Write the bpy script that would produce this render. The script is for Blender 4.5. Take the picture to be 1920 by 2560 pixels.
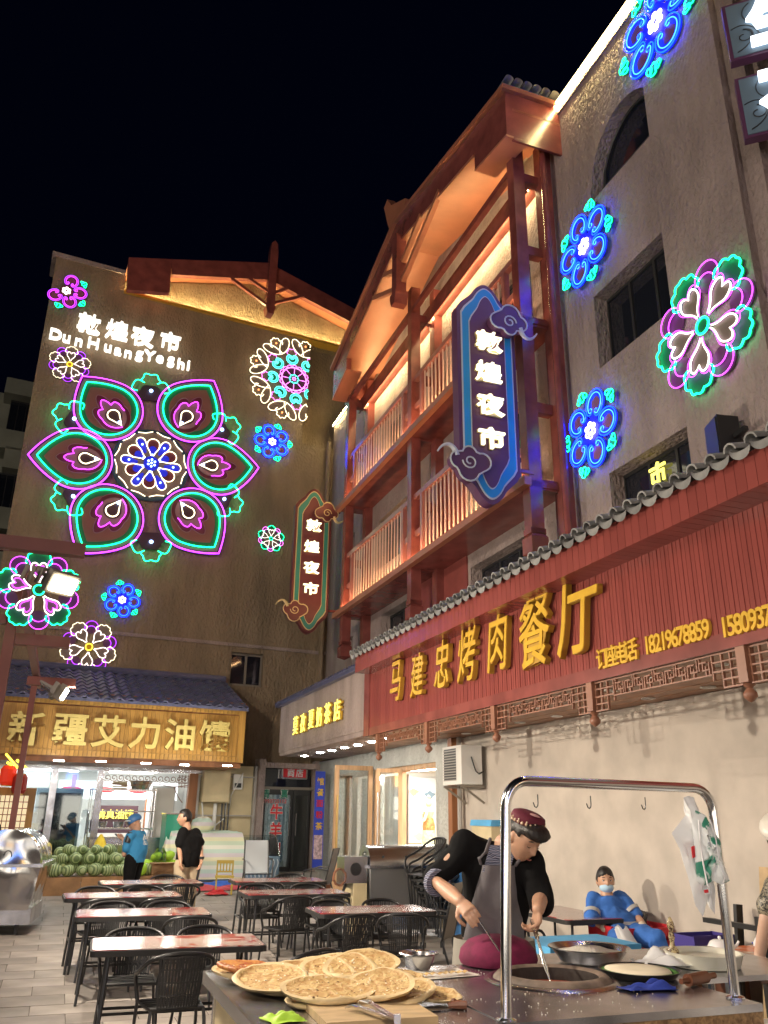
import bpy, bmesh, math, random
from mathutils import Matrix, Vector
R = math.radians
rnd = random.Random(7)
sc = bpy.context.scene
for o in list(bpy.data.objects): bpy.data.objects.remove(o)

# ---------------------------------------------------------------- camera
F_PX, PITCH, ROLL, AZ_R, AZ_L, EYE = 2050.0, R(20.315), R(-0.757), R(-20.247), R(65.063), 1.68
def _cam_matrix():
    cp, sp, cr, sr = math.cos(PITCH), math.sin(PITCH), math.cos(ROLL), math.sin(ROLL)
    M = Matrix(((1, 0, 0), (0, sp, cp), (0, -cp, sp)))
    return M @ Matrix(((cr, -sr, 0), (sr, cr, 0), (0, 0, 1)))
CM = _cam_matrix()
cam_d = bpy.data.cameras.new('camera')
cam = bpy.data.objects.new('camera', cam_d)
sc.collection.objects.link(cam)
cam_d.sensor_fit = 'VERTICAL'; cam_d.sensor_height = 36; cam_d.lens = F_PX / 2560 * 36
cam_d.clip_start = 0.05; cam_d.clip_end = 500
rm = Matrix((CM.col[0], -CM.col[1], -CM.col[2])).transposed()
cam.matrix_world = Matrix.Translation((0, 0, EYE)) @ rm.to_4x4()
sc.camera = cam

# ---------------------------------------------------------------- night sky, exposure
world = bpy.data.worlds.new('World'); sc.world = world; world.use_nodes = True
wn = world.node_tree.nodes; wl = world.node_tree.links
for n in list(wn): wn.remove(n)
out = wn.new('ShaderNodeOutputWorld'); bgd = wn.new('ShaderNodeBackground')
sky = wn.new('ShaderNodeTexSky'); sky.sky_type = 'NISHITA'; sky.sun_disc = False
sky.sun_elevation = R(-5.0); sky.sun_rotation = R(70)
hs = wn.new('ShaderNodeMixRGB'); hs.blend_type = 'ADD'; hs.inputs[0].default_value = 1
hs.inputs[2].default_value = (0.0002, 0.0004, 0.0023, 1)
gm = wn.new('ShaderNodeMixRGB'); gm.blend_type = 'MULTIPLY'; gm.inputs[0].default_value = 1
gm.inputs[2].default_value = (0.05, 0.07, 0.13, 1)
wl.new(sky.outputs[0], gm.inputs[1]); wl.new(gm.outputs[0], hs.inputs[1]); wl.new(hs.outputs[0], bgd.inputs[0])
bgd.inputs[1].default_value = 1.0; wl.new(bgd.outputs[0], out.inputs[0])
sc.view_settings.view_transform = 'Standard'; sc.view_settings.look = 'None'
sc.view_settings.exposure = 0; sc.view_settings.gamma = 1; sc.view_settings.use_curve_mapping = False
sc.cycles.max_bounces = 6; sc.cycles.diffuse_bounces = 3; sc.cycles.glossy_bounces = 4
sc.cycles.transmission_bounces = 6; sc.cycles.transparent_max_bounces = 12
sc.cycles.sample_clamp_indirect = 4; sc.cycles.sample_clamp_direct = 0
sc.cycles.caustics_reflective = False; sc.cycles.caustics_refractive = False

# ---------------------------------------------------------------- rays, facade frames, ground
CAMP = Vector((0, 0, EYE))
def ray(u, v): return CM @ Vector(((u - 960) / F_PX, (v - 1280) / F_PX, 1.0))
E1 = Vector((math.sin(AZ_R), math.cos(AZ_R), 0)); N1 = Vector((math.cos(AZ_R), -math.sin(AZ_R), 0))
E2 = Vector((math.sin(AZ_L), math.cos(AZ_L), 0)); N2 = Vector((-math.cos(AZ_L), math.sin(AZ_L), 0))
def frame(x, y, o=(0, 0, 0)):
    m = Matrix.Identity(4)
    for i, c in enumerate((x, y, Vector((0, 0, 1)))):
        for j in range(3): m[j][i] = c[j]
    return Matrix.Translation(Vector(o)) @ m
FR = frame(-E1, N1)          # right facade: x = -s (towards the viewer), y = depth into the wall
FL = frame(E2, N2)           # left facade:  x = along the wall to the right, y = depth
def RS(u, v, d):             # pixel -> (x, z) of frame FR at depth d
    q = ray(u, v); P = CAMP + q * (d / q.dot(N1)); return -P.dot(E1), P.z
def LS(u, v, d):
    q = ray(u, v); P = CAMP + q * (d / q.dot(N2)); return P.dot(E2), P.z
def gz(p): return min(1, max(0, (p.dot(N2) - 9) / 9)) * 0.25
def GP(u, v, h=0.0):         # pixel -> point h above the ground
    z = h
    for _ in range(20):
        q = ray(u, v); P = CAMP + q * ((z - EYE) / q.z); z = h + gz(P)
    return P
def YP(u, v, y): q = ray(u, v); return CAMP + q * (y / q.y)
def RZ(a, loc=(0, 0, 0)): return Matrix.Translation(Vector(loc)) @ Matrix.Rotation(a, 4, 'Z')

# ---------------------------------------------------------------- objects
col = sc.collection
MW = {}                      # world matrices by object
def thing(name, label, cat, M, group=None, kind=None):
    o = bpy.data.objects.new(name, None); col.objects.link(o); o.empty_display_size = .1
    o.matrix_world = M; MW[o.name] = M.copy()
    o['label'] = label; o['category'] = cat
    if group: o['group'] = group
    if kind: o['kind'] = kind
    return o
def props(o, label=None, cat=None, group=None, kind=None):
    for k, v in (('label', label), ('category', cat), ('group', group), ('kind', kind)):
        if v: o[k] = v
    return o
def at(F, x, y, z, a=0):     # a frame placed at (x, y, z) of frame F
    return F @ Matrix.Translation((x, y, z)) @ Matrix.Rotation(a, 4, 'Z')
def mesh_obj(name, me, parent=None, L=None, M=None):
    o = bpy.data.objects.new(name, me); col.objects.link(o)
    if parent is not None:
        o.parent = parent
        o.matrix_local = L if L is not None else Matrix.Identity(4)
        MW[o.name] = MW[parent.name] @ (L if L is not None else Matrix.Identity(4))
    else:
        o.matrix_world = M if M is not None else Matrix.Identity(4); MW[o.name] = o.matrix_world.copy()
    return o
def smooth(me, ang=40):
    me.polygons.foreach_set('use_smooth', [True] * len(me.polygons))
    try: me.set_sharp_from_angle(angle=R(ang))
    except Exception: pass
class MB:
    """collects faces with materials; X is the transform applied on adding"""
    def __init__(s, X=None):
        s.v = []; s.f = []; s.m = []; s.mats = []; s.cur = 0; s.X = X.copy() if X else Matrix.Identity(4)
    def mat(s, m):
        if m not in s.mats: s.mats.append(m)
        s.cur = s.mats.index(m); return s
    def add(s, vs, fs, X=None):
        n = len(s.v); T = s.X @ X if X is not None else s.X
        s.v += [T @ Vector(p) for p in vs]
        for f in fs: s.f.append([n + i for i in f]); s.m.append(s.cur)
        return s
    def box(s, x0, x1, y0, y1, z0, z1, X=None, bev=0):
        if bev:
            return s.prism([(x0 + bev, z0), (x1 - bev, z0), (x1, z0 + bev), (x1, z1 - bev), (x1 - bev, z1), (x0 + bev, z1), (x0, z1 - bev), (x0, z0 + bev)], y0, y1, X)
        vs = [(x, y, z) for x in (x0, x1) for y in (y0, y1) for z in (z0, z1)]
        return s.add(vs, [(0, 1, 3, 2), (4, 6, 7, 5), (0, 4, 5, 1), (2, 3, 7, 6), (0, 2, 6, 4), (1, 5, 7, 3)], X)
    def cbox(s, c, d, X=None):
        return s.box(c[0] - d[0] / 2, c[0] + d[0] / 2, c[1] - d[1] / 2, c[1] + d[1] / 2, c[2] - d[2] / 2, c[2] + d[2] / 2, X)
    def prism(s, pts, y0, y1, X=None):       # pts in xz, counter-clockwise seen from -y
        n = len(pts)
        vs = [(p[0], y0, p[1]) for p in pts] + [(p[0], y1, p[1]) for p in pts]
        fs = [tuple(range(n)), tuple(range(2 * n - 1, n - 1, -1))]
        fs += [(i, i + n, (i + 1) % n + n, (i + 1) % n) for i in range(n)]
        return s.add(vs, fs, X)
    def slab(s, pts, z0, z1, X=None):        # pts in xy
        n = len(pts)
        vs = [(p[0], p[1], z0) for p in pts] + [(p[0], p[1], z1) for p in pts]
        fs = [tuple(range(n - 1, -1, -1)), tuple(range(n, 2 * n))]
        fs += [(i, (i + 1) % n, (i + 1) % n + n, i + n) for i in range(n)]
        return s.add(vs, fs, X)
    def bar(s, a, b, w, h=None, up=(0, 0, 1), X=None):   # rectangular bar from a to b
        a, b = Vector(a), Vector(b); h = h or w; d = b - a; L = d.length; z = d.normalized()
        x = Vector(up).cross(z)
        if x.length < 1e-4: x = Vector((1, 0, 0)).cross(z)
        x.normalize(); y = z.cross(x)
        m = Matrix.Translation(a) @ Matrix((x, y, z)).transposed().to_4x4()
        return s.box(-w / 2, w / 2, -h / 2, h / 2, 0, L, (X @ m) if X is not None else m)
    def tube(s, pts, r, n=6, closed=False, X=None, cap=True):
        P = [Vector(p) for p in pts]
        if closed and (P[0] - P[-1]).length < 1e-6: P.pop()
        N = len(P)
        if N < 2: return s
        rr = r if isinstance(r, (list, tuple)) else [r] * N
        T = []
        for i in range(N):
            if closed: t = P[(i + 1) % N] - P[i - 1]
            else: t = P[min(i + 1, N - 1)] - P[max(i - 1, 0)]
            T.append(t.normalized() if t.length > 1e-9 else Vector((0, 0, 1)))
        u = T[0].orthogonal().normalized(); vs = []
        for i in range(N):
            u = (u - T[i] * u.dot(T[i]))
            u = u.normalized() if u.length > 1e-6 else T[i].orthogonal().normalized()
            w = T[i].cross(u)
            for k in range(n):
                a = 2 * math.pi * k / n
                vs.append(P[i] + (u * math.cos(a) + w * math.sin(a)) * rr[i])
        fs = []
        for i in range(N if closed else N - 1):
            j = (i + 1) % N
            for k in range(n):
                l = (k + 1) % n; fs.append((i * n + k, i * n + l, j * n + l, j * n + k))
        if not closed and cap: fs.append(tuple(range(n - 1, -1, -1))); fs.append(tuple((N - 1) * n + k for k in range(n)))
        return s.add(vs, fs, X)
    def cyl(s, a, b, r, n=12, r2=None, X=None): return s.tube([a, b], [r, r if r2 is None else r2], n, X=X)
    def lathe(s, prof, n=20, X=None, cap=True):      # prof: (radius, z)
        vs = []; fs = []
        for r, z in prof:
            for k in range(n): a = 2 * math.pi * k / n; vs.append((r * math.cos(a), r * math.sin(a), z))
        for i in range(len(prof) - 1):
            for k in range(n): l = (k + 1) % n; fs.append((i * n + k, i * n + l, (i + 1) * n + l, (i + 1) * n + k))
        if cap: fs.append(tuple(range(n - 1, -1, -1))); fs.append(tuple((len(prof) - 1) * n + k for k in range(n)))
        return s.add(vs, fs, X)
    def ball(s, c, r, n=12, m=8, sc3=(1, 1, 1), X=None, fn=None):
        vs = [(0, 0, 1)]; fs = []
        for i in range(1, m):
            t = math.pi * i / m
            for k in range(n): a = 2 * math.pi * k / n; vs.append((math.sin(t) * math.cos(a), math.sin(t) * math.sin(a), math.cos(t)))
        vs.append((0, 0, -1)); L = len(vs) - 1
        for k in range(n): fs.append((0, 1 + k, 1 + (k + 1) % n)); fs.append((L, L - n + (k + 1) % n, L - n + k))
        for i in range(m - 2):
            for k in range(n): a = 1 + i * n + k; b = 1 + i * n + (k + 1) % n; fs.append((a, a + n, b + n, b))
        vs = [fn(Vector(p)) if fn else Vector(p) for p in vs]
        vs = [(c[0] + p[0] * r * sc3[0], c[1] + p[1] * r * sc3[1], c[2] + p[2] * r * sc3[2]) for p in vs]
        return s.add(vs, fs, X)
    def grid(s, fn, nu, nv, X=None, closeu=False, double=0):   # fn(u, v) -> point, u, v in 0..1
        vs = [fn(i / nu, j / nv) for i in range(nu + (0 if closeu else 1)) for j in range(nv + 1)]
        fs = []
        for i in range(nu):
            ii = (i + 1) % nu if closeu else i + 1
            for j in range(nv): fs.append((i * (nv + 1) + j, ii * (nv + 1) + j, ii * (nv + 1) + j + 1, i * (nv + 1) + j + 1))
        return s.add(vs, fs, X)
    def mesh(s, name, sm=None):
        me = bpy.data.meshes.new(name)
        me.from_pydata([tuple(p) for p in s.v], [], s.f)
        for m in s.mats: me.materials.append(MT[m] if isinstance(m, str) else m)
        me.polygons.foreach_set('material_index', s.m)
        bm = bmesh.new(); bm.from_mesh(me); bmesh.ops.recalc_face_normals(bm, faces=bm.faces); bm.to_mesh(me); bm.free()
        if sm: smooth(me, sm)
        me.update(); return me
    def build(s, name, parent=None, sm=None, world=False, **kw):
        """vertices are in the parent's own frame unless world=True"""
        if world and parent is not None:
            inv = MW[parent.name].inverted(); s.v = [inv @ p for p in s.v]
        M = None
        if parent is None:      # put the origin at the base of the thing
            xs = [p.x for p in s.v]; ys = [p.y for p in s.v]; z0 = min(p.z for p in s.v)
            c = Vector(((min(xs) + max(xs)) / 2, (min(ys) + max(ys)) / 2, z0)); s.v = [p - c for p in s.v]
            M = Matrix.Translation(c)
        o = mesh_obj(name, s.mesh(name, sm), parent, None, M)
        return props(o, **kw)
def T3(x, y, z): return Matrix.Translation((x, y, z))
def copy_tree(o, parent=None):
    c = o.copy(); col.objects.link(c)
    if parent is not None: c.parent = parent
    for ch in o.children: copy_tree(ch, c)
    return c
def place_copy(root, M, label, first):
    """the first call uses the thing itself, the others a copy of it with copies of its parts"""
    o = root if first else copy_tree(root)
    o.matrix_world = M; MW[o.name] = M.copy(); o['label'] = label
    return o
def text_mesh(txt, size, depth, m, bold=0.0, sx=1.0, shear=0.0, res=3):
    cu = bpy.data.curves.new('txt', 'FONT'); cu.body = txt; cu.size = size; cu.extrude = depth / 2
    cu.offset = bold * size; cu.align_x = 'CENTER'; cu.align_y = 'CENTER'; cu.resolution_u = res; cu.shear = shear
    ob = bpy.data.objects.new('txt', cu); col.objects.link(ob)
    bpy.context.view_layer.update()
    me = bpy.data.meshes.new_from_object(ob.evaluated_get(bpy.context.evaluated_depsgraph_get()))
    bpy.data.objects.remove(ob)
    vs = [Vector(v.co) for v in me.vertices]
    if vs:
        cx = (min(p.x for p in vs) + max(p.x for p in vs)) / 2; cy = (min(p.y for p in vs) + max(p.y for p in vs)) / 2
        for v in me.vertices: v.co = ((v.co.x - cx) * sx, -v.co.z, v.co.y - cy)     # stands up in xz, faces -y
    me.materials.clear(); me.materials.append(MT[m]); me.update()
    return me
# ---------------------------------------------------------------- materials
MT = {}
def NT(m): return m.node_tree.nodes, m.node_tree.links
def mat(name, c, rough=.6, metal=0.0, bump=0.0, scale=20.0, var=0.0, vscale=None, spec=.5, stretch=None, coat=0, emit=None, es=0,
        trans=0, objvar=0.0, detail=4, alpha=1, bump2=None, c2=None, sss=0, kind='NOISE'):
    m = bpy.data.materials.new(name); m.use_nodes = True; N, L = NT(m); b = N['Principled BSDF']; MT[name] = m
    b.inputs['Base Color'].default_value = (*c, 1); b.inputs['Roughness'].default_value = rough
    b.inputs['Metallic'].default_value = metal; b.inputs['Specular IOR Level'].default_value = spec
    if coat: b.inputs['Coat Weight'].default_value = coat; b.inputs['Coat Roughness'].default_value = .15
    if emit: b.inputs['Emission Color'].default_value = (*emit, 1); b.inputs['Emission Strength'].default_value = es
    if trans: b.inputs['Transmission Weight'].default_value = trans; b.inputs['IOR'].default_value = 1.3
    if alpha < 1: b.inputs['Alpha'].default_value = alpha
    if sss: b.inputs['Subsurface Weight'].default_value = sss; b.inputs['Subsurface Radius'].default_value = (.02, .008, .004)
    tc = N.new('ShaderNodeTexCoord'); mp = N.new('ShaderNodeMapping')
    L.new(tc.outputs['Object'], mp.inputs[0])
    if stretch: mp.inputs['Scale'].default_value = stretch
    if bump:
        if kind == 'VORONOI':
            t = N.new('ShaderNodeTexVoronoi'); t.inputs['Scale'].default_value = scale; o = t.outputs['Distance']
        else:
            t = N.new('ShaderNodeTexNoise'); t.inputs['Scale'].default_value = scale; t.inputs['Detail'].default_value = detail; o = t.outputs[0]
        L.new(mp.outputs[0], t.inputs['Vector'])
        bp = N.new('ShaderNodeBump'); bp.inputs['Strength'].default_value = min(1, bump); bp.inputs['Distance'].default_value = bump2 or .02
        L.new(o, bp.inputs['Height']); L.new(bp.outputs[0], b.inputs['Normal'])
    if var or objvar or c2:
        base = None
        if var or c2:
            t2 = N.new('ShaderNodeTexNoise'); t2.inputs['Scale'].default_value = vscale or scale / 4; t2.inputs['Detail'].default_value = 5
            L.new(mp.outputs[0], t2.inputs['Vector'])
            rp = N.new('ShaderNodeValToRGB'); rp.color_ramp.elements[0].position = .35; rp.color_ramp.elements[1].position = .65
            k = 1 - var
            rp.color_ramp.elements[0].color = (*(c2 if c2 else [x * k for x in c]), 1)
            rp.color_ramp.elements[1].color = (*(c if c2 else [min(1, x * (1 + var * .6)) for x in c]), 1)
            L.new(t2.outputs[0], rp.inputs[0]); base = rp.outputs[0]
        if objvar:
            oi = N.new('ShaderNodeObjectInfo'); mr = N.new('ShaderNodeMapRange')
            mr.inputs[3].default_value = 1 - objvar; mr.inputs[4].default_value = 1 + objvar
            L.new(oi.outputs['Random'], mr.inputs[0])
            mx = N.new('ShaderNodeMixRGB'); mx.blend_type = 'MULTIPLY'; mx.inputs[0].default_value = 1
            if base is not None: L.new(base, mx.inputs[1])
            else: mx.inputs[1].default_value = (*c, 1)
            L.new(mr.outputs[0], mx.inputs[2]); base = mx.outputs[0]
        L.new(base, b.inputs['Base Color'])
    return m
def glow(name, c, s):
    m = bpy.data.materials.new(name); m.use_nodes = True; N, L = NT(m); MT[name] = m
    b = N['Principled BSDF']; b.inputs['Base Color'].default_value = (*[min(1, x) * .5 for x in c], 1); b.inputs['Roughness'].default_value = .3
    b.inputs['Emission Color'].default_value = (*c, 1); b.inputs['Emission Strength'].default_value = s
    return m
def stucco(name, c, rough=.75, scale=14, strength=1.0, dist=.03):
    m = mat(name, c, rough, var=.2, vscale=2.2, spec=.35, stretch=(1, 1, .3)); N, L = NT(m); b = N['Principled BSDF']
    tc = N.new('ShaderNodeTexCoord'); mp = N.new('ShaderNodeMapping'); L.new(tc.outputs['Object'], mp.inputs[0])
    mp.inputs['Scale'].default_value = (1, 1, .55)
    n1 = N.new('ShaderNodeTexNoise'); n1.inputs['Scale'].default_value = scale; n1.inputs['Detail'].default_value = 3; n1.inputs['Distortion'].default_value = 1.6
    n2 = N.new('ShaderNodeTexVoronoi'); n2.inputs['Scale'].default_value = scale * 1.3; n2.feature = 'SMOOTH_F1'
    L.new(mp.outputs[0], n1.inputs['Vector']); L.new(mp.outputs[0], n2.inputs['Vector'])
    ad = N.new('ShaderNodeMath'); ad.operation = 'ADD'; L.new(n1.outputs[0], ad.inputs[0]); L.new(n2.outputs['Distance'], ad.inputs[1])
    bp = N.new('ShaderNodeBump'); bp.inputs['Strength'].default_value = strength; bp.inputs['Distance'].default_value = dist
    L.new(ad.outputs[0], bp.inputs['Height']); L.new(bp.outputs[0], b.inputs['Normal'])
    # weathering streaks
    return m
stucco('stucco_brown', (.26, .195, .125), .6, 14, .9, .035)
stucco('stucco_tan', (.35, .28, .255), .8, 16, .9, .035)
stucco('stucco_grey', (.52, .52, .48), .8, 18)
stucco('stucco_white', (.66, .63, .56), .8, 14)
mat('plaster', (.50, .445, .385), .75, var=.14, vscale=2.2, bump=.25, scale=60, bump2=.004)
mat('reveal', (.30, .24, .18), .8, bump=.3, scale=40, bump2=.005)
mat('far_wall', (.30, .31, .24), .9, var=.2, vscale=1)
mat('red_wood', (.22, .062, .052), .24, var=.25, vscale=3, bump=.15, scale=30, bump2=.004)
mat('petal_mauve', (.30, .16, .20), .5)
mat('red_plank', (.25, .062, .052), .22, objvar=.10, var=.15, vscale=2, bump=.15, scale=12, bump2=.004, stretch=(1, 1, .2))
mat('red_bare', (.25, .06, .05), .6, var=.1)
mat('soot', (.035, .028, .024), .8, bump=.6, scale=14, var=.5)
mat('rail_lit_pink', (.32, .13, .115), .25, var=.1)  # pinker than the bare wood: its lit look is put into the colour
mat('salmon', (.60, .42, .36), .3, var=.1)
mat('orange_beam', (.40, .15, .085), .4, var=.12, vscale=2)
mat('timber', (.30, .12, .045), .5, var=.3, vscale=6, stretch=(1, 1, .2), bump=.1, scale=30, bump2=.003)
mat('pine_plank', (.48, .26, .06), .38, objvar=.16, var=.25, vscale=5, stretch=(2, 2, .25), bump=.1, scale=25, bump2=.003)
mat('oak', (.55, .34, .18), .5, var=.2, vscale=8, stretch=(3, 3, .3))
mat('soffit_wood', (.34, .17, .09), .45, var=.25, vscale=6, objvar=.1)
mat('fret', (.25, .11, .065), .45, var=.15)
mat('tile_grey', (.23, .23, .22), .65, objvar=.25, bump=.5, scale=40, bump2=.006, var=.2, vscale=12)
mat('tile_blue', (.10, .105, .18), .35, objvar=.2, var=.15, vscale=6)
mat('frame_dark', (.03, .03, .03), .4)
mat('frame_grey', (.25, .22, .18), .45, metal=.3)
mat('glass_dark', (.012, .014, .02), .06, spec=.8)
mat('curtain', (.05, .045, .04), .9, var=.5, vscale=3)
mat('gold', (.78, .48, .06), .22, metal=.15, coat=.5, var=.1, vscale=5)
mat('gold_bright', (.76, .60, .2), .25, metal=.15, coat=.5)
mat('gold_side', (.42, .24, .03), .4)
mat('steel', (.62, .62, .62), .24, metal=1, var=.1, vscale=3, bump=.10, scale=2.5, bump2=.03)
mat('steel_warp', (.66, .65, .64), .13, metal=1, bump=.9, scale=1.8, bump2=.12, detail=1)
mat('jewel_red', (.10, .006, .02), .8)
mat('camo_pink', (.55, .4, .42), .8, var=.5, vscale=14)
mat('steel_dull', (.64, .64, .67), .27, metal=1, var=.3, vscale=4, bump=.2, scale=5, bump2=.006)
mat('chrome', (.88, .88, .88), .15, metal=1)
mat('black_metal', (.016, .016, .017), .35, spec=.6)
mat('black_plastic', (.02, .02, .022), .45)
mat('rattan', (.022, .022, .023), .5)
mat('board_purple', (.13, .025, .045), .5)
mat('board_dark', (.05, .02, .03), .6)
mat('board_maroon', (.13, .03, .032), .45, var=.08)
mat('board_teal', (.035, .23, .19), .5)
mat('board_blue', (.02, .30, .62), .5)
mat('board_mauve', (.115, .04, .10), .45)
mat('board_cream', (.60, .48, .25), .5)
mat('board_white', (.55, .58, .6), .5)
mat('slate_blue', (.13, .20, .26), .6)
mat('neon_back_blue', (.02, .03, .30), .5, emit=(.01, .015, .9), es=.55)
mat('neon_back_green', (.01, .12, .07), .5)
mat('neon_back_clear', (.17, .13, .11), .5)
mat('neon_back_rose', (.26, .10, .10), .5)
mat('neon_back_petrol', (.02, .05, .07), .5)
mat('white_paint', (.75, .74, .70), .5)
mat('cream_box', (.60, .50, .30), .5, var=.1, vscale=3)
mat('pipe_grey', (.35, .33, .30), .5)
mat('concrete', (.32, .30, .27), .85, var=.25, vscale=3, bump=.3, scale=30, bump2=.005)
mat('paver', (.27, .24, .215), .62, objvar=.2, var=.22, vscale=2.5, bump=.3, scale=25, bump2=.003)
mat('paver_joint', (.13, .115, .10), .9)
mat('red_paint', (.20, .06, .045), .5, var=.1)
mat('lantern_red', (.75, .03, .015), .6, emit=(1, .05, .01), es=.3)
mat('lantern_dim', (.35, .015, .01), .6)
mat('yellow_cloth', (.75, .55, .04), .7)
mat('blue_cloth', (.02, .045, .30), .9, bump=.6, scale=90, bump2=.004)
mat('table_edge', (.02, .02, .02), .5)
mat('skin', (.50, .29, .19), .5, sss=.12, var=.08, vscale=14)
mat('skin_fair', (.56, .36, .26), .5, sss=.12, var=.06, vscale=14)
mat('hair', (.012, .009, .008), .5, bump=.8, scale=60, bump2=.006, stretch=(1, 1, .2))
mat('cloth_black', (.006, .006, .0065), .9, spec=.15, bump=.5, scale=7, bump2=.02)
mat('cloth_grey', (.15, .14, .15), .9, bump=.5, scale=6, bump2=.02, var=.2, vscale=5)
mat('cloth_greige', (.30, .28, .24), .9, bump=.6, scale=6, bump2=.03, var=.15)
mat('cloth_blue', (.035, .14, .47), .85, bump=.6, scale=8, bump2=.03, var=.1)
mat('cloth_sky', (.03, .22, .45), .8, bump=.5, scale=7, bump2=.02)
mat('reflect', (.42, .42, .40), .5)
mat('khaki', (.42, .33, .22), .9, bump=.4, scale=8, bump2=.02)
mat('mask', (.42, .62, .78), .8)
mat('beige_glove', (.55, .48, .38), .9)
mat('watermelon', (.08, .13, .035), .4)
mat('bin_blue', (.04, .15, .36), .5, var=.12, vscale=3)
mat('ice_blue', (.09, .38, .68), .55, var=.15, vscale=4)
mat('crate_purple', (.045, .03, .22), .5)
mat('melamine', (.72, .68, .60), .35)
mat('gingham', (.55, .30, .28), .9)
mat('dome', (.15, .006, .045), .85, bump=.4, scale=90, bump2=.003, var=.25, vscale=14)
mat('dough', (.80, .73, .55), .6, bump=.2, scale=18, bump2=.01)
mat('char', (.10, .045, .015), .8)
mat('flour', (.80, .76, .66), .9, bump=1, scale=60, bump2=.02)
mat('herbs', (.06, .20, .03), .7, bump=1, scale=80, bump2=.02)
mat('clay', (.20, .15, .115), .7, var=.5, vscale=9, bump=.6, scale=14, bump2=.01)
mat('coal', (.17, .04, .02), .8, var=.5, vscale=14, bump=.8, scale=30, bump2=.01, emit=(.35, .06, .02), es=.2)
mat('wood_board', (.48, .34, .18), .6, var=.2, vscale=7, stretch=(1, 4, 1))
mat('wood_dark', (.16, .06, .03), .35, var=.3, vscale=8)
mat('wood_tray', (.36, .20, .09), .6, var=.25, vscale=4)
mat('bag_white', (.85, .86, .86), .3, alpha=.84)
mat('bag_green', (.03, .32, .20), .35, alpha=.8)
mat('porcelain', (.80, .80, .82), .12, coat=.6)
mat('tub_white', (.80, .78, .66), .35)
mat('rope_brown', (.20, .08, .04), .6)
mat('ledstrip', (.8, .7, .5), .5, emit=(1, .72, .32), es=12)
mat('print_red', (.55, .02, .03), .5)
mat('print_green', (.03, .26, .16), .5)
mat('print_blue', (.03, .06, .45), .5)
mat('screen_lit', (.8, .8, .8), .5, emit=(.8, .9, 1), es=1.2)
mat('lime', (.36, .60, .04), .6)
mat('sheet_red', (.45, .06, .07), .7, bump=.6, scale=5, bump2=.05)
mat('sheet_blue', (.03, .10, .42), .7, bump=.6, scale=5, bump2=.05)
mat('stool_yellow', (.50, .36, .06), .5)
mat('copper_pipe', (.30, .27, .25), .5)
mat('statue_skin', (.75, .55, .30), .5)
mat('brass', (.5, .33, .1), .3, metal=.8)
glow('neon_green', (.006, 1, .32), 7); glow('neon_cyan', (.09, .9, .7), 4)
glow('neon_pink', (.70, .05, 1), 5); glow('neon_violet', (.42, .04, 1), 3.6)
glow('neon_blue', (.001, .011, 1), 30); glow('neon_skyblue', (.03, .18, 1), 7)
glow('neon_white', (1, .88, .80), 3.5); glow('neon_cream', (1, .88, .58), 3.2)
glow('neon_yellow', (1, .72, .05), 3.5); glow('neon_magenta', (1, .2, .9), 4)
glow('dot_blue', (.35, .55, 1), 6); glow('dot_red', (1, .25, .08), 4)
glow('letter_white', (1, .97, .88), 4.0); glow('letter_warm', (1, .92, .62), 2.2); glow('letter_soft', (1, .95, .84), 1.7); glow('letter_yellow', (1, .90, .16), 1.8)
glow('lamp_face', (1, .90, .68), 26); glow('downlight', (.98, .97, .90), 110); glow('led_line', (1, .78, .34), 130); glow('led_warm', (1, .60, .26), 155); glow('led_soft', (1, .80, .36), 80); glow('led_cove', (1, .80, .38), 125)
glow('added_shop_glow', (1, .9, .75), 2.6); glow('added_glow_blue', (.12, .3, 1), 5); glow('added_glow_warm', (1, .6, .2), 5); glow('added_glow_white', (.8, .9, 1), 6); glow('interior_panel', (1, .95, .88), 24); glow('backlit_paper_glow', (1, .82, .5), .75); glow('letter_cold', (.85, .92, 1), 2.6)  # shop and sign glows belong to the added unseen shop row

def glass(name, c=(.9, .95, .95), alpha=.16, rough=.03):
    m = bpy.data.materials.new(name); m.use_nodes = True; N, L = NT(m); MT[name] = m
    for n in list(N): N.remove(n)
    o = N.new('ShaderNodeOutputMaterial'); t = N.new('ShaderNodeBsdfTransparent'); g = N.new('ShaderNodeBsdfGlossy')
    t.inputs[0].default_value = (*c, 1); g.inputs['Roughness'].default_value = rough
    fr = N.new('ShaderNodeFresnel'); fr.inputs[0].default_value = 1.5
    ad = N.new('ShaderNodeMath'); ad.operation = 'ADD'; ad.inputs[1].default_value = alpha; ad.use_clamp = True
    L.new(fr.outputs[0], ad.inputs[0])
    mx = N.new('ShaderNodeMixShader'); L.new(ad.outputs[0], mx.inputs[0]); L.new(t.outputs[0], mx.inputs[1]); L.new(g.outputs[0], mx.inputs[2])
    L.new(mx.outputs[0], o.inputs[0]); return m
glass('glass_clear'); glass('glass_shop', (.86, .93, .95), .10); glass('glass_smoke', (.25, .32, .33), .12)

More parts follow.
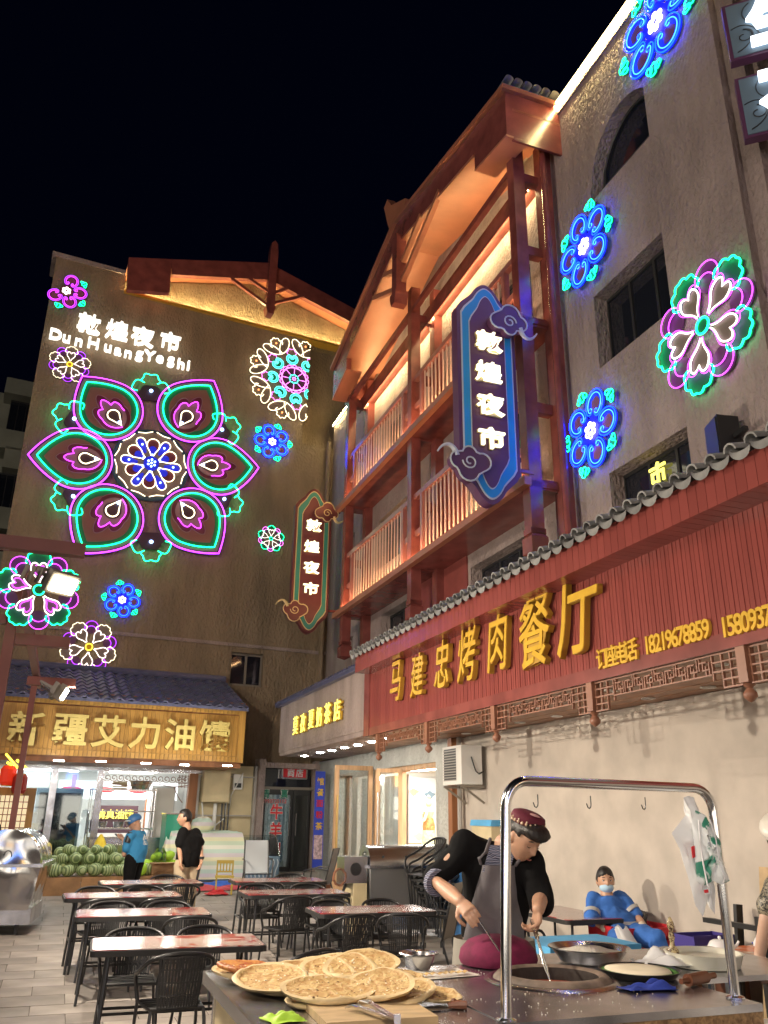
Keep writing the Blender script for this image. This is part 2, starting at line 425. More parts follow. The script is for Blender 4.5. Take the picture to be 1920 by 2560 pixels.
def two_tone(name, scale, lo, hi, c1, c2, c3=None, rough=.4, detail=3, dist=1.0, vec=(1, 1, 1), bump=0, coat=0):
    m = mat(name, c1, rough, coat=coat); N, L = NT(m); b = N['Principled BSDF']
    tc = N.new('ShaderNodeTexCoord'); mp = N.new('ShaderNodeMapping'); mp.inputs['Scale'].default_value = vec
    L.new(tc.outputs['Object'], mp.inputs[0])
    n = N.new('ShaderNodeTexNoise'); n.inputs['Scale'].default_value = scale; n.inputs['Detail'].default_value = detail; n.inputs['Distortion'].default_value = dist
    L.new(mp.outputs[0], n.inputs['Vector'])
    rp = N.new('ShaderNodeValToRGB'); e = rp.color_ramp.elements
    e[0].position = lo; e[0].color = (*c1, 1); e[1].position = hi; e[1].color = (*c2, 1)
    if c3: x = e.new(min(.99, hi + .1)); x.color = (*c3, 1)
    L.new(n.outputs[0], rp.inputs[0]); L.new(rp.outputs[0], b.inputs['Base Color'])
    if bump:
        bp = N.new('ShaderNodeBump'); bp.inputs['Strength'].default_value = bump; bp.inputs['Distance'].default_value = .01
        L.new(n.outputs[0], bp.inputs['Height']); L.new(bp.outputs[0], b.inputs['Normal'])
    return m
two_tone('camo', 60, .45, .55, (.02, .02, .02), (.30, .26, .18))
two_tone('granite_print', 40, .3, .7, (.10, .05, .02), (.42, .26, .12), rough=.4, detail=8)
mat('bread_rim', (.62, .47, .25), .6, bump=.6, scale=22, bump2=.01, var=.2, vscale=12)
mat('steel_rough', (.5, .5, .5), .5, metal=1, bump=.2, scale=6)
mat('robe', (.42, .45, .30), .6, var=.4, vscale=14)
two_tone('bread', 30, .36, .62, (.38, .20, .06), (.56, .40, .17), (.68, .54, .31), rough=.65, bump=1, detail=9)
two_tone('bag_print', 9, .52, .56, (.80, .84, .83), (.04, .26, .17), rough=.35, detail=5)
two_tone('bread_red', 22, .35, .65, (.30, .06, .02), (.55, .26, .07), rough=.45, bump=.5)
two_tone('curtain_print', 5, .45, .5, (.42, .50, .54), (.72, .80, .84), rough=.6, vec=(3, 1, 1))
two_tone('glove_dirty', 12, .3, .7, (.42, .36, .28), (.62, .57, .48))
def stripes(name, cols, scale, axis=(1, 0, 0), rough=.8, distort=0.0):
    m = mat(name, cols[0], rough); N, L = NT(m); b = N['Principled BSDF']
    tc = N.new('ShaderNodeTexCoord'); w = N.new('ShaderNodeTexWave'); w.wave_profile = 'SAW'; w.inputs['Scale'].default_value = scale
    w.bands_direction = 'XYZ'[[i for i, a in enumerate(axis) if a][0]]; w.inputs['Distortion'].default_value = distort
    rp = N.new('ShaderNodeValToRGB'); rp.color_ramp.interpolation = 'CONSTANT'; e = rp.color_ramp.elements
    e[0].color = (*cols[0], 1); e[1].position = 1 / len(cols); e[1].color = (*cols[1], 1)
    for i in range(2, len(cols)): x = e.new(i / len(cols)); x.color = (*cols[i], 1)
    L.new(tc.outputs['Object'], w.inputs[0]); L.new(w.outputs['Color'], rp.inputs[0]); L.new(rp.outputs[0], b.inputs['Base Color'])
    return m
two_tone('bottle_paint', 60, .42, .55, (.10, .05, .03), (.62, .50, .28), rough=.25)
stripes('quilt', [(.55, .62, .45), (.70, .66, .42), (.62, .55, .55), (.50, .62, .52), (.72, .70, .58)], .8, (0, 0, 1))
stripes('melon_stripe', [(.11, .17, .06), (.34, .42, .20)], 7, (1, 0, 0), .4, 3)
stripes('embroid', [(.02, .02, .04), (.22, .24, .34), (.03, .03, .06), (.30, .30, .38)], 18, (0, 0, 1), .8, 6)
stripes('jewel', [(.5, .32, .18), (.75, .62, .48)], 40, (1, 0, 0), .35, 3)
# ---------------------------------------------------------------- ground
g = MB()
for a, b, za, zb in ((-60, 9, 0, 0), (9, 18, 0, .25), (18, 120, .25, .25)):
    n = len(g.v); A = [N2 * a - E2 * 90, N2 * a + E2 * 90, N2 * b + E2 * 90, N2 * b - E2 * 90]
    for p, z in zip(A, (za, za, zb, zb)): p.z = z - .012
    g.mat('paver_joint').add(A, [(0, 1, 2, 3)])
g.build('ground', kind='structure')
pave = thing('pavement', None, None, Matrix.Identity(4)); del pave['label'], pave['category']; pave['kind'] = 'structure'
PW, PH = .60, .40
slabm = MB().mat('paver').box(-PW / 2 + .004, PW / 2 - .004, -PH / 2 + .004, PH / 2 - .004, -.03, 0, bev=0).mesh('paver')
cand = []
for i in range(-14, 16):
    for j in range(-4, 60):
        p = FR @ Vector(((i * PH), 0, 0)); 
        q = N1 * (i * PW + (j % 2) * .3) + E1 * (j * PH + 3.0)
        if q.dot(N1) > 5.7 or q.y < 3.2: continue
        az = math.atan2(q.x, q.y)
        if abs(az) > R(30): continue
        cand.append(q)
cand.sort(key=lambda q: q.length)
slope = math.atan2(.25, 9)
rest = MB().mat('paver')
for k, q in enumerate(cand):
    q = q.copy(); q.z = gz(q) + rnd.uniform(-.0015, .0015)
    D = q.dot(N2)
    Mr = Matrix.Rotation(slope, 4, E2) if 9 < D < 18 else Matrix.Identity(4)
    Mx = Matrix.Translation(q) @ Mr @ frame(N1, E1) @ Matrix.Rotation(rnd.uniform(-.003, .003), 4, 'Z')
    if k < 290: mesh_obj('paving_slab', slabm, pave, Mx)
    else: rest.box(-PW / 2 + .004, PW / 2 - .004, -PH / 2 + .004, PH / 2 - .004, -.03, 0, Mx)
rest.build('paving_slab', pave, kind='stuff')

# ---------------------------------------------------------------- neon figures (2D: x right, z up, faces -y)
def arc(cx, cz, r, a0, a1, n=14, rz=None):
    return [(cx + r * math.cos(R(a0 + (a1 - a0) * i / n)), cz + (rz or r) * math.sin(R(a0 + (a1 - a0) * i / n))) for i in range(n + 1)]
def mir(p): return [(-x, z) for x, z in reversed(p)]
def rot2(p, a, cx=0, cz=0, k=1.0):
    c, s = math.cos(R(a)) * k, math.sin(R(a)) * k
    return [(x * c - z * s + cx, x * s + z * c + cz) for x, z in p]
def spiral(cx, cz, r0, r1, a0, a1, n=16):
    return [(cx + (r0 + (r1 - r0) * i / n) * math.cos(R(a0 + (a1 - a0) * i / n)), cz + (r0 + (r1 - r0) * i / n) * math.sin(R(a0 + (a1 - a0) * i / n))) for i in range(n + 1)]
def bez(a, b, c, d, n=12):
    o = []
    for i in range(n + 1):
        t = i / n; u = 1 - t
        o.append(tuple(u ** 3 * a[k] + 3 * u * u * t * b[k] + 3 * u * t * t * c[k] + t ** 3 * d[k] for k in (0, 1)))
    return o
def wavy(pts, n, amp):        # scallops along a closed or open list of anchor points
    o = []
    for a, b in zip(pts[:-1], pts[1:]):
        dx, dz = b[0] - a[0], b[1] - a[1]; L = math.hypot(dx, dz); nx, nz = -dz / L, dx / L
        for i in range(n):
            t = i / n; h = math.sin(math.pi * t) * amp * L
            o.append((a[0] + dx * t + nx * h, a[1] + dz * t + nz * h))
    o.append(pts[-1]); return o
def P3(p, y=0): return [(x, y, z) for x, z in p]
def tubes(lines, col_, r=.02, y=-.06, closed=False):
    b = MB().mat(col_)
    for l in lines:
        c = closed or (math.hypot(l[0][0] - l[-1][0], l[0][1] - l[-1][1]) < 1e-4)
        b.tube(P3(l, y), r * .68, 5, closed=c)
    return b
def panel(pts, m, y0=-.02, y1=0.0):
    # fan prism, so that concave outlines still fill
    b = MB().mat(m); n = len(pts); cx = sum(p[0] for p in pts) / n; cz = sum(p[1] for p in pts) / n
    vs = [(x, y0, z) for x, z in pts] + [(x, y1, z) for x, z in pts] + [(cx, y0, cz), (cx, y1, cz)]
    fs = [(i, (i + 1) % n, 2 * n) for i in range(n)] + [((i + 1) % n + n, i + n, 2 * n + 1) for i in range(n)]
    fs += [(i, i + n, (i + 1) % n + n, (i + 1) % n) for i in range(n)]
    return b.add(vs, fs)
_motif = {}
def motif(key, fn):
    if key not in _motif: _motif[key] = fn().mesh(key[0] if isinstance(key, tuple) else key)
    return _motif[key]
def RY(a): return Matrix.Rotation(-R(a), 4, 'Y')      # turn counter-clockwise in the xz plane seen from -y

# scroll petal pointing up
def scroll_line(k=1.0, off=0.0):
    # right half from the top to the curl
    rx, rz = .335 - off, .36 - off
    h = arc(0, .64, rx, 90, -48, 16, rz)
    ex, ez = h[-1]
    r0 = .12 - off * .6
    sp = spiral(ex - r0 * math.cos(R(-48)), ez + r0 * .74, r0, .035, -48, -330, 14)
    h += sp[1:]
    return h
def leaf3(c=(0, 1.0), s=.17):
    x0, z0 = c
    pts = [(-1.0, -.55), (-1.0, .15), (-.45, .3), (0, .85), (.45, .3), (1.0, .15), (1.0, -.55), (.35, .42), (0, -.75), (-.35, .42), (-1.0, -.55)]
    return wavy([(x0 + p[0] * s, z0 + p[1] * s) for p in pts], 4, .35)
def scroll_flower(root, rad, ang, n, c_out, c_in, c_back, c_leaf='neon_green', leaves=None, only=None, rose='neon_back_rose', r=.016):
    S = Matrix.Scale(rad, 4)
    m1 = motif(('petal_tube', c_out), lambda: tubes([scroll_line(), mir(scroll_line())], c_out, r * 1.3))
    m2 = motif(('petal_tube_in', c_in), lambda: tubes([scroll_line(off=.075), mir(scroll_line(off=.075))], c_in, r))
    pn = motif(('petal_panel', c_back), lambda: panel(arc(0, .64, .34, 0, 360, 26, .365)[:-1], c_back))
    ins = motif(('petal_inlay', rose), lambda: panel(wavy([(-.14, .60), (-.10, .78), (.10, .78), (.14, .60), (0, .44), (-.14, .60)], 4, .3)[:-1], rose, -.03, -.021))
    lf = motif(('leaf_tube', c_leaf), lambda: tubes([leaf3()], c_leaf, r))
    lp = motif(('leaf_panel', c_leaf), lambda: panel(leaf3()[:-1], 'neon_back_green'))
    for k in range(n):
        a = ang + 360 / n * k
        if only is None or k in only:
            for nm, me in (('petal_tube', m1), ('petal_tube', m2), ('petal_panel', pn), ('petal_inlay', ins)): mesh_obj(nm, me, root, S @ RY(a))
        b = a + 180 / n
        if leaves is None or k in leaves:
            mesh_obj('leaf_tube', lf, root, S @ RY(b)); mesh_obj('leaf_panel', lp, root, S @ RY(b))
    ros = []
    for k in range(6): ros.append(rot2(arc(0, .15, .062, -35, 215, 8), 60 * k))
    line = []; [line.extend(q) for q in reversed(ros)]
    mesh_obj('centre_tube', motif('centre_tube', lambda: tubes([line + [line[0]]], 'neon_white', .026)), root, S)
    mesh_obj('centre_ring', motif('centre_ring', lambda: tubes([arc(0, 0, .085, 0, 360, 12)], 'neon_white', .02)), root, S)
    mesh_obj('centre_panel', motif(('centre_panel', c_back), lambda: panel(arc(0, 0, .33, 0, 360, 20)[:-1], c_back, -.018, .001)), root, S)
def heart(k=1.0, z0=.19, z1=.66, w=.185):
    h = bez((0.02, z0), (.05, z0 + .2), (w * 1.25, z0 + .22), (w, z1 - .06)) + bez((w, z1 - .06), (w * .85, z1 + .06), (w * .25, z1 + .06), (0, z1 - .07))[1:]
    if k != 1:
        c = z0 + (z1 - z0) * .62; h = [(x * k, c + (z - c) * k) for x, z in h]
    return h + mir(h)[1:]
def arcleaf(): return wavy([(-.23, .62), (-.27, .80), (-.14, .93), (0, 1.0), (.14, .93), (.27, .80), (.23, .62)], 5, .30)
def heart_flower(root, rad, ang, c_heart='neon_white', c_in=None, c_arc='neon_violet', c_leaf='neon_cream', c_mid='neon_yellow', back='neon_back_clear', mid_back='neon_back_rose', r=.019):
    S = Matrix.Scale(rad, 4)
    hr = motif(('heart_tube', c_heart), lambda: tubes([heart()], c_heart, r))
    hp = motif(('heart_panel', back), lambda: panel(heart(.98)[:-1], back, -.03, -.012))
    ac = motif(('arc_tube', c_arc), lambda: tubes([arc(0, .74, .235, -28, 208, 18), arc(0, .60, .19, 35, 145, 8)], c_arc, r * .8))
    ap = motif(('arc_panel', c_arc), lambda: panel(arc(0, .74, .235, 0, 360, 20)[:-1], 'board_mauve', -.015, .001))
    lf = motif(('outer_leaf_tube', c_leaf), lambda: tubes([arcleaf()], c_leaf, r * .9))
    lp = motif(('outer_leaf_panel', c_leaf), lambda: panel(arcleaf(), 'neon_back_clear' if c_leaf != 'neon_green' else 'neon_back_green', -.016, 0))
    for k in range(5):
        a = ang + 72 * k
        mesh_obj('heart_tube', hr, root, S @ RY(a)); mesh_obj('heart_panel', hp, root, S @ RY(a))
        if c_in: mesh_obj('inner_heart_tube', motif(('inner_heart_tube', c_in), lambda: tubes([heart(.66)], c_in, r * .7)), root, S @ RY(a))
        mesh_obj('outer_leaf_tube', lf, root, S @ RY(a)); mesh_obj('outer_leaf_panel', lp, root, S @ RY(a))
        mesh_obj('arc_tube', ac, root, S @ RY(a + 36)); mesh_obj('arc_panel', ap, root, S @ RY(a + 36))
    mesh_obj('centre_tube', motif(('mid', c_mid), lambda: tubes([arc(0, 0, .125, 0, 360, 18)], c_mid, .026)), root, S)
    mb_ = 'neon_back_green' if c_mid == 'neon_green' else 'gold'
    mesh_obj('centre_panel', motif(('midp', c_mid), lambda: panel(arc(0, 0, .12, 0, 360, 18)[:-1], mb_, -.05, -.03)), root, S)

DL = 20.58           # depth of the tall left wall
NG = 'neon flower figures mounted on the walls'
def neonL(u, v, rad, label, dep=DL):
    x, z = LS(u, v, dep - .08); return thing('neon_flower', label, 'neon sign', at(FL, x, dep - .08, z), NG), rad
def neonR(u, v, rad, label, dep=6.2):
    x, z = RS(u, v, dep - .08); return thing('neon_flower', label, 'neon sign', at(FR, x, dep - .08, z), NG), rad

t, r_ = neonL(166, 728, .52, 'purple scroll neon flower at the top left corner of the wall, left side cut off')
scroll_flower(t, r_, -15, 5, 'neon_violet', 'neon_pink', 'board_purple', only=(0, 2, 3, 4), leaves=(2, 3, 4))
t, r_ = neonL(174, 912, .52, 'white and purple heart petal neon flower with yellow centre just under the Latin lettering')
heart_flower(t, r_, 0)
t, r_ = neonL(222, 1618, .64, 'white and purple neon flower with yellow centre just above the blue tiled shop roof')
heart_flower(t, r_, 36)
t, r_ = neonL(680, 1105, .52, 'blue scroll neon flower with green leaves directly below the half round figure')
scroll_flower(t, r_, 20, 5, 'neon_blue', 'neon_skyblue', 'neon_back_blue')
t, r_ = neonL(305, 1500, .43, 'small blue scroll neon flower with white centre below the big mandala')
scroll_flower(t, r_, 50, 5, 'neon_blue', 'neon_skyblue', 'neon_back_blue')
t, r_ = neonL(677, 1347, .37, 'smallest neon flower, white and pink with green tips, left of the small hanging sign')
heart_flower(t, r_, 0, 'neon_white', None, 'neon_magenta', 'neon_green', 'neon_green', r=.024)
t, r_ = neonR(1644, 56, .70, 'blue scroll neon flower at the very top of the right wall above the arched window')
scroll_flower(t, r_, -12, 5, 'neon_blue', 'neon_skyblue', 'neon_back_blue')
t, r_ = neonR(1464, 617, .60, 'blue scroll neon flower between the timber gallery and the second floor window')
scroll_flower(t, r_, 14, 5, 'neon_blue', 'neon_skyblue', 'neon_back_blue')
t, r_ = neonR(1481, 1077, .57, 'blue scroll neon flower with rose inlays just above the first floor window')
scroll_flower(t, r_, -22, 5, 'neon_blue', 'neon_skyblue', 'neon_back_blue')
t, r_ = neonR(1764, 816, .78, 'large white pink and green heart petal neon flower on the right wall')
heart_flower(t, r_, 20, 'neon_white', None, 'neon_pink', 'neon_green', 'neon_green', r=.016)
ho = motif('outer_heart_tube', lambda: tubes([[(x * 1.28, .17 + (z - .19) * 1.13) for x, z in heart()]], 'neon_pink', .011))
for k in range(5): mesh_obj('outer_heart_tube', ho, t, Matrix.Scale(r_, 4) @ RY(20 + 72 * k))

# ---- the big six-petalled mandala
x, z = LS(376, 1163, DL - .1)
M_ = thing('neon_mandala', 'huge six petalled neon mandala in green and pink covering the middle of the brown wall', 'neon sign', at(FL, x, DL - .1, z))
x0_, z0_ = x, z; MRAD = 2.90; S = Matrix.Scale(MRAD, 4)
def drop(c=.61, rr=.285, tip=1.0, th=58):      # axis along +x
    h = arc(c, 0, rr, 180, th, 20); ex, ez = h[-1]
    h += bez((ex, ez), (ex + .13 * math.sin(R(th)), ez - .13 * math.cos(R(th))), (tip - .05, .075), (tip, 0), 8)[1:]
    return h + [(x, -z) for x, z in reversed(h)][1:]
def ins_(d, k, c=.60): return [(c + (x - c) * k, z * k) for x, z in d]
def lotus(k):
    h = bez((.40, 0), (.42, .12), (.50, .19), (.57, .165), 7) + bez((.57, .165), (.66, .19), (.70, .12), (.66, .07), 7)[1:] + bez((.66, .07), (.74, .05), (.75, .02), (.755, 0), 4)[1:]
    h = [(.58 + (x - .58) * k, z * k) for x, z in h]
    return h + [(x, -z) for x, z in reversed(h)][1:]
pts = [('petal_panel', panel(drop()[:-1], 'board_dark', -.02, 0)), ('petal_panel', panel(ins_(drop(), .93)[:-1], 'camo_olive' if 'camo_olive' in MT else 'neon_back_clear', -.024, -.02)),
       ('petal_panel', panel(ins_(drop(), .84)[:-1], 'neon_back_green', -.028, -.024)),
       ('petal_panel', panel(ins_(drop(), .66, .63)[:-1], 'neon_back_rose', -.032, -.028)), ('petal_panel', panel([(x * 1.14 - .08, z * .80) for x, z in lotus(1.0)[:-1]], 'board_purple', -.035, -.032)), ('petal_panel', panel([(x * .86 + .07, z * .60) for x, z in lotus(1.0)[:-1]], 'petal_mauve', -.038, -.035)), ('petal_panel', panel([(.42, 0)] + arc(.545, 0, .07, -130, 130, 14), 'board_dark', -.041, -.038)),
       ('petal_tube', tubes([ins_(drop(), .985)], 'neon_pink', .006, -.036)), ('petal_tube', tubes([ins_(drop(), 1.005)], 'neon_violet', .003, -.03)),
       ('petal_tube', tubes([ins_(drop(), .82)], 'neon_green', .008, -.04)),
       ('lotus_tube', tubes([[(x * 1.14 - .08, z * .80) for x, z in lotus(1.0)]], 'petal_mauve', .005, -.036)),
       ('lotus_tube', tubes([[(x * .86 + .07, z * .60) for x, z in lotus(1.0)][:-6]], 'neon_pink', .0050, -.045)),
       ('drop_tube', tubes([[(.43, 0)] + arc(.548, 0, .05, -128, 128, 14) + [(.43, 0)]], 'neon_cream', .0075, -.05))]
pm = [(n, b.mesh(n)) for n, b in pts]
dotm = MB().mat('dot_blue').ball((0, 0, 0), .016, 8, 6).mesh('light_dot')
for k, tip_px in enumerate(((645, 1172), (533, 955), (204, 944), (68, 1140), (192, 1386), (545, 1387))):
    tx, tz = LS(*tip_px, DL - .1); tx -= x; tz -= z
    a = math.degrees(math.atan2(tz, tx)); kk = math.hypot(tx, tz) / MRAD
    X_ = S @ RY(a) @ Matrix.Diagonal((kk, 1, 1.0 if k in (0, 3) else 1.08, 1))
    for n, me in pm: mesh_obj(n, me, M_, X_)
    mesh_obj('light_dot', dotm, M_, X_ @ T3(.462, -.055, 0))
def crown(s=1.0): return wavy([(-.105, .72), (-.14, .78), (-.05, .81), (-.06, .86), (0, .895), (.06, .86), (.05, .81), (.14, .78), (.105, .72)], 5, .42)
cr = tubes([crown()], 'neon_green', .0065, -.035).mesh('crown_tube'); cp = panel(wavy([(-.08, .64), (-.08, .74), (0, .79), (.08, .74), (.08, .64)], 4, .3), 'board_dark', -.02, 0).mesh('crown_panel')
for tip_px in ((376, 942), (140, 1025), (135, 1264), (376, 1403), (598, 1270), (590, 1060)):
    tx, tz = LS(*tip_px, DL - .1); tx -= x0_; tz -= z0_
    X_ = S @ RY(math.degrees(math.atan2(tz, tx)) - 90) @ Matrix.Diagonal((1.15, 1, math.hypot(tx, tz) / MRAD / .895, 1))
    mesh_obj('crown_tube', cr, M_, X_); mesh_obj('crown_panel', cp, M_, X_); mesh_obj('light_dot', dotm, M_, X_ @ T3(0, -.04, .73))
disc = [(.345 * math.cos(R(a)), .345 * math.sin(R(a))) for a in range(0, 360, 10)]
mesh_obj('centre_panel', panel(disc, 'neon_back_petrol', -.012, .002).mesh('centre_panel'), M_, S)
mesh_obj('centre_panel', panel([(x * .9, z * .9) for x, z in disc], 'neon_back_clear', -.02, -.012).mesh('centre_panel'), M_, S)
for k in range(12):
    a0 = 30 * k + 3; q = [(.315 * math.cos(R(a0)), .315 * math.sin(R(a0))), (.30 * math.cos(R(a0 + 12)), .30 * math.sin(R(a0 + 12))), (.318 * math.cos(R(a0 + 24)), .318 * math.sin(R(a0 + 24)))]
    mesh_obj('ring_tube', tubes([q], 'neon_cream', .006, -.035).mesh('ring_tube'), M_, S)
def loop(w, z0, z1): 
    h = bez((.012, z0), (.03, z0 + .06), (w, z1 - .11), (w, z1 - w)); h += arc(0, z1 - w, w, 0, 90, 8)[1:]; return h + mir(h)[1:]
big, small = loop(.055, .075, .24), loop(.04, .12, .265)
b1 = [('flower_tube', tubes([big], 'neon_cream', .0062, -.045)), ('flower_panel', panel(big, 'board_purple', -.034, -.021)), ('flower_panel', panel([(x * .62, .06 + (z - .06) * .62) for x, z in big], 'neon_back_blue', -.038, -.034))]
b2 = [('flower_tube', tubes([small[5:-5]], 'neon_cream', .006, -.04)), ('flower_panel', panel([(x * .8, z * .97) for x, z in small], 'neon_back_blue', -.03, -.02))]
b1 = [(n, b.mesh(n)) for n, b in b1]; b2 = [(n, b.mesh(n)) for n, b in b2]; d2 = MB().mat('dot_blue').ball((0, 0, 0), .010, 8, 6).mesh('light_dot')
for k in range(6):
    for n, me in b1: mesh_obj(n, me, M_, S @ RY(60 * k))
    for n, me in b2: mesh_obj(n, me, M_, S @ RY(60 * k + 30))
    mesh_obj('light_dot', d2, M_, S @ RY(60 * k) @ T3(0, -.05, .082)); mesh_obj('light_dot', d2, M_, S @ RY(60 * k + 30) @ T3(0, -.045, .195))
    mesh_obj('light_dot', d2, M_, S @ RY(60 * k) @ T3(0, -.058, .032))
mesh_obj('light_dot', d2, M_, S @ T3(0, -.058, 0))
mesh_obj('centre_disc', MB().mat('neon_deep' if 'neon_deep' in MT else 'neon_back_blue').prism([(x * .19, z * .19) for x, z in disc], -.054, -.03).mesh('centre_disc'), M_, S)

# ---- the half-round white figure, cut straight on its right side
x, z = LS(734, 949, DL - .1)
H_ = thing('neon_half_mandala', 'half round neon figure of white leaves and green scrolls with a straight cut right edge', 'neon sign', at(FL, x, DL - .1, z))
HR = 1.30; CUT = .36
def clip(line):
    outl = []; cur_ = []
    for p in line:
        if p[0] <= CUT: cur_.append(p)
        else:
            if len(cur_) > 1: outl.append(cur_)
            cur_ = []
    if len(cur_) > 1: outl.append(cur_)
    return outl
def hpart(name, lines, c, r, y=-.04):
    L_ = [q for l in lines for q in clip(l)]
    if L_: mesh_obj(name, tubes([[(a * HR, b * HR) for a, b in q] for q in L_], c, r * HR, y).mesh(name), H_)
def hpanel(name, pts, m, y):
    pts = [(min(CUT, a) * HR, b * HR) for a, b in pts]
    if min(p[0] for p in pts) < CUT * HR - .02: mesh_obj(name, panel(pts, m, y, y + .01).mesh(name), H_)
ring = []
for k in range(16): ring += rot2(arc(0, .29, .062, 10, 170, 5), -22.5 * k)
hpart('ring_tube', [ring + ring[:1]], 'neon_magenta', .010)
for k in range(8): hpart('spoke_tube', [rot2([(0, .14), (0, .29)], 45 * k)], 'neon_magenta', .009)
for k in range(8): hpart('centre_tube', [rot2(arc(0, .085, .03, -20, 200, 6), 45 * k)], 'neon_cyan', .010)
hpart('centre_tube', [arc(0, 0, .035, 0, 360, 12)], 'neon_magenta', .013, -.05)
hpanel('centre_panel', [(x * 1.0, z * 1.0) for x, z in disc], 'board_dark', -.012)
def scr(off=0):
    h = arc(0, .50, .135 - off, -90, 40, 10, .13 - off); ex, ez = h[-1]
    return h + spiral(ex - .045, ez - .03, .055, .02, 35, 300, 8)[1:]
for k in range(8):
    a = 45 * k + 8
    for off in (0, .04): hpart('scroll_tube', [rot2([(x, z) for x, z in scr(off)], a), rot2(mir(scr(off)), a)], 'neon_cyan', .011)
    hpanel('scroll_panel', rot2(arc(0, .50, .13, 0, 360, 14)[:-1], a), 'neon_back_green', -.014)
    hpart('cloud_tube', [rot2(wavy([(-.09, .62), (-.08, .70), (0, .745), (.08, .70), (.09, .62)], 5, .4), a)], 'neon_magenta', .008)
    for s_ in (1, -1):
        l = bez((.21, .60), (.02, .70), (-.05, .98), (.05, 1.02), 10) + bez((.05, 1.02), (.17, 1.06), (.28, .80), (.25, .60), 10)[1:]
        l = [(x + .03, z) for x, z in l]
        l = l if s_ == 1 else [(-x, z) for x, z in l]
        l = rot2(l, 0, 0, 0)
        hpart('leaf_tube', [rot2(l, a - 0)], 'neon_cream', .012); hpanel('leaf_panel', rot2([(x, z) for x, z in l], a), 'neon_back_clear', -.014)
    hpart('fan_tube', [rot2(wavy([(-.13, .86), (-.10, .97), (-.04, 1.04), (.04, 1.04), (.10, .97), (.13, .86)], 5, .42), a + 22.5)], 'neon_cream', .012)
    q = rot2([(0, .93)], a + 22.5)[0]
    if q[0] < CUT: mesh_obj('light_dot', MB().mat('dot_red').ball((0, 0, 0), .028, 8, 6).mesh('light_dot'), H_, T3(q[0] * HR, -.05, q[1] * HR))

# ---- lettering on the tall wall
LT = thing('wall_lettering', 'white glowing night market lettering in Chinese and Latin letters high on the brown wall', 'sign', at(FL, 0, DL - .16, 0))
for ch, u, v, s in (('敦', 223, 809, .60), ('煌', 293, 826, .60), ('夜', 357, 842, .60), ('市', 426, 854, .58)):
    x, z = LS(u, v, DL - .16); me = text_mesh(ch, s, .12, 'letter_soft', .014, 1.02); mesh_obj('character', me, LT, T3(x, 0, z))
zz = [LS(60 + 245 * .2652, 680 + 590 * .2652, DL - .16), LS(60 + 1565 * .2652, 680 + 885 * .2652, DL - .16)]
for ch, zx, zy in zip('DunHuangYeShi', (300, 400, 515, 655, 790, 885, 980, 1085, 1185, 1280, 1385, 1480, 1550), (590, 632, 664, 672, 722, 752, 777, 795, 790, 823, 850, 868, 882)):
    x, z = LS(60 + zx * .2652, 680 + zy * .2652, DL - .16)
    me = text_mesh(ch, .42, .10, 'letter_soft', .022, 1.05); mesh_obj('letter', me, LT, T3(x, 0, z))
# ---------------------------------------------------------------- tall left building
B = thing('brown_building', 'tall brown stucco building with gabled red timber top and neon figures all over its wall', 'building', FL)
b = MB().mat('stucco_brown')
b.box(-.33, 1.5, DL, DL + 9, 5.78, 15.8); b.box(1.5, 6.92, DL, DL + 9, 5.78, 15.27); b.box(6.92, 13, DL, DL + 9, 5.78, 11.75); b.box(6.92, 13, DL + .6, DL + 9, 11.75, 15.27)
b.box(-.6, 5.32, DL, DL + 9, 2.8, 5.70); b.box(6.18, 13, DL, DL + 9, 2.8, 5.70); b.box(5.32, 6.18, DL, DL + 9, 2.8, 4.72); b.box(-3, 13, DL + 3.5, DL + 9, -.2, 2.8); b.box(7.65, 13, DL - .55, DL + 3.5, -.2, 2.8); b.box(5.32, 6.18, DL, DL + 9, 5.56, 5.70); b.box(5.32, 6.18, DL + .3, DL + 9, 4.72, 5.56)
b.build('wall', B)
MB().mat('stucco_tan').box(-.45, 1.5, DL - .06, DL + 1, 15.8, 15.92).build('parapet_cap', B)
MB().mat('stucco_tan').box(-.36, 13, DL - .05, DL + .4, 5.70, 5.78).build('string_course', B)
MB().mat('gold_side').box(1.5, 12, DL - .10, DL + .25, 15.20, 15.27).build('ledge', B)
MB().mat('led_line').box(1.55, 12, DL - .02, DL + .02, 15.275, 15.30).build('led_strip', B)
f = 20.0
def lp(u, v, d=f): return LS(u, v, d)
top = [lp(322, 643), lp(660, 657), lp(690, 669), lp(900, 780)]; bot = [lp(884, 806), lp(690, 699), lp(575, 694), lp(430, 686), lp(424, 732), lp(318, 724)]
def strip(pts_a, pts_b, y0, y1, m):      # pairs of points -> solid band
    b = MB().mat(m)
    for i in range(len(pts_a) - 1): b.prism([pts_b[i], pts_b[i + 1], pts_a[i + 1], pts_a[i]], y0, y1)
    return b
def extend(p, q, k): return (q[0] + (q[0] - p[0]) * k, q[1] + (q[1] - p[1]) * k)
tops = [lp(322, 643), lp(430, 648), lp(575, 653), lp(668, 657), extend(lp(690, 669), lp(900, 780), .35)]
bots = [lp(318, 724), lp(424, 732), lp(575, 694), lp(675, 697), extend(lp(690, 699), lp(884, 806), .40)]
bd = MB().mat('red_wood')
bd.prism([lp(318, 724), lp(424, 732), lp(430, 648), lp(322, 643)], f, f + .16)
bd.prism([lp(430, 686), lp(575, 694), lp(575, 653), lp(430, 648)], f, f + .16)
bd.prism([lp(575, 694), lp(675, 699), lp(672, 657), lp(575, 653)], f, f + .16)
bd.prism([lp(675, 699), bots[4], tops[4], lp(672, 657)], f, f + .16)
bd.build('fascia_board', B)
gw = MB().mat('stucco_brown')
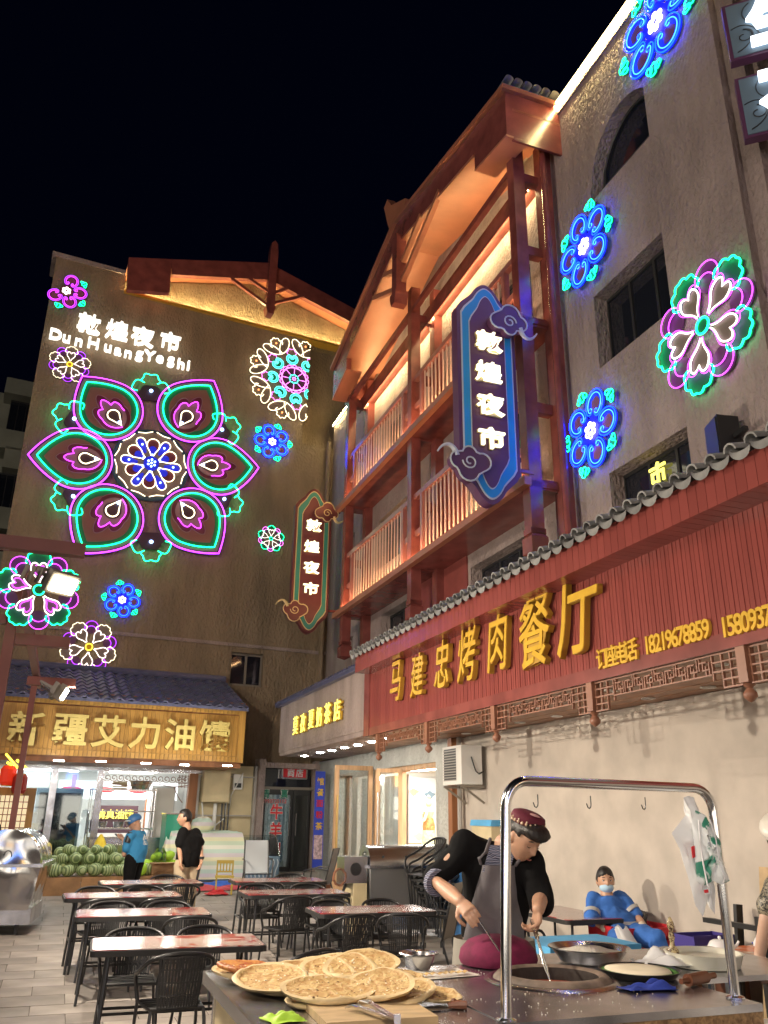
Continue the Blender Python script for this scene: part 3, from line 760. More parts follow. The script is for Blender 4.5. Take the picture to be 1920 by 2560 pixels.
for i in range(4): gw.prism([(max(1.52, tops[i][0]), 15.27), (tops[i + 1][0], 15.27), (tops[i + 1][0], tops[i + 1][1] - .25), (max(1.52, tops[i][0]), tops[i][1] - .25)], DL + .25, DL + 5)
gw.build('gable_wall', B)
sf = MB().mat('orange_beam')
for a_, b_ in ((lp(322, 650), lp(575, 660)), (lp(575, 660), lp(672, 664)), (lp(672, 664), (tops[4][0], tops[4][1] - .1))):
    sf.prism([(a_[0], a_[1] - .12), (b_[0], b_[1] - .12), (b_[0], b_[1]), (a_[0], a_[1])], f + .16, f + 1.2)
sf.build('eave_soffit', B)
kx, kz0 = lp(672, 790); _, kz1 = lp(676, 640)
pst = MB().mat('red_wood').box(kx - .12, kx + .12, f - .14, f + .10, kz0 + .25, kz1 + .1)
pst.prism([(kx - .12, kz1 + .1), (kx + .12, kz1 + .1), (kx + .09, kz1 + .4), (kx, kz1 + .5), (kx - .09, kz1 + .4)], f - .14, f + .10)
pst.prism([(kx - .14, kz0 + .22), (kx - .09, kz0), (kx + .09, kz0), (kx + .14, kz0 + .22), (kx + .14, kz0 + .27), (kx - .14, kz0 + .27)], f - .16, f + .12)
pst.build('king_post', B)
z1 = 1 / .5787
def z1p(x, y): return lp(x * .5787, 600 + y * .5787)
for p, q in (((1000, 165), (1152, 278)), ((1310, 240), (1160, 278)), ((1075, 165), (1160, 222)), ((1245, 205), (1165, 236))):
    p, q = z1p(*p), z1p(*q); MB().mat('red_wood').bar((p[0], f + .03, p[1]), (q[0], f + .03, q[1]), .09, .09, up=(0, 1, 0)).build('brace', B)
# first floor window
w = MB().mat('frame_grey')
for x0, x1 in ((5.32, 5.37), (5.72, 5.78), (6.13, 6.18)): w.box(x0, x1, DL + .10, DL + .16, 4.72, 5.56)
w.box(5.37, 6.13, DL + .10, DL + .16, 4.72, 4.78); w.box(5.37, 6.13, DL + .10, DL + .16, 5.50, 5.56)
wo = w.build('window', B)
MB().mat('glass_dark').box(5.37, 6.13, DL + .12, DL + .14, 4.78, 5.50).build('pane', wo)
# rainwater pipe in the inner corner
MB().mat('stucco_brown').tube([FL @ Vector((7.72, DL - .12, 3.8)), FL @ Vector((7.72, DL - .12, 11.9))], .07, 10).build('drain_pipe', label='brown rainwater pipe running down the inner corner of the tall wall', cat='drain pipe')
# far building at the left edge
FB = thing('far_building', 'dim greenish apartment block with balconies behind the left edge of the brown wall', 'building', FL)
yb = 30.0
def fp(u, v): return LS(u, v, yb)
b = MB().mat('far_wall')
x0, zt = fp(18, 942); x1, _ = fp(110, 942); zg = fp(18, 985)[1]
b.box(x0 - 3.6, x1 + 1.5, yb + 1.0, yb + 7, 0, zt - .2); b.box(x0 + .0, x1 + 1.5, yb, yb + 1.0, fp(40, 985)[1], zt)
b.build('wall', FB)
for v0, v1, uu in ((1072, 1120, 0), (1115, 1168, 15), (1268, 1322, 0), (1380, 1440, -10)):
    MB().mat('far_wall').box(fp(uu, v0)[0], x1 + 1.5, yb - .1, yb + 1.0, fp(0, v1)[1], fp(0, v0)[1]).build('balcony', FB)
for u0, u1, v0, v1 in ((30, 76, 985, 1078), (0, 44, 1168, 1268), (-20, 26, 1322, 1380)):
    wx0, wz1 = fp(u0, v0); wx1, wz0 = fp(u1, v1)
    wf = MB().mat('frame_dark').box(wx0, wx1, yb + .5, yb + .6, wz0, wz1).build('window', FB)
    for i in range(3): MB().mat('glass_dark').box(wx0 + (wx1 - wx0) * (i + .06) / 3, wx0 + (wx1 - wx0) * (i + .94) / 3, yb + .47, yb + .5, wz0 + .08, wz1 - .08).build('pane', wf)

# ---------------------------------------------------------------- naan bakery: ground floor front with tiled roof
K = thing('naan_bakery', 'naan bakery shop with blue tiled roof, yellow pine sign board and glazed front', 'shop', FL)
DS, DG = 18.4, 20.0          # sign plane, glass plane
MB().mat('timber').box(-2.6, 5.18, DS + .10, DG + .05, 2.62, 2.72).build('soffit', K)
MB().mat('timber').box(-2.6, 5.22, DS + .06, DS + .12, 2.72, 4.02).build('sign_frame', K)
pl = MB().mat('pine_plank').prism([(-.0405, 0), (.0405, 0), (.0405, .86), (-.0405, .86)], -.018, 0).mesh('plank')
sh = MB().mat('pine_plank').prism([(-.0405, 0), (.0405, 0), (.0405, .11), (-.0405, .11)], -.03, 0).mesh('plank')
k = 0
x = -2.1
while x < 5.08:
    mesh_obj('plank', pl, K, T3(x, DS + .06, 2.87)); mesh_obj('plank', sh, K, T3(x, DS + .03, 2.74))
    mesh_obj('plank', sh, K, T3(x, DS + .04, 3.76)); x += .0865
MB().mat('pine_plank').box(5.06, 5.20, DS - .01, DS + .2, 2.73, 3.90).build('end_board', K)
MB().mat('pine_plank').box(-2.6, 5.06, DS + .01, DS + .05, 2.852, 2.87).build('rail', K)
for ch, u, v in (('新', 66, 1818), ('疆', 176, 1822), ('艾', 272, 1826), ('力', 361, 1830), ('油', 449, 1834), ('馕', 537, 1838)):
    x, z = LS(u, v, DS - .03); me = text_mesh(ch, .68, .08, 'gold_bright', .02, 1.02); mesh_obj('character', me, K, T3(x, DS - .03, z - .02))
# tiled roof: wave tiles laid in courses
ZR0, ZR1, DR0, DR1 = 3.86, 4.78, 18.15, 20.5
TW, TC = .235, .30
sl = math.atan2(ZR1 - ZR0, DR1 - DR0); LEN = math.hypot(ZR1 - ZR0, DR1 - DR0)
def tile_fn(u, v):
    x = (u - .5) * TW * 1.04
    z = .028 * math.cos(2 * math.pi * (u - .25)) + .03 * (1 - v)
    return (x, (v - .06) * TC * 1.12, z)
tl = MB().mat('tile_blue').grid(tile_fn, 8, 1)
e_ = [tile_fn(i / 8, 0) for i in range(9)]; tl.add([p for p in e_] + [(p[0], p[1], p[2] - .03) for p in e_], [(i, i + 1, i + 10, i + 9) for i in range(8)])
tm = tl.mesh('roof_tile', 60)
x = -2.0; nc = int(LEN / TC)
while x < 5.05:
    for r_ in range(nc): mesh_obj('roof_tile', tm, K, T3(x, DR0, ZR0) @ Matrix.Rotation(sl, 4, 'X') @ T3(0, r_ * TC, .02))
    x += TW
MB().mat('tile_blue').slab([(-2.6, DR0 + .05), (5.2, DR0 + .05), (5.2, DR1), (-2.6, DR1)], -.06, 0, T3(0, 0, ZR0 - 0) @ T3(0, DR0, 0) @ Matrix.Rotation(sl, 4, 'X') @ T3(0, -DR0, 0)).build('roof_deck', K)
MB().mat('tile_blue').tube([(-2.6, DR1, ZR1 + .05), (5.2, DR1, ZR1 + .05)], .09, 8).build('ridge_cap', K)
# front under the sign: glazing bars, panes, post
fr = MB().mat('frame_grey')
for u in (66, 150, 262): pass
gx = [LS(128, 2000, DG)[0], LS(246, 1990, DG)[0]]
for x in gx: MB().mat('steel_dull').box(x - .07, x + .07, DG - .05, DG + .05, .28, 2.62).build('door_post', K)
MB().mat('steel_dull').box(-2.6, 5.0, DG - .05, DG + .05, 2.54, 2.62).build('head_rail', K)
xp = LS(478, 2000, DG)[0]
MB().mat('timber').box(xp - .10, xp + .10, DG - .08, DG + .08, .28, 2.54).build('timber_post', K)
MB().mat('glass_shop').box(-2.6, gx[0] - .07, DG, DG + .01, .28, 2.54).build('pane', K)
dr = MB().mat('glass_shop').box(gx[0] + .07, gx[1] - .07, DG, DG + .01, .34, 2.54).build('sliding_door', K)
MB().mat('steel_dull').box(gx[0] + .07, gx[1] - .07, DG - .02, DG + .03, .28, .34).build('door_rail', dr)
MB().mat('chrome').tube([(gx[1] - .16, DG - .02, 1.25), (gx[1] - .16, DG - .08, 1.27), (gx[1] - .16, DG - .08, 1.65), (gx[1] - .16, DG - .02, 1.67)], .012, 6).build('handle', dr)
# carved valance over the open counter
va = MB().mat('fret')
n = 13; wv = (xp - .1 - gx[1] - .07) / n
for i in range(n):
    xc = gx[1] + .07 + (i + .5) * wv
    va.tube(P3([(xc + (a - 0), 2.40 + b) for a, b in spiral(0, 0, .085, .02, 200, 200 + 480, 16)], DG), .009, 4)
va.tube(P3([(gx[1] + .07 + i * .1, 2.27 + .03 * math.cos(i * .6)) for i in range(int((xp - .1 - gx[1]) / .1) + 1)], DG), .012, 4)
for i in range(4): va.tube(P3([(xp - .32 + i * .07, 2.5), (xp - .32 + i * .07, 2.22)], DG), .008, 4); va.tube(P3([(xp - .34, 2.24 + i * .08), (xp - .1, 2.24 + i * .08)], DG), .008, 4)
va.tube(P3(bez((xp - .42, 2.24), (xp - .36, 2.1), (xp - .30, 2.0), (xp - .2, 1.9)), DG), .012, 4)
va.build('carved_valance', K)
# room inside
rm_ = MB().mat('white_paint').box(-2.8, 5.0, DG + 3.2, DG + 3.3, .2, 2.7); rm_.box(-2.9, -2.8, DG, DG + 3.3, .2, 2.7); rm_.box(5.0, 5.1, DG + .1, DG + 3.3, .2, 2.7); rm_.box(-2.8, 5.0, DG + .1, DG + 3.3, .2, .28)
rm_.build('shop_room', K)
MB().mat('white_paint').box(-2.8, 5.0, DG + .1, DG + 3.2, 2.62, 2.7).build('ceiling', K)
for xx in (-1.2, 1.4, 3.4): MB().mat('interior_panel').box(xx - .5, xx + .5, DG + .9, DG + 2.2, 2.59, 2.62).build('ceiling_panel', K)
for u, v in ((147, 1901), (252, 1903), (365, 1908), (462, 1912), (568, 1914)):
    q = ray(u, v); P = CAMP + q * ((2.61 - EYE) / q.z); L = FL.inverted() @ P
    o = MB().mat('downlight').lathe([(.095, 0), (.095, .012)], 16, T3(L.x, L.y, 2.602)).build('downlight', K)
# kitchen things behind the opening (all things of their own)
def shelf_unit():
    s = thing('steel_shelf', 'steel wire shelf with pots standing in the bakery opening', 'shelf', at(FL, 3.05, DG + .55, .28))
    for z in (1.05, 1.42, 1.88): MB().mat('steel').box(-.72, .72, -.2, .2, z - .015, z + .015).build('shelf_board', s)
    for x in (-.7, .7):
        for y in (-.18, .18): MB().mat('steel').cyl((x, y, 0), (x, y, 1.9), .015, 6).build('post', s)
    return s
shelf_unit()
c_ = thing('steel_counter', 'stainless steel counter inside the bakery opening', 'counter', at(FL, 3.3, DG + .1, .28))
MB().mat('steel').box(-.95, 1.2, -.15, .30, .84, .88).build('counter_top', c_); MB().mat('steel_dull').box(-.93, 1.18, -.12, .28, 0, .84).build('cabinet', c_)
MB().mat('steel').lathe([(.30, 0), (.34, .5), (.36, .78), (.36, .80), (.0, .80)], 24, FL @ T3(2.85, DG - .55, .25)).build('steel_drum', label='round stainless drum standing between the rider and the melons', cat='drum')
for i, (xx, zz_, rr_, lab) in enumerate(((2.65, 1.34, .12, 'small steel pot on the middle shelf of the bakery rack, leftmost'), (3.02, 1.34, .13, 'steel pot in the middle of the bakery rack shelf'), (3.40, 1.34, .12, 'steel pot at the right of the bakery rack shelf'))):
    MB().mat('steel').lathe([(rr_ * .8, 0), (rr_, .10), (rr_ * 1.05, .12), (rr_ * .95, .12), (rr_ * .7, .02), (0, .02)], 16, at(FL, xx, DG + .5, zz_ + .015 - .0)).build('steel_pot', label=lab, cat='pot', group='pots on the bakery rack')
MB().mat('steel').lathe([(.20, 0), (.26, .17), (.28, .19), (.25, .18), (.18, .02), (0, .02)], 20, at(FL, 3.42, DG + .55, 2.175)).build('steel_basin', label='large steel basin on the top shelf of the bakery rack', cat='basin')
ec = thing('egg_tray', 'cream egg tray stack on the top shelf of the bakery rack', 'egg tray', at(FL, 2.95, DG + .55, 2.175))
for i in range(3): MB().mat('cream_box').box(-.16, .16, -.12, .12, i * .045, i * .045 + .03).build('tray', ec)
eg = MB().mat('dough').ball((0, 0, 0), .024, 8, 6, (1, 1, 1.3)).mesh('egg')
for i in range(6): 
    for j in range(3): mesh_obj('egg', eg, ec, T3(-.13 + i * .052, -.08 + j * .07, .14))
rs = thing('menu_light_box', 'lit white menu board with red oval labels inside the bakery', 'light box', at(FL, 3.2, DG + 2.6, 1.98))
MB().mat('screen_lit').box(-1.4, 1.5, -.05, .05, 0, .42).build('light_panel', rs)
for i, xx in enumerate((-1.1, -.3, .5, 1.2)):
    MB().mat('print_red').prism([(xx + .24 * math.cos(a * math.pi / 8), .22 + .07 * math.sin(a * math.pi / 8)) for a in range(16)], -.056, -.05).build('label_patch', rs)
sg = thing('reflected_sign', 'dark board with yellow green characters imitating a sign reflected in the bakery glass', 'sign', at(FL, 3.15, DG + 2.2, 1.45))  # models the mirror image of a lit sign in the shop glass
MB().mat('board_dark').box(-.55, .55, 0, .06, -.25, .38).build('board', sg)
for i, ch in enumerate('清真油馕'): mesh_obj('character', text_mesh(ch, .23, .03, 'letter_yellow', .005), sg, T3(-.33 + i * .22, -.03, .18))
fz = thing('fridge', 'dark glass fronted drinks fridge behind the bakery sliding door', 'fridge', at(FL, 1.75, DG + 1.2, .28))
MB().mat('slate_blue').box(-.5, .5, 0, .6, 0, 1.9).build('cabinet', fz); MB().mat('glass_dark').box(-.44, .44, -.03, 0, .1, 1.8).build('door', fz)
bt = MB().mat('print_blue').lathe([(.03, 0), (.03, .14), (.012, .18), (.012, .21)], 8).mesh('bottle')
wb = thing('white_cabinet', 'tall pale cabinet at the right of the bakery interior', 'cabinet', at(FL, 4.05, DG + 1.0, .28))
MB().mat('board_white').box(-.28, .28, 0, .5, 0, 2.0).build('body', wb); MB().mat('white_paint').box(-.26, .26, -.02, 0, .05, 1.95).build('door', wb)
MB().mat('timber').box(2.0, 2.1, DG + 1.6, DG + 1.7, .28, 2.5).build('inner_post', K)
MB().mat('timber').box(3.85, 3.95, DG + 2.1, DG + 2.2, .28, 2.0).build('inner_post', K)
wht = thing('foam_box', 'pale blue foam box on a stand behind the left bakery window', 'box', at(FL, .9, DG + .8, .28))
MB().mat('cream_box').box(-.5, .45, 0, .5, 0, 1.15).build('stand', wht); MB().mat('board_white').box(-.28, .4, .02, .4, 1.15, 1.38).build('box', wht)

# ---------------------------------------------------------------- service wall between the bakery and the butcher
V = thing('service_wall', 'pale boarded wall with a meter box and pipes between bakery and butcher', 'wall', FL)
xa, xb = xp + .10, LS(646, 2000, DG)[0]
MB().mat('cream_box').box(xa, xb, DG + .02, DG + .2, -.2, 2.75).build('board', V)
MB().mat('pipe_grey').box(xa, xa + .05, DG - .10, DG + .02, .25, 2.5).build('rail', V); MB().mat('pipe_grey').box(xb - .16, xb - .02, DG - .12, DG + .02, .25, 2.75).build('rail', V)
for z in (2.48, 1.62, .98): MB().mat('pipe_grey').box(xa, xb - .16, DG - .10, DG - .07, z, z + .03).build('rail', V)
mx0, mz1 = LS(512, 1925, DG - .3); mx1, mz0 = LS(572, 2006, DG - .3)
mbx = thing('meter_box', 'large cream steel electricity box on the service wall', 'meter box', at(FL, 0, DG, 0))
MB().mat('cream_box').box(mx0, mx1, -.30, .02, mz0, mz1).build('case', mbx); MB().mat('cream_box').box(mx0 + .02, mx1 - .02, -.318, -.303, mz0 + .02, mz1 - .02).build('door', mbx)
sm = thing('electric_meter', 'small white electricity meter with a dark window right of the cream box', 'meter', at(FL, 0, DG, 0))
sx, sz = LS(592, 1955, DG); MB().mat('white_paint').box(sx - .11, sx + .11, -.12, .02, sz - .17, sz + .17).build('case', sm); MB().mat('frame_dark').box(sx - .08, sx + .08, -.13, -.122, sz - .13, sz - .03).build('display', sm)
MB().mat('white_paint').tube([(sx + .10, -.14, sz + .2), (sx, -.15, sz), (sx - .14, -.1, sz - .3), (sx - .16, -.08, sz - .6)], .013, 5).build('cable', sm)
for i, (u, m_) in enumerate(((533, 'white_paint'), (550, 'frame_dark'), (558, 'frame_dark'), (567, 'frame_dark'))):
    x_ = LS(u, 2050, DG)[0]; MB(FL).mat(m_).tube([(x_, DG - .09, mz0 - .02), (x_, DG - .09, .3)], (.045 if i == 0 else .02), 8).build('conduit', label=('fat white pipe running down below the cream meter box', 'black conduit next to the fat white pipe', 'middle one of the three black conduits below the meter box', 'thin black conduit right of the other two')[i], cat='pipe', group='pipes below the meter box')
MB(FL).mat('white_paint').tube([(mx0 + .05, DG - .09, mz0), (mx0 + .1, DG - .09, mz0 - .35), (mx0 + .4, DG - .09, mz0 - .5), (mx0 + .6, DG - .09, mz0 - .35), (mx0 + .62, DG - .09, mz0)], .018, 6).build('cable', label='white cable looping below the cream meter box', cat='cable')

# ---------------------------------------------------------------- butcher shop door
D_ = thing('butcher_shop', 'butcher shop with black glass doors carrying red and green Chinese characters', 'shop', FL)
x0, x1 = LS(655, 2050, DG)[0], LS(772, 2050, DG)[0]; zb, zt, zm = .42, 2.72, 2.12
MB().mat('concrete').box(x0 - .1, x1 + .9, DG - 1.0, DG + .6, .0, .26).build('step', D_); MB().mat('concrete').box(x0 - .1, x1 + .4, DG - .45, DG + .6, .26, .42).build('step', D_)
fr = MB().mat('frame_dark')
MB().mat('stucco_tan').box(x0 - .22, x0 - .06, DG - .25, DG + .1, .26, zt + .2).build('jamb', D_); MB().mat('stucco_tan').box(x1 + .06, x1 + .18, DG - .15, DG + .1, .26, zt + .2).build('jamb', D_)
MB().mat('frame_grey').box(x0 - .06, x1 + .06, DG - .05, DG + .05, zm + .12, zm + .18).build('transom', D_)
MB().mat('stucco_tan').box(x0 - .22, x1 + .18, DG - .28, DG + .1, zt, zt + .12).build('lintel', D_)
MB().mat('glass_dark').box(x0, x1, DG + .02, DG + .05, zm + .18, zt).build('pane', D_)
MB().mat('board_dark').box(x0 - .1, x1 + .1, DG + 1.4, DG + 1.5, .3, 2.8).build('back_wall', D_)
xm = x0 + (x1 - x0) * .62
for a_, b_, cur in ((x0, xm, 1), (xm + .02, x1, 0)):
    d = MB().mat('frame_dark'); w_ = .05
    d.box(a_, a_ + w_, DG - .02, DG + .04, zb, zm + .12); d.box(b_ - w_, b_, DG - .02, DG + .04, zb, zm + .12)
    d.box(a_ + w_, b_ - w_, DG - .02, DG + .04, zm, zm + .12); d.box(a_ + w_, b_ - w_, DG - .02, DG + .04, zb, zb + .10)
    do = d.build('door', D_); MB().mat('glass_shop' if cur else 'glass_smoke').box(a_ + w_, b_ - w_, DG, DG + .015, zb + .10, zm).build('pane', do)
    if cur: MB().mat('curtain_print').grid(lambda u, v: (a_ + w_ + u * (b_ - a_ - 2 * w_), DG + .05 + .02 * math.sin(u * 40), zb + .1 + v * (zm - zb - .1)), 60, 1).build('curtain', do, 60)
    hx = b_ - .08 if cur else a_ + .07
    MB().mat('chrome').tube([(hx, DG - .02, 1.2), (hx, DG - .08, 1.2), (hx, DG - .08, 1.85 if cur else 1.7), (hx, DG - .02, 1.85 if cur else 1.7)], .012, 6).build('handle', do)
for ch, u, v, s, m1, m2 in (('清', 664, 1984, .22, 'print_green', 'white_paint'), ('真', 711, 1984, .22, 'print_green', 'white_paint'), ('牛', 691, 2029, .36, 'print_red', 'white_paint'), ('羊', 689, 2075, .36, 'print_red', 'white_paint'), ('肉', 686, 2121, .36, 'print_red', 'white_paint')):
    x, z = LS(u, v, DG - .03)
    mesh_obj('character', text_mesh(ch, s, .004, m2, .055, .9), D_, T3(x, DG - .024, z)); mesh_obj('character', text_mesh(ch, s, .004, m1, .022, .9), D_, T3(x, DG - .032, z))
x, z = LS(684, 2003, DG - .03)
mesh_obj('phone_number', text_mesh('13993735112', .125, .004, 'white_paint', .045, .98), D_, T3(x, DG - .024, z)); mesh_obj('phone_number', text_mesh('13993735112', .125, .004, 'print_red', .012, .98), D_, T3(x, DG - .03, z))
sb = thing('shop_sign_box', 'small silver framed red sign box above the black butcher door', 'sign', at(FL, 0, DG - .12, 0))
x, z = LS(737, 1932, DG - .12)
MB().mat('steel').box(x - .33, x + .33, 0, .1, z - .15, z + .15, bev=.02).build('frame', sb); MB().mat('print_red').box(x - .29, x + .29, -.006, -.001, z - .11, z + .11).build('panel', sb)
for i, ch in enumerate('商店'): mesh_obj('character', text_mesh(ch, .2, .004, 'board_white', .02), sb, T3(x - .1 + i * .22, -.012, z))
# ================================================================ right building (frame FR: x = -s)
G = thing('gallery_building', 'tan stucco building with red timber gallery, gabled roof and arched window on the right', 'building', FR)
DW = 6.2
def wall(b, x0, x1, z0, z1, y0, y1, holes):
    xs = sorted({x0, x1, *[h[0] for h in holes if x0 < h[0] < x1], *[h[1] for h in holes if x0 < h[1] < x1]})
    for a, c in zip(xs[:-1], xs[1:]):
        m = (a + c) / 2; zs = [z0]
        for h in sorted([h for h in holes if h[0] < m < h[1]], key=lambda h: h[2]): zs += [h[2], h[3]]
        zs.append(z1)
        for i in range(0, len(zs), 2):
            if zs[i + 1] > zs[i] + 1e-4: b.box(a, c, y0, y1, zs[i], zs[i + 1])
    return b
def S_(*h): return [(-b, -a, c, d) for a, b, c, d in h]     # holes given as s0, s1, z0, z1
hA = S_((6.72, 8.28, 7.5, 8.66), (6.72, 8.28, 4.72, 5.93))
hB = S_((10.4, 12.4, 4.6, 5.76), (15.3, 16.9, 4.6, 5.88), (10.4, 12.4, 7.0, 8.2), (15.3, 17.2, 7.0, 8.2), (9.9, 12.6, 9.0, 10.7), (14.3, 17.0, 9.0, 10.7), (18.9, 19.25, 9.3, 10.3), (18.95, 19.35, 7.2, 8.5), (18.9, 19.4, 4.7, 5.8))
b = MB().mat('stucco_tan')
arch = []
ax0, ax1 = -8.12, -6.72; n = 12
for i in range(n):
    a = ax0 + (ax1 - ax0) * i / n; c = ax0 + (ax1 - ax0) * (i + 1) / n
    def at_(x): return 10.22 + 1.08 * math.sqrt(max(0, 1 - ((x + 7.28) / .85) ** 2))
    b.prism([(a, at_(a)), (c, at_(c)), (c, 12.62), (a, 12.62)], DW, DW + .35); arch.append((a, at_(a)))
arch.append((ax1, at_(ax1)))
wall(b, -9.06, -6.72, 3.0, 12.62, DW, DW + .35, hA + [(ax0, ax1, 10.22, 12.62)])
b.box(-6.72, -5.45, DW - .05, DW + .35, 3.0, 12.62); b.box(-5.45, -5.2, DW + .06, DW + .35, 3, 12.62); b.box(-5.2, 2, DW + .2, DW + .35, 3, 12.62)
wall(b, -21.2, -9.06, 3.0, 12.5, DW, DW + .35, hB)
b.prism([(-18.05, 12.5), (-8.85, 12.5), (-8.85, 12.6), (-13.55, 13.66), (-18.05, 12.55)], DW, DW + .35); b.build('wall', G)
MB().mat('stucco_tan').box(-21.2, 2, DW + .35, DW + 8, 2.9, 12.4).build('building_body', G) if False else None
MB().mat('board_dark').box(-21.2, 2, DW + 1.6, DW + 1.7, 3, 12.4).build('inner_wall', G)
MB().mat('stucco_tan').box(-21.25, 2, DW - .04, DW + 8, 12.5, 12.58).build('roof_slab', G)
MB().mat('ledstrip').box(-9.06, 2, DW - .11, DW - .05, 12.625, 12.66).build('parapet_rail', G)
def ledstrip(x0, x1, y, z, name='led_strip', par=G, m='led_line', w=.02): return MB().mat(m).box(x0, x1, y - w, y, z, z + w).build(name, par)
ledm = MB().mat('letter_warm').ball((0, 0, 0), .028, 6, 4, (1, 1, .8)).mesh('led_bulb')
x = -9.0
while x < -5.0: mesh_obj('led_bulb', ledm, G, T3(x, DW - .10, 12.60)); x += .075
ledstrip(-9.0, -4.8, DW - .05, 12.58)
ledstrip(-21.1, -18.6, DW - .05, 12.50)
def window(name, x0, x1, z0, z1, y, n, par=G, curtain=False):
    w = .045; b = MB().mat('frame_dark')
    b.box(x0, x1, y, y + .06, z0, z0 + w); b.box(x0, x1, y, y + .06, z1 - w, z1)
    for i in range(n + 1):
        xx = x0 + (x1 - x0) * i / n; a = max(x0, xx - w / 2); c = min(x1, xx + w / 2)
        b.box(a, c, y, y + .06, z0 + w, z1 - w)
    o = b.build('window', par)
    for i in range(n):
        a = x0 + (x1 - x0) * i / n + w / 2; c = x0 + (x1 - x0) * (i + 1) / n - w / 2
        MB().mat('glass_dark').box(a + .005, c - .005, y + .02 + .004 * (i % 2), y + .03 + .004 * (i % 2), z0 + w, z1 - w).build('pane', o)
    return o
for h, k in zip(hA, (3, 3)): window('window', h[0], h[1], h[2], h[3], DW + .22, k)
for h, k in zip(hB, (3, 2, 3, 3, 4, 4, 1, 1, 1)): window('window', h[0], h[1], h[2], h[3], DW + .22, k)
for h in hA: MB().mat('reveal').box(h[0], h[1], DW + .01, DW + .22, h[2] - .01, h[2] + .012).build('window_sill', G)
# arched window
aw = MB().mat('frame_dark').tube([(x, DW + .22, z) for x, z in [(ax0 + .02, 10.24)] + arch[1:] + [(ax1, 10.24), (ax0 + .02, 10.24)]], .03, 5)
for x in (-7.75, -7.25): aw.bar((x, DW + .22, 10.24), (x, DW + .22, 10.5), .03)
aw.bar((ax0 + .02, DW + .22, 10.5), (ax1, DW + .22, 10.5), .04); ao = aw.build('arched_window', G)
pts = [(x, z) for x, z in arch] + [(ax1, 10.22), (ax0, 10.22)]
panel(pts, 'glass_dark', DW + .24, DW + .25).build('pane', ao)
# mirrored glowing character modelled as the reflection in the lower window
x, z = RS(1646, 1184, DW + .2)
mesh_obj('reflected_character', text_mesh('市', .32, .02, 'letter_yellow', .02, -1), G, T3(x, DW + .19, z))

# ---- timber gallery
def beam(name, x0, x1, y0, y1, z0, z1, m='red_wood'): return MB().mat(m).box(x0, x1, y0, y1, z0, z1).build(name, G)
for s in (9.30, 13.65, 17.80):
    p = MB().mat('red_wood').box(-s - .10, -s + .10, 5.55, 5.75, 5.32, 12.2)
    p.prism([(-s - .10, 5.32), (-s + .10, 5.32), (-s + .10, 5.40), (-s - .10, 5.40)], 5.53, 5.77)
    p.build('pillar', G)
    MB().mat('red_wood').box(-s - .13, -s + .13, 5.52, 5.78, 5.05, 5.27).add([(-s + a * .13, 5.65 + c * .13, 5.27) for a in (-1, 1) for c in (-1, 1)] + [(-s + a * .09, 5.65 + c * .09, 5.33) for a in (-1, 1) for c in (-1, 1)], [(0, 1, 5, 4), (2, 6, 7, 3), (0, 4, 6, 2), (1, 3, 7, 5), (4, 5, 7, 6)]).add([(-s + a * .13, 5.65 + c * .13, 5.05) for a in (-1, 1) for c in (-1, 1)] + [(-s, 5.65, 4.98)], [(0, 2, 4), (2, 3, 4), (3, 1, 4), (1, 0, 4)]).build('pendant_block', G)
    beam('wall_pillar', -s - .02, -s + .20, 6.02, DW, 3.8, 12.2)
    for z in (6.06, 7.28, 8.73, 10.05, 11.48): beam('tie_beam', -s - .06, -s + .08, 5.75, 6.02, z - .08, z + .08)
bz = ((6.07, 7.42), (8.75, 9.98))
for z0, z1 in bz:
    beam('slab_edge', -18.2, -9.15, 5.44, 5.55, z0 - .07, z0 + .05, 'orange_beam'); beam('slab', -18.15, -9.2, 5.55, 6.2, z0 - .06, z0 + .03)
    ledstrip(-18.0, -9.4, 5.485, z0 + .052, w=.018, m='led_warm' if 'led_warm' in MT else 'led_line')
    for s0, s1 in ((9.40, 13.55), (13.75, 17.70)):
        rl = MB().mat('rail_lit_pink').box(-s1, -s0, 5.60, 5.70, z1 - .05, z1 + .05).build('railing', G)
        MB().mat('rail_lit_pink').box(-s1 + .42, -s0 - .42, 5.62, 5.67, z0 + .13, z0 + .19).build('bottom_rail', rl)
        for xx in (-s1 + .38, -s0 - .38): MB().mat('rail_lit_pink').box(xx - .045, xx + .045, 5.59, 5.69, z0 + .03, z1 - .05).build('rail_post', rl)
        for xx in (-s1 + .17, -s0 - .17): MB().mat('rail_lit_pink').box(xx - .165, xx + .165, 5.62, 5.67, z0 + .55, z0 + .66).build('cross_rail', rl)
        bm_ = MB().mat('salmon').box(-.017, .017, -.010, .010, 0, z1 - z0 - .24).mesh('baluster')
        xx = -s1 + .48
        while xx < -s0 - .46: mesh_obj('baluster', bm_, rl, T3(xx, 5.645, z0 + .19)); xx += .17
beam('top_beam', -18.1, -9.2, 5.56, 5.66, 11.58, 11.70); ledstrip(-18.0, -9.4, 6.02, 11.62, w=.03, m='led_soft'); beam('led_shelf', -18.0, -9.4, 5.93, DW, 11.54, 11.60); beam('shelf_lip', -18.0, -9.4, 5.90, 5.93, 11.38, 11.72)
# lit band over the doors: cove
ledstrip(-17.8, -9.5, 6.00, 11.505, w=.022, m='led_cove')
# red panelling behind the lower gallery
MB().mat('red_bare').box(-14.9, -12.5, DW - .03, DW, 4.4, 8.0).build('red_panel', G)
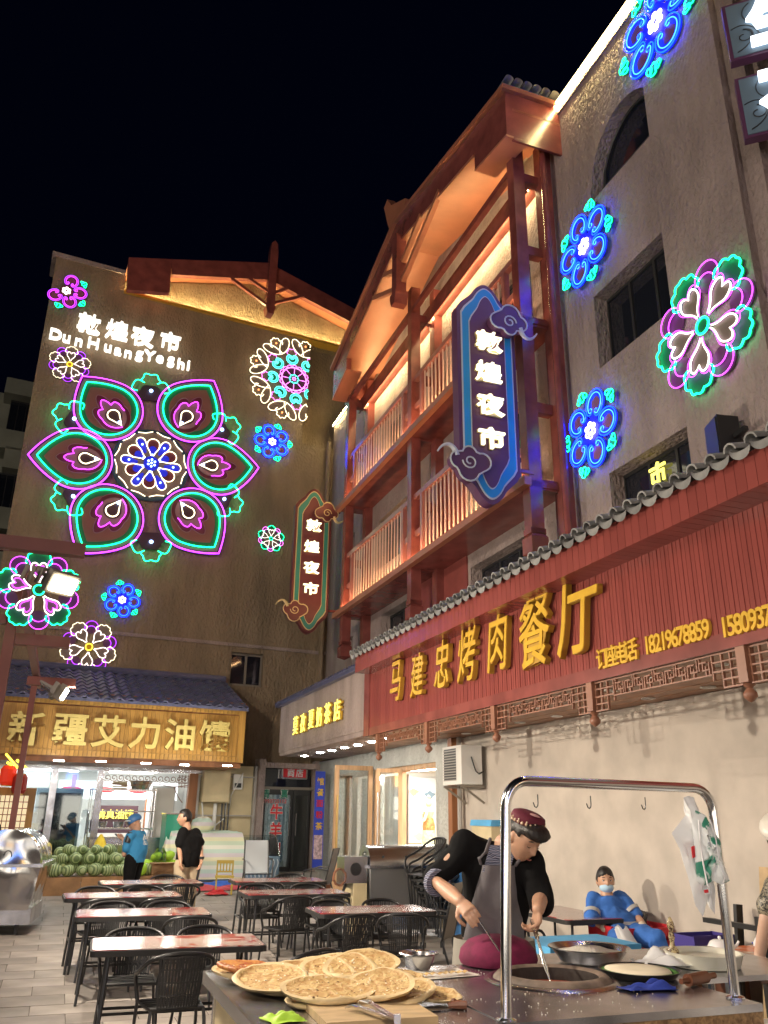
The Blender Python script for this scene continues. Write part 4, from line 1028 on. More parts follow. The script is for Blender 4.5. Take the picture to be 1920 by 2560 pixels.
# ---- gable roof
z5 = lambda x, y: (760 + x * .4822, 200 + y * .4822)
DF = 5.2
def rp(p, d=DF): return RS(*z5(*p), d)
T0, T1, T2_ = (-18.0, 12.55), (-13.55, 13.72), (-8.75, 12.62)
def onslope(x, dz=0):
    (xa, za), (xb, zb) = (T0, T1) if x < T1[0] else (T1, T2_)
    return (x, za + (zb - za) * (x - xa) / (xb - xa) + dz)
def band(x0, x1, t, y0, y1, m, name, top=0):
    xs = sorted({x0, x1, *([T1[0]] if x0 < T1[0] < x1 else [])}); b = MB().mat(m)
    for a, c in zip(xs[:-1], xs[1:]): b.prism([onslope(a, top - t), onslope(c, top - t), onslope(c, top), onslope(a, top)], y0, y1)
    return b.build(name, G)
band(-18.0, -8.75, .52, DF, DF + .12, 'red_wood', 'fascia_board')
band(-18.08, -8.67, .09, DF - .08, DW + .2, 'orange_beam', 'roof_edge', .09)
band(-17.2, -9.9, .06, DF + .0, DW, 'orange_beam', 'soffit_board', -.52)
for a, c in ((-18.0, -16.9), (-9.85, -8.75)):
    b = MB().mat('red_wood').prism([onslope(a, -.88), onslope(c, -.88), onslope(c, -.52), onslope(a, -.52)], DF, DF + .12); b.mat('orange_beam').prism([onslope(a, -.92), onslope(c, -.92), onslope(c, -.88), onslope(a, -.88)], DF - .01, DF + .4)
    b.build('fascia_end', G)
band(-18.0, -8.75, .05, DF + .12, DW, 'orange_beam', 'eave_ceiling', -.30)
b = MB().mat('red_wood'); b.prism([onslope(-8.80, -.95), onslope(-8.75, -.95), onslope(-8.75, 0), onslope(-8.80, 0)], DF + .12, DW + .2); b.prism([onslope(-18.0, -.9), onslope(-17.95, -.9), onslope(-17.95, 0), onslope(-18.0, 0)], DF + .12, DW + .2)
b.build('gable_side', G, kind='stuff')
k = MB().mat('red_wood'); kx = -13.35
k.box(kx - .13, kx + .13, DF - .12, DF + .10, 11.75, 13.2); k.prism([(kx - .16, 11.70), (kx - .09, 11.50), (kx + .09, 11.50), (kx + .16, 11.70), (kx + .16, 11.78), (kx - .16, 11.78)], DF - .15, DF + .13)
k.build('king_post', G)
for p, q in (((-11.3, 12.75), (-13.2, 12.02)), ((-15.0, 12.75), (-13.5, 12.02)), ((-12.2, 12.9), (-13.2, 12.5)), ((-14.3, 12.9), (-13.5, 12.5))):
    MB().mat('orange_beam').bar((p[0], DF + .02, p[1]), (q[0], DF + .02, q[1]), .10, .10, up=(0, 1, 0)).build('brace', G)
MB().mat('orange_beam').box(-15.6, -11.0, DF + .12, DF + .22, 12.05, 12.14).build('collar_beam', G) if False else None
orn = [(-13.2, 13.75), (-13.9, 13.7), (-14.15, 14.15), (-14.42, 14.85), (-14.2, 14.92), (-13.95, 14.55), (-13.1, 14.05)]
MB().mat('orange_beam').prism(orn[::-1], DF + .02, DF + .2).build('ridge_ornament', G)
tg = MB().mat('tile_grey')
tg.grid(lambda u, v: (.075 * math.cos(math.pi * u), v * .5 - .04, .07 * math.sin(math.pi * u)), 8, 1); tgm = tg.mesh('roof_tile', 60)
MB().mat('tile_grey').prism([onslope(-18.05, .09), onslope(-13.55, .09), onslope(-13.55, .13), onslope(-18.05, .13)], DF - .05, DW + 1.5).prism([onslope(-13.55, .09), onslope(-8.7, .09), onslope(-8.7, .13), onslope(-13.55, .13)], DF - .05, DW + 1.5).build('roof_deck', G)
# side verge tiles seen against the sky
for i in range(7): mesh_obj('roof_tile', tgm, G, T3(-8.62, DF + .0 + i * .17, onslope(-8.7, .12)[1]) @ Matrix.Rotation(R(90), 4, 'Z'))
# drain pipes
MB(FR).mat('red_wood').tube([(-8.98, 5.98, 4.2), (-8.98, 5.98, 12.1)], .055, 8).build('drain_pipe', label='red drain pipe beside the nearest gallery pillar', cat='drain pipe')

# ---------------------------------------------------------------- hanging signs with clouds
def BF(s, d, z): return frame(N1, E1, E1 * s + N1 * d + Vector((0, 0, z)))
def BSs(u, v, s): q = ray(u, v); P = CAMP + q * (s / q.dot(E1)); return P.dot(N1), P.z
def sign_outline(w, h, k=0.0):
    w -= k; h -= k * 1.2; sh = .46
    r_ = [(w, -h + sh * 1.05)] + bez((w, -h + sh), (w * .80, -h + sh * .72), (w * .48, -h + sh * .52), (w * .42, -h + sh * .34), 5)[1:] + bez((w * .42, -h + sh * .34), (w * .30, -h + .06), (w * .12, -h + .0), (0, -h), 5)[1:]
    lower = r_[::-1]                                  # bottom centre -> right
    right = lower + [(x, -z) for x, z in reversed(lower)]
    return right + [(-x, z) for x, z in reversed(right)][1:-1]
def cloud_pts(s):
    pts = []
    for cx, cz, r_, a0, a1 in ((-.20, -.02, .13, 120, 290), (.0, -.12, .11, 200, 350), (.17, .0, .13, -60, 75), (.02, .14, .16, 10, 165)): pts += arc(cx, cz, r_, a0, a1, 7)
    return [(x * s, z * s) for x, z in pts]
def hanging_sign(label, s, pxL, pxR, pyT, pyB, cols, thick, chars, cs):
    dL, _ = BSs(pxL[0], pxL[1], s); dR, _ = BSs(pxR[0], pxR[1], s); cx = (dL + dR) / 2; w = (dR - dL) / 2
    zt = BSs(*pyT, s)[1]; zb = BSs(*pyB, s)[1]; cz = (zt + zb) / 2; h = (zt - zb) / 2
    t = thing('hanging_sign', label, 'sign', BF(s, cx, cz), 'vertical hanging signs of the night market')
    m_out, m_band, m_in, m_line, m_side = cols
    panel(sign_outline(w, h), m_out, 0, thick).build('sign_box', t)
    for kk, m_, y in ((.055, m_line, -.012), (.075, m_band, -.016), (.175, m_line, -.022), (.19, m_in, -.028)):
        panel(sign_outline(w, h, kk), m_, y, 0).build('sign_layer', t)
    for (cx_, cz_, fl) in ((w * .66, h - .66, 1), (-w * .85, -h + .50, -1)):
        c = MB().mat(m_out); body = cloud_pts(.95); c = panel(body, m_out, -.16, -.05)
        c2 = MB().mat(m_line); X = T3(cx_, 0, cz_) @ Matrix.Scale(-1 if fl < 0 else 1, 4, (1, 0, 0)); X = T3(cx_, 0, cz_)
        if fl < 0: X = X @ Matrix.Rotation(R(180), 4, 'Y')
        o = mesh_obj('cloud', c.mesh('cloud'), t, X)
        outl = body + body[:1]
        tail = bez((.18, -.06), (.22, -.24), (.36, -.26), (.46, -.08), 10)
        b_ = MB().mat(m_line).tube(P3(outl, -.165), .013, 5, closed=True); b_.tube(P3(spiral(0, 0, .11, .03, 0, 470, 18), -.165), .012, 5)
        b_.tube(P3(tail, -.14), [.035 * (1 - i / 11) + .008 for i in range(11)], 6)
        mesh_obj('cloud_line', b_.mesh('cloud_line'), o)
        MB().mat(m_out).tube(P3([(a, c_ + .02) for a, c_ in tail], -.10), [.06 * (1 - i / 11) + .01 for i in range(11)], 6)
    for ch, (u, v) in zip('敦煌夜市', chars):
        x, z = BSs(u, v, s); mesh_obj('character', text_mesh(ch, cs, .07, 'letter_warm', .012, 1.3), t, T3(x - cx, -.07, z - cz))
        mesh_obj('character_shell', text_mesh(ch, cs, .03, 'board_cream', .03, 1.3), t, T3(x - cx, -.045, z - cz))
    for zz in (h - .5, -h + .6): MB().mat('red_wood').bar((w - .02, thick / 2, zz), (w + .25, thick / 2, zz), .05).build('bracket', t)
    return t
kz = .4822; zc = lambda x, y: (1130 + x * .2621, 700 + y * .2621); zd = lambda x, y: (680 + x * .1808, 1200 + y * .1808)
hanging_sign('larger hanging sign, mauve with blue border and clouds, in front of the gallery', 9.12, zc(60, 1000), zc(640, 1500), zc(310, 50), zc(380, 2140),
             ('board_mauve', 'board_blue', 'board_mauve', 'board_white', 'board_dark'), .18, [zc(330, 610), zc(325, 900), zc(345, 1210), zc(355, 1530)], .33)
hanging_sign('smaller hanging sign, maroon with teal border and clouds, beside the inner wall corner', 18.55, zd(290, 1100), zd(800, 1100), zd(590, 125), zd(460, 2115),
             ('board_maroon', 'board_teal', 'board_maroon', 'board_cream', 'board_mauve'), .18, [zd(570, 640), zd(540, 930), zd(535, 1220), zd(525, 1510)], .31)

# boards with white characters at the right edge
az = R(111); xd = Vector((math.sin(az), math.cos(az), 0)); yd = Vector((0, 0, 1)).cross(xd)
for k, (v0, ch, lab) in enumerate(((10.02, '生', 'slate blue board with the lit character at the upper right edge of the photo'), (8.92, '不', 'lower slate blue lit board at the right edge of the photo'), (11.12, '', 'slate blue board cut by the top edge of the photo'))):
    P = E1 * 5.07 + N1 * 5.92 + Vector((0, 0, v0)) 
    t = thing('projecting_board', lab, 'sign', frame(xd, yd, P), 'slate blue projecting boards')
    MB().mat('board_mauve').box(0, 1.0, 0, .1, -.42, .42).build('frame', t); MB().mat('slate_blue').box(.035, .965, -.01, 0, -.385, .385).build('panel', t)
    MB().mat('frame_dark').tube(P3(spiral(.17, -.12, .10, .03, 90, -270, 14), -.014), .006, 4).tube(P3(bez((.17, -.02), (.33, -.02), (.28, -.25), (.08, -.33)), -.014), .007, 4).tube(P3(arc(.36, .2, .17, 120, 240), -.014), .005, 4).tube(P3(bez((.05, .02), (.2, .10), (.3, .0), (.33, -.15)), -.014), .005, 4).build('scroll_print', t)
    if ch: mesh_obj('character', text_mesh(ch, .74, .05, 'letter_cold' if 'letter_cold' in MT else 'letter_white', .045), t, T3(.58, -.05, .03))
# black speaker box
x, z = RS(1812, 1105, 6.0)
sp = thing('loudspeaker', 'black loudspeaker box fixed on the wall above the grey tile edge', 'loudspeaker', at(FR, x, 6.0, z, R(-20)))
MB().mat('black_plastic').slab([(-.16, -.12), (.16, -.12), (.12, .12), (-.12, .12)], -.24, .24).build('cabinet', sp); MB().mat('frame_dark').box(-.14, .14, -.135, -.121, -.22, .22).build('grille', sp); MB().mat('black_metal').bar((.14, .05, 0), (.3, .1, .02), .05).build('bracket', sp)

# ================================================================ restaurant front
Q = thing('restaurant_front', 'restaurant front with long red plank sign, gold characters, tile edge and beige wall', 'restaurant', FR)
DSg, DB, ZS = 4.5, 5.95, 2.87
MB().mat('plaster').box(-12.62, 3, DB, DB + .2, -.3, ZS).build('wall', Q)
MB().mat('stucco_grey').box(-12.62, 3, DB + .2, 6.18, -.3, 4.1).build('wall_core', Q)
sf = MB().mat('soffit_wood'); d_ = DSg + .06
for i in range(12): sf = MB().mat('soffit_wood').box(-12.75, 3, DSg + .06 + i * .1155, DSg + .06 + (i + 1) * .1155 - .006, ZS + .004 * (i % 2), ZS + .02); sf.build('soffit_board', Q)
MB().mat('red_bare').box(-12.78, 3, DSg + .03, DSg + .09, ZS, 4.12).build('sign_backing', Q)
MB().mat('red_wood').box(-12.95, -12.70, DSg - .03, DSg + .25, ZS, 4.0).build('end_board', Q)
MB().mat('red_wood').box(-12.70, 3, DSg - .02, DSg + .03, ZS, ZS + .12).build('bottom_rail', Q)
MB().mat('red_bare').slab([(-12.9, DSg + .08), (3, DSg + .08), (3, DB + .3), (-12.9, DB + .3)], 4.06, 4.12).build('roof_deck', Q)
pk = MB().mat('red_plank').prism([(-.048, 0), (.048, 0), (.048, .93), (-.048, .93)], -.012, .03)
pk.prism([(-.006, 0), (.006, 0), (.006, .93), (-.006, .93)], -.018, -.012); pk = pk.mesh('plank')
cp_ = MB().mat('red_plank').box(-.048, .048, 0, .03, 0, .27).box(-.048, .048, .03, .30, 0, .02).mesh('cap_plank')
x = -12.65
while x < -2.4: mesh_obj('plank', pk, Q, T3(x, DSg, ZS + .12)); mesh_obj('cap_plank', cp_, Q, T3(x, DSg - .28, 3.84)); x += .10
# tile edge: cover tiles and leaf shaped drip tiles
ct = MB().mat('tile_grey')
ct.grid(lambda u, v: (.060 * math.cos(math.pi * u), v * .42, .012 + .060 * math.sin(math.pi * u)), 8, 1)
ct.grid(lambda u, v: (.046 * math.cos(math.pi * u), v * .42, .012 + .046 * math.sin(math.pi * u)), 8, 1)
ct.grid(lambda u, v: ((.046 + .014 * v) * math.cos(math.pi * u), 0, .012 + (.046 + .014 * v) * math.sin(math.pi * u)), 8, 1)
ctm = ct.mesh('cover_tile', 50)
dt = MB().mat('tile_grey')
def drip(u, v):
    a = math.pi * (1 + u); hang = .065 * math.sin(math.pi * u) ** .8
    return (.10 * math.cos(a) + .10 * 0, -.005 - .02 * v, .025 + .035 * math.sin(a) - hang * v)
dt.grid(drip, 10, 2); dt.grid(lambda u, v: (.10 * math.cos(math.pi * (1 + u)), v * .4, .035 + .045 * math.sin(math.pi * (1 + u))), 10, 1)
dtm = dt.mesh('drip_tile', 50)
x = -12.75; ti = 0
while x < -2.4:
    j = Matrix.Rotation(rnd.uniform(-.03, .03), 4, 'Z')
    mesh_obj('cover_tile', ctm, Q, T3(x, DSg - .34, 4.14) @ j @ Matrix.Rotation(R(-14), 4, 'X') @ Matrix.Rotation(R(28), 4, 'X')); mesh_obj('drip_tile', dtm, Q, T3(x + .1, DSg - .33, 4.13) @ j @ Matrix.Rotation(R(14), 4, 'X')); x += .20; ti += 1
# sign characters
k2 = lambda x, y: (900 + x * .6148, 1380 + y * .6148)
for ch, px, sz, sx in (('马', (150, 525), .66, .70), ('建', (237, 500), .62, .72), ('忠', (337, 455), .66, .72), ('烤', (440, 412), .72, .70), ('肉', (565, 360), .72, .72), ('餐', (715, 313), .84, .78), ('厅', (893, 243), .90, .80)):
    x, z = RS(*k2(*px), DSg - .08)
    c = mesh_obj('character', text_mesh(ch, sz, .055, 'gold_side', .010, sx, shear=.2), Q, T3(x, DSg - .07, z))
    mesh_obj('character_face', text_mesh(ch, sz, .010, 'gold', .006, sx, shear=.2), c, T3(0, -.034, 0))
for ch, px in (('订', (990, 433)), ('座', (1028, 422)), ('电', (1067, 410)), ('话', (1104, 398))):
    x, z = RS(*k2(*px), DSg - .03); mesh_obj('character', text_mesh(ch, .20, .03, 'gold', .02), Q, T3(x, DSg - .03, z))
x0, z0 = RS(*k2(1160, 383), DSg - .03); x1, _ = RS(*k2(1424, 312), DSg - .03)
def digits(s_, xa, xb, z): 
    for i, ch in enumerate(s_): mesh_obj('digit', text_mesh(ch, .21, .03, 'gold', .02, .85), Q, T3(xa + (xb - xa) * (i + .5) / len(s_), DSg - .03, z))
digits('18219678859', x0, x1, z0); x2, z2 = RS(*k2(1470, 300), DSg - .03); digits('15809371', x2, x2 + (x1 - x0) * 8 / 11, z2 - .02)
# fretwork bays and turned pendants
pend = MB().mat('fret').box(-.045, .045, -.045, .045, -.26, 0)
pend.lathe([(.03, -.26), (.045, -.275), (.022, -.30), (.05, -.335), (.05, -.36), (.02, -.39), (0, -.40)], 12); pm_ = pend.mesh('pendant_post', 50)
def fret_panel():
    b = MB().mat('fret'); L = 1.93 - .09; t = .012
    def h(x0, x1, z): b.box(x0, x1, -.012, .012, z - t / 2, z + t / 2)
    def v(x, z0, z1): b.box(x - t / 2, x + t / 2, -.0115, .0115, z0, z1)
    h(-L / 2, L / 2, -.01); h(-L / 2 + .30, L / 2 - .30, -.155)
    for sgn in (-1, 1):
        e = sgn * L / 2
        for q in (.012, .10, .19, .29): v(e - sgn * q, -.27 if q < .2 else -.20, -.01)
        for z in (-.07, -.14, -.205, -.265): h(min(e, e - sgn * (.29 if z > -.2 else .19)), max(e, e - sgn * (.29 if z > -.2 else .19)), z)
    n = 9; W = (L - .62) / n
    for i in range(n):
        c = -L / 2 + .31 + (i + .5) * W
        for q in (-.40, .40): v(c + q * W, -.155 if (i + (q > 0)) % 2 else -.11, -.01 if (i + (q > 0)) % 2 == 0 else -.05)
        h(c - W * .40, c + W * .2, -.05); h(c - W * .2, c + W * .40, -.11); v(c - W * .12, -.11, -.05); v(c + W * .12, -.155, -.08)
    return b.mesh('fretwork_panel')
fm = fret_panel()
for i in range(-1, 5):
    s = 4.67 + 1.93 * i
    if s > 1.5:
        mesh_obj('pendant_post', pm_, Q, T3(-s, DSg + .04, ZS)); mesh_obj('fretwork_panel', fm, Q, T3(-s - .965, DSg + .04, ZS)) if i < 4 else None
for s, d in ((11.61, 5.66), (9.89, 5.62), (9.04, 5.66), (8.14, 5.66), (7.22, 5.64), (6.33, 5.65), (6.9, 4.95), (6.1, 4.86), (5.3, 4.87), (8.4, 4.95), (10.6, 4.95)):
    o = MB().mat('white_paint').lathe([(.075, 0), (.075, .01), (.055, .01)], 16, T3(-s, d, ZS - .012), cap=False).mat('downlight_dim' if 'downlight_dim' in MT else 'white_paint').lathe([(.055, .006), (.0, .007)], 14, T3(-s, d, ZS - .010), cap=False).build('downlight', Q)

# ================================================================ milk tea shop
TS = thing('tea_shop', 'milk tea shop with grey stucco front, yellow lit lettering and open wooden glass doors', 'shop', FR)
b = MB().mat('stucco_tan').box(-18.86, -12.97, DSg, DSg + .2, 2.98, 3.98)
b.prism([(-18.86, 2.98), (-18.86, 2.92), (-18.70, 2.90), (-12.97, 2.90), (-12.97, 2.98)][::-1], DSg + .02, DSg + .2); b.build('fascia', TS)
MB().mat('stucco_tan').box(-18.9, -12.97, DSg + .2, 5.9, 2.90, 3.0).build('soffit', TS)
MB().mat('tile_blue').box(-19.0, -12.97, DSg - .10, DB + .2, 3.98, 4.06).build('roof_deck', TS)
stm = MB().mat('tile_blue').grid(lambda u, v: (.05 * math.cos(math.pi * u), v * .3, .05 * math.sin(math.pi * u)), 6, 1).add([(-.05, 0, 0), (.05, 0, 0), (.0, 0, -.06)], [(0, 1, 2)]).mesh('eave_tile', 60)
x = -18.9
while x < -12.97: mesh_obj('eave_tile', stm, TS, T3(x, DSg - .13, 4.04)); x += .135
wb_ = MB().mat('stucco_grey'); wall(wb_, -20.5, -12.62, -.3, 2.9, 5.9, 6.15, S_((17.75, 18.7, .75, 2.5), (13.3, 16.45, .30, 2.55))); wb_.build('wall', TS)
zz_ = lambda x, y: (720 + x * .0964, 1720 + y * .0964)
for ch, px in (('莫', (215, 970)), ('孜', (405, 900)), ('夏', (620, 810)), ('奶', (825, 745)), ('茶', (1045, 650)), ('店', (1295, 565))):
    x, z = RS(*zz_(*px), DSg - .06)
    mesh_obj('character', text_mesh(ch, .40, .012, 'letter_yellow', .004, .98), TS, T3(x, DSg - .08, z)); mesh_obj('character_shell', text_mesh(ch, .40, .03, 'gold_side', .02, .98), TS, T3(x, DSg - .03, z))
for s, d in ((18.3, 4.95), (17.13, 4.97), (16.46, 5.02), (15.6, 5.01), (14.87, 5.03), (14.1, 5.04), (13.3, 5.05)):
    MB().mat('downlight').lathe([(.07, 0), (.07, .012)], 14, T3(-s, d, 2.888)).build('downlight', TS)
# doors and openings
def leaf(par, F, w, z0, z1, name='glass_door', fw=.09, m='oak'):
    b = MB().mat(m); b.box(0, fw, -.03, .03, z0, z1); b.box(w - fw, w, -.03, .03, z0, z1); b.box(fw, w - fw, -.029, .029, z1 - fw, z1); b.box(fw, w - fw, -.029, .029, z0, z0 + fw * 1.3)
    o = mesh_obj(name, b.mesh(name), par, F); mesh_obj('pane', MB().mat('glass_clear').box(fw, w - fw, -.004, .004, z0 + fw * 1.3, z1 - fw).mesh('pane'), o)
    mesh_obj('pull', MB().mat('brass' if w > .5 else 'steel').cyl((fw * .5, -.08, z0 + .5), (fw * .5, -.08, z0 + 1.75), .016, 8).mesh('pull'), o); return o
dd0 = BSs(833, 2060, 16.42)[0]
leaf(TS, T3(-16.42, 5.88, 0) @ Matrix.Rotation(R(-90), 4, 'Z') if False else T3(-16.42, dd0, 0) @ Matrix.Rotation(R(90), 4, 'Z'), 5.88 - dd0, .30, 2.62)
leaf(TS, T3(-15.0, 5.45, 0) @ Matrix.Rotation(R(70), 4, 'Z'), .48, .33, 2.5, m='oak', fw=.07)
b = MB().mat('oak').box(-16.45, -13.3, 5.94, 6.04, 2.46, 2.55).box(-16.45, -16.38, 5.94, 6.04, .30, 2.46).box(-13.37, -13.3, 5.94, 6.04, .3, 2.46).box(-15.05, -14.97, 5.94, 6.04, .3, 2.46).build('door_frame', TS)
st = MB().mat('curtain_white' if 'curtain_white' in MT else 'white_paint')
for i in range(4): MB().mat('white_paint').grid(lambda u, v: (-16.36 + i * .33 + u * .31, 6.12 + .012 * math.sin(u * 9), .32 + v * 2.1), 8, 1).build('strip_curtain', TS)
MB().mat('glass_shop').box(-18.7, -17.75, 6.02, 6.03, .75, 2.5).build('window_pane', TS)
MB().mat('concrete').box(-17.6, -12.9, 5.0, 5.9, .10, .24).build('step', TS); MB().mat('wood_tray').box(-17.6, -12.9, 4.98, 5.0, .10, .22).build('step_edge', TS)
MB().mat('concrete').box(-17.0, -13.0, 5.45, 5.9, .24, .36).build('step', TS)
MB().mat('wood_dark').box(-18.86, -17.6, 5.2, 5.9, .1, .34).build('step', TS)
# interior
rm_ = MB().mat('white_paint').box(-20.4, -11.0, 9.6, 9.7, .3, 2.9).box(-20.5, -20.4, 6.15, 9.6, .3, 2.9).box(-11.0, -10.9, 6.15, 9.6, .3, 2.9); rm_.build('room_wall', TS)
MB().mat('oak').box(-20.4, -11.0, 6.15, 9.6, .24, .30).build('room_floor', TS); MB().mat('white_paint').box(-20.4, -11.0, 6.15, 9.6, 2.75, 2.8).build('room_ceiling', TS)
for xx in (-19.4, -17.8, -16, -14.2, -12.5): MB().mat('interior_panel').box(xx - .5, xx + .5, 6.35, 8.4, 2.73, 2.748).build('assumed_ceiling_light', TS)  # ceiling lights assumed, more and wider ones added to brighten the room
MB().mat('wood_tray').box(-20.39, -20.3, 6.2, 9.55, .3, 1.05).build('wainscot', TS)
# painted mural, generic clouds and leaves
mu = thing('wall_mural', 'pale painted wall mural with green and red patches inside the tea shop', 'mural', at(FR, -20.33, 8.2, 1.75, R(90)))
MB().mat('board_white').box(-1.1, 1.1, -.03, .02, -.7, .85).build('panel', mu)
for i in range(16):
    m_ = ('neon_back_green', 'bread_red', 'board_cream', 'board_blue')[i % 4]; m_ = ('slate_blue', 'oak', 'melamine', 'pipe_grey')[i % 4]; a, c = rnd.uniform(-.9, .9), rnd.choice((-1, 1)) * rnd.uniform(.35, .6)
    panel([(a + .14 * math.cos(R(q)) * (1 + .3 * math.sin(R(3 * q))), c + .08 * math.sin(R(q)) * (1 + .3 * math.cos(R(4 * q)))) for q in range(0, 360, 30)], m_, -.034 - .001 * i, -.03).build('painted_patch', mu)

# robed figurine on a wooden cabinet, and a small round table seen through the glass
cb = thing('display_cabinet', 'pale wooden cabinet carrying the painted figurine inside the tea shop', 'cabinet', at(FR, -17.5, 7.55, .3)); MB().mat('wood_board').box(-.8, .8, -.3, .3, 0, .68).build('body', cb)
fg = thing('figurine', 'painted standing figurine in red and green robe seen through the tea shop door', 'figurine', at(FR, -17.3, 7.5, .98, R(-35)))
MB().mat('statue_skin').lathe([(.05, .62), (.10, .72), (.13, .80), (.05, .86), (.035, .90)], 14).ball((0, 0, .97), .075, 14, 10, (1, 1, 1.2)).ball((0, 0, 1.09), .035, 10, 8).tube([(.13, 0, .80), (.20, -.05, .62), (.26, -.15, .55)], [.04, .03, .02], 8).tube([(-.13, 0, .80), (-.19, -.03, .60), (-.12, -.14, .62)], [.04, .03, .02], 8).build('body', fg, 60)
MB().mat('bread_red').lathe([(.13, .40), (.14, .5), (.11, .62), (.10, .66)], 14).tube([(-.12, -.06, .82), (.0, -.13, .72), (.12, -.10, .60)], .03, 6).build('sash', fg, 60)
MB().mat('robe').lathe([(.20, 0), (.17, .12), (.15, .28), (.14, .42)], 14).build('robe', fg, 60)
tb = thing('round_table', 'small white round cafe table seen through the glass door', 'table', at(FR, -18.6, 6.9, .3)); MB().mat('white_paint').lathe([(.38, .70), (.38, .73)], 24).build('table_top', tb); MB().mat('brass').cyl((0, 0, 0), (0, 0, .70), .02, 8).build('leg', tb)
pl_ = thing('added_pendant_lamp', 'round white pendant lamp added to brighten the tea shop window', 'lamp', at(FR, -18.9, 7.1, 1.75)); MB().mat('letter_warm').ball((0, 0, 0), .16, 16, 10, (1.3, 1.3, .8)).build('lamp_shade', pl_, 60); MB().mat('black_metal').cyl((0, 0, .1), (0, 0, 1.0), .006, 5).build('cord', pl_)  # pendant added to brighten the interior behind the window
# ================================================================ red steel stall frame with flood lamps
SF = thing('steel_lamp_frame', 'red steel frame of posts and arms standing along the left side of the square', 'frame', FR)
def flood(s, d, z, tgt, label, power, size=(.16, .10), col=(1, .865, .70)):
    P = E1 * s + N1 * d + Vector((0, 0, z)); T = Vector(tgt) - P
    q = T.to_track_quat('-Z', 'Y').to_matrix().to_4x4(); M = Matrix.Translation(P) @ q
    t = thing('flood_lamp', label, 'flood light', M, 'flood lamps on the red steel frame')
    MB().mat('frame_grey').box(-size[0] / 2 - .02, size[0] / 2 + .02, -size[1] / 2 - .02, size[1] / 2 + .02, 0, .05).build('housing', t)
    for i in range(7): MB().mat('frame_grey').box(-size[0] / 2 + .02 + i * .048, -size[0] / 2 + .028 + i * .048, -size[1] / 2, size[1] / 2, .05, .085).build('cooling_fin', t)
    MB().mat('lamp_face').box(-size[0] / 2, size[0] / 2, -size[1] / 2, size[1] / 2, -.012, -.001).build('lens', t)
    MB().mat('frame_grey').bar((-size[0] / 2, 0, .03), (-size[0] / 2, .0, .22), .02).bar((size[0] / 2, 0, .03), (size[0] / 2, 0, .22), .02).bar((-size[0] / 2, 0, .22), (size[0] / 2, 0, .22), .02).build('bracket', t)
    L_ = bpy.data.lights.new('flood_light', 'AREA'); L_.shape = 'RECTANGLE'; L_.size = size[0]; L_.size_y = size[1]; L_.energy = power; L_.color = col; L_.spread = R(165)
    lo = bpy.data.objects.new('flood_light', L_); col_ = sc.collection; col_.objects.link(lo); lo.parent = t; lo.matrix_local = T3(0, 0, -.03)
    return t
PB = .045
posts = (8.15, 14.5, 1.2, -6)
for s in posts:
    MB().mat('red_paint').box(-s - PB, -s + PB, -.62 - PB, -.62 + PB, -.1, 3.75).build('post', SF)
MB().mat('red_paint').box(-16, -8.2, -.62 - .05, -.62 + .05, 3.72, 3.82).build('top_rail', SF)
MB().mat('red_paint').box(-8.2, -8.1, -.57, -.10, 3.10, 3.20).build('arm', SF)
MB().mat('red_paint').box(-8.2, -8.1, -1.6, -.67, 3.28, 3.36).build('arm', SF)
for s in (.9, -.8, 11.2): MB().mat('red_paint').box(-s - .05, -s + .05, -.57, .0, 3.15, 3.25).build('arm', SF)
p1 = CAMP + ray(158, 1462) * 1.0; p1 = CAMP + ray(158, 1462) * (4.95 / ray(158, 1462).y)
def SD(P): return P.dot(E1), P.dot(N1), P.z
s_, d_, z_ = SD(p1)
def tgt(s, d, z): return E1 * s + N1 * d + Vector((0, 0, z))
MB().mat('red_paint').box(-s_ - .04, -s_ + .04, -1.6, d_ + .10, z_ + .19, z_ + .27).build('arm', SF)
flood(s_, d_, z_, tgt(s_ - 3.2, 2.0, .4), 'flood lamp nearest the camera in front of the big pink and green neon flower', 105)
p2 = CAMP + ray(160, 1735) * (7.55 / ray(160, 1735).y); s_, d_, z_ = SD(p2)
flood(s_, d_, z_, tgt(s_ - .5, 5.2, .2), 'flood lamp on the lower arm of the red post above the bakery sign', 220)
flood(.9, -.4, 3.0, tgt(2.2, 3.6, .4), 'assumed unseen flood lamp of the frame left of the camera', 56)  # lamp assumed from the fretwork shadows, shifted out of view
flood(-.9, -.2, 3.0, tgt(0, 4.2, .4), 'assumed unseen flood lamp of the frame behind the camera', 38)  # next lamp of the row, assumed, out of view
flood(11.2, -.2, 3.05, tgt(12.5, 5.2, .2), 'assumed farthest flood lamp of the red frame', 230)  # lamp assumed by continuing the row
# neon flower hung on the frame
P = CAMP + ray(96, 1476) * (7.3 / ray(96, 1476).y); toc = (CAMP - P); a_ = math.atan2(toc.x, -toc.y) 
t = thing('neon_flower', 'white neon flower with pink hearts and green leaves hung on the red lamp post', 'neon sign', Matrix.Translation(P) @ Matrix.Rotation(a_ + R(10), 4, 'Z'), NG)
heart_flower(t, .37, 80, 'neon_white', 'neon_pink', 'neon_pink', 'neon_green', 'neon_green', r=.02)
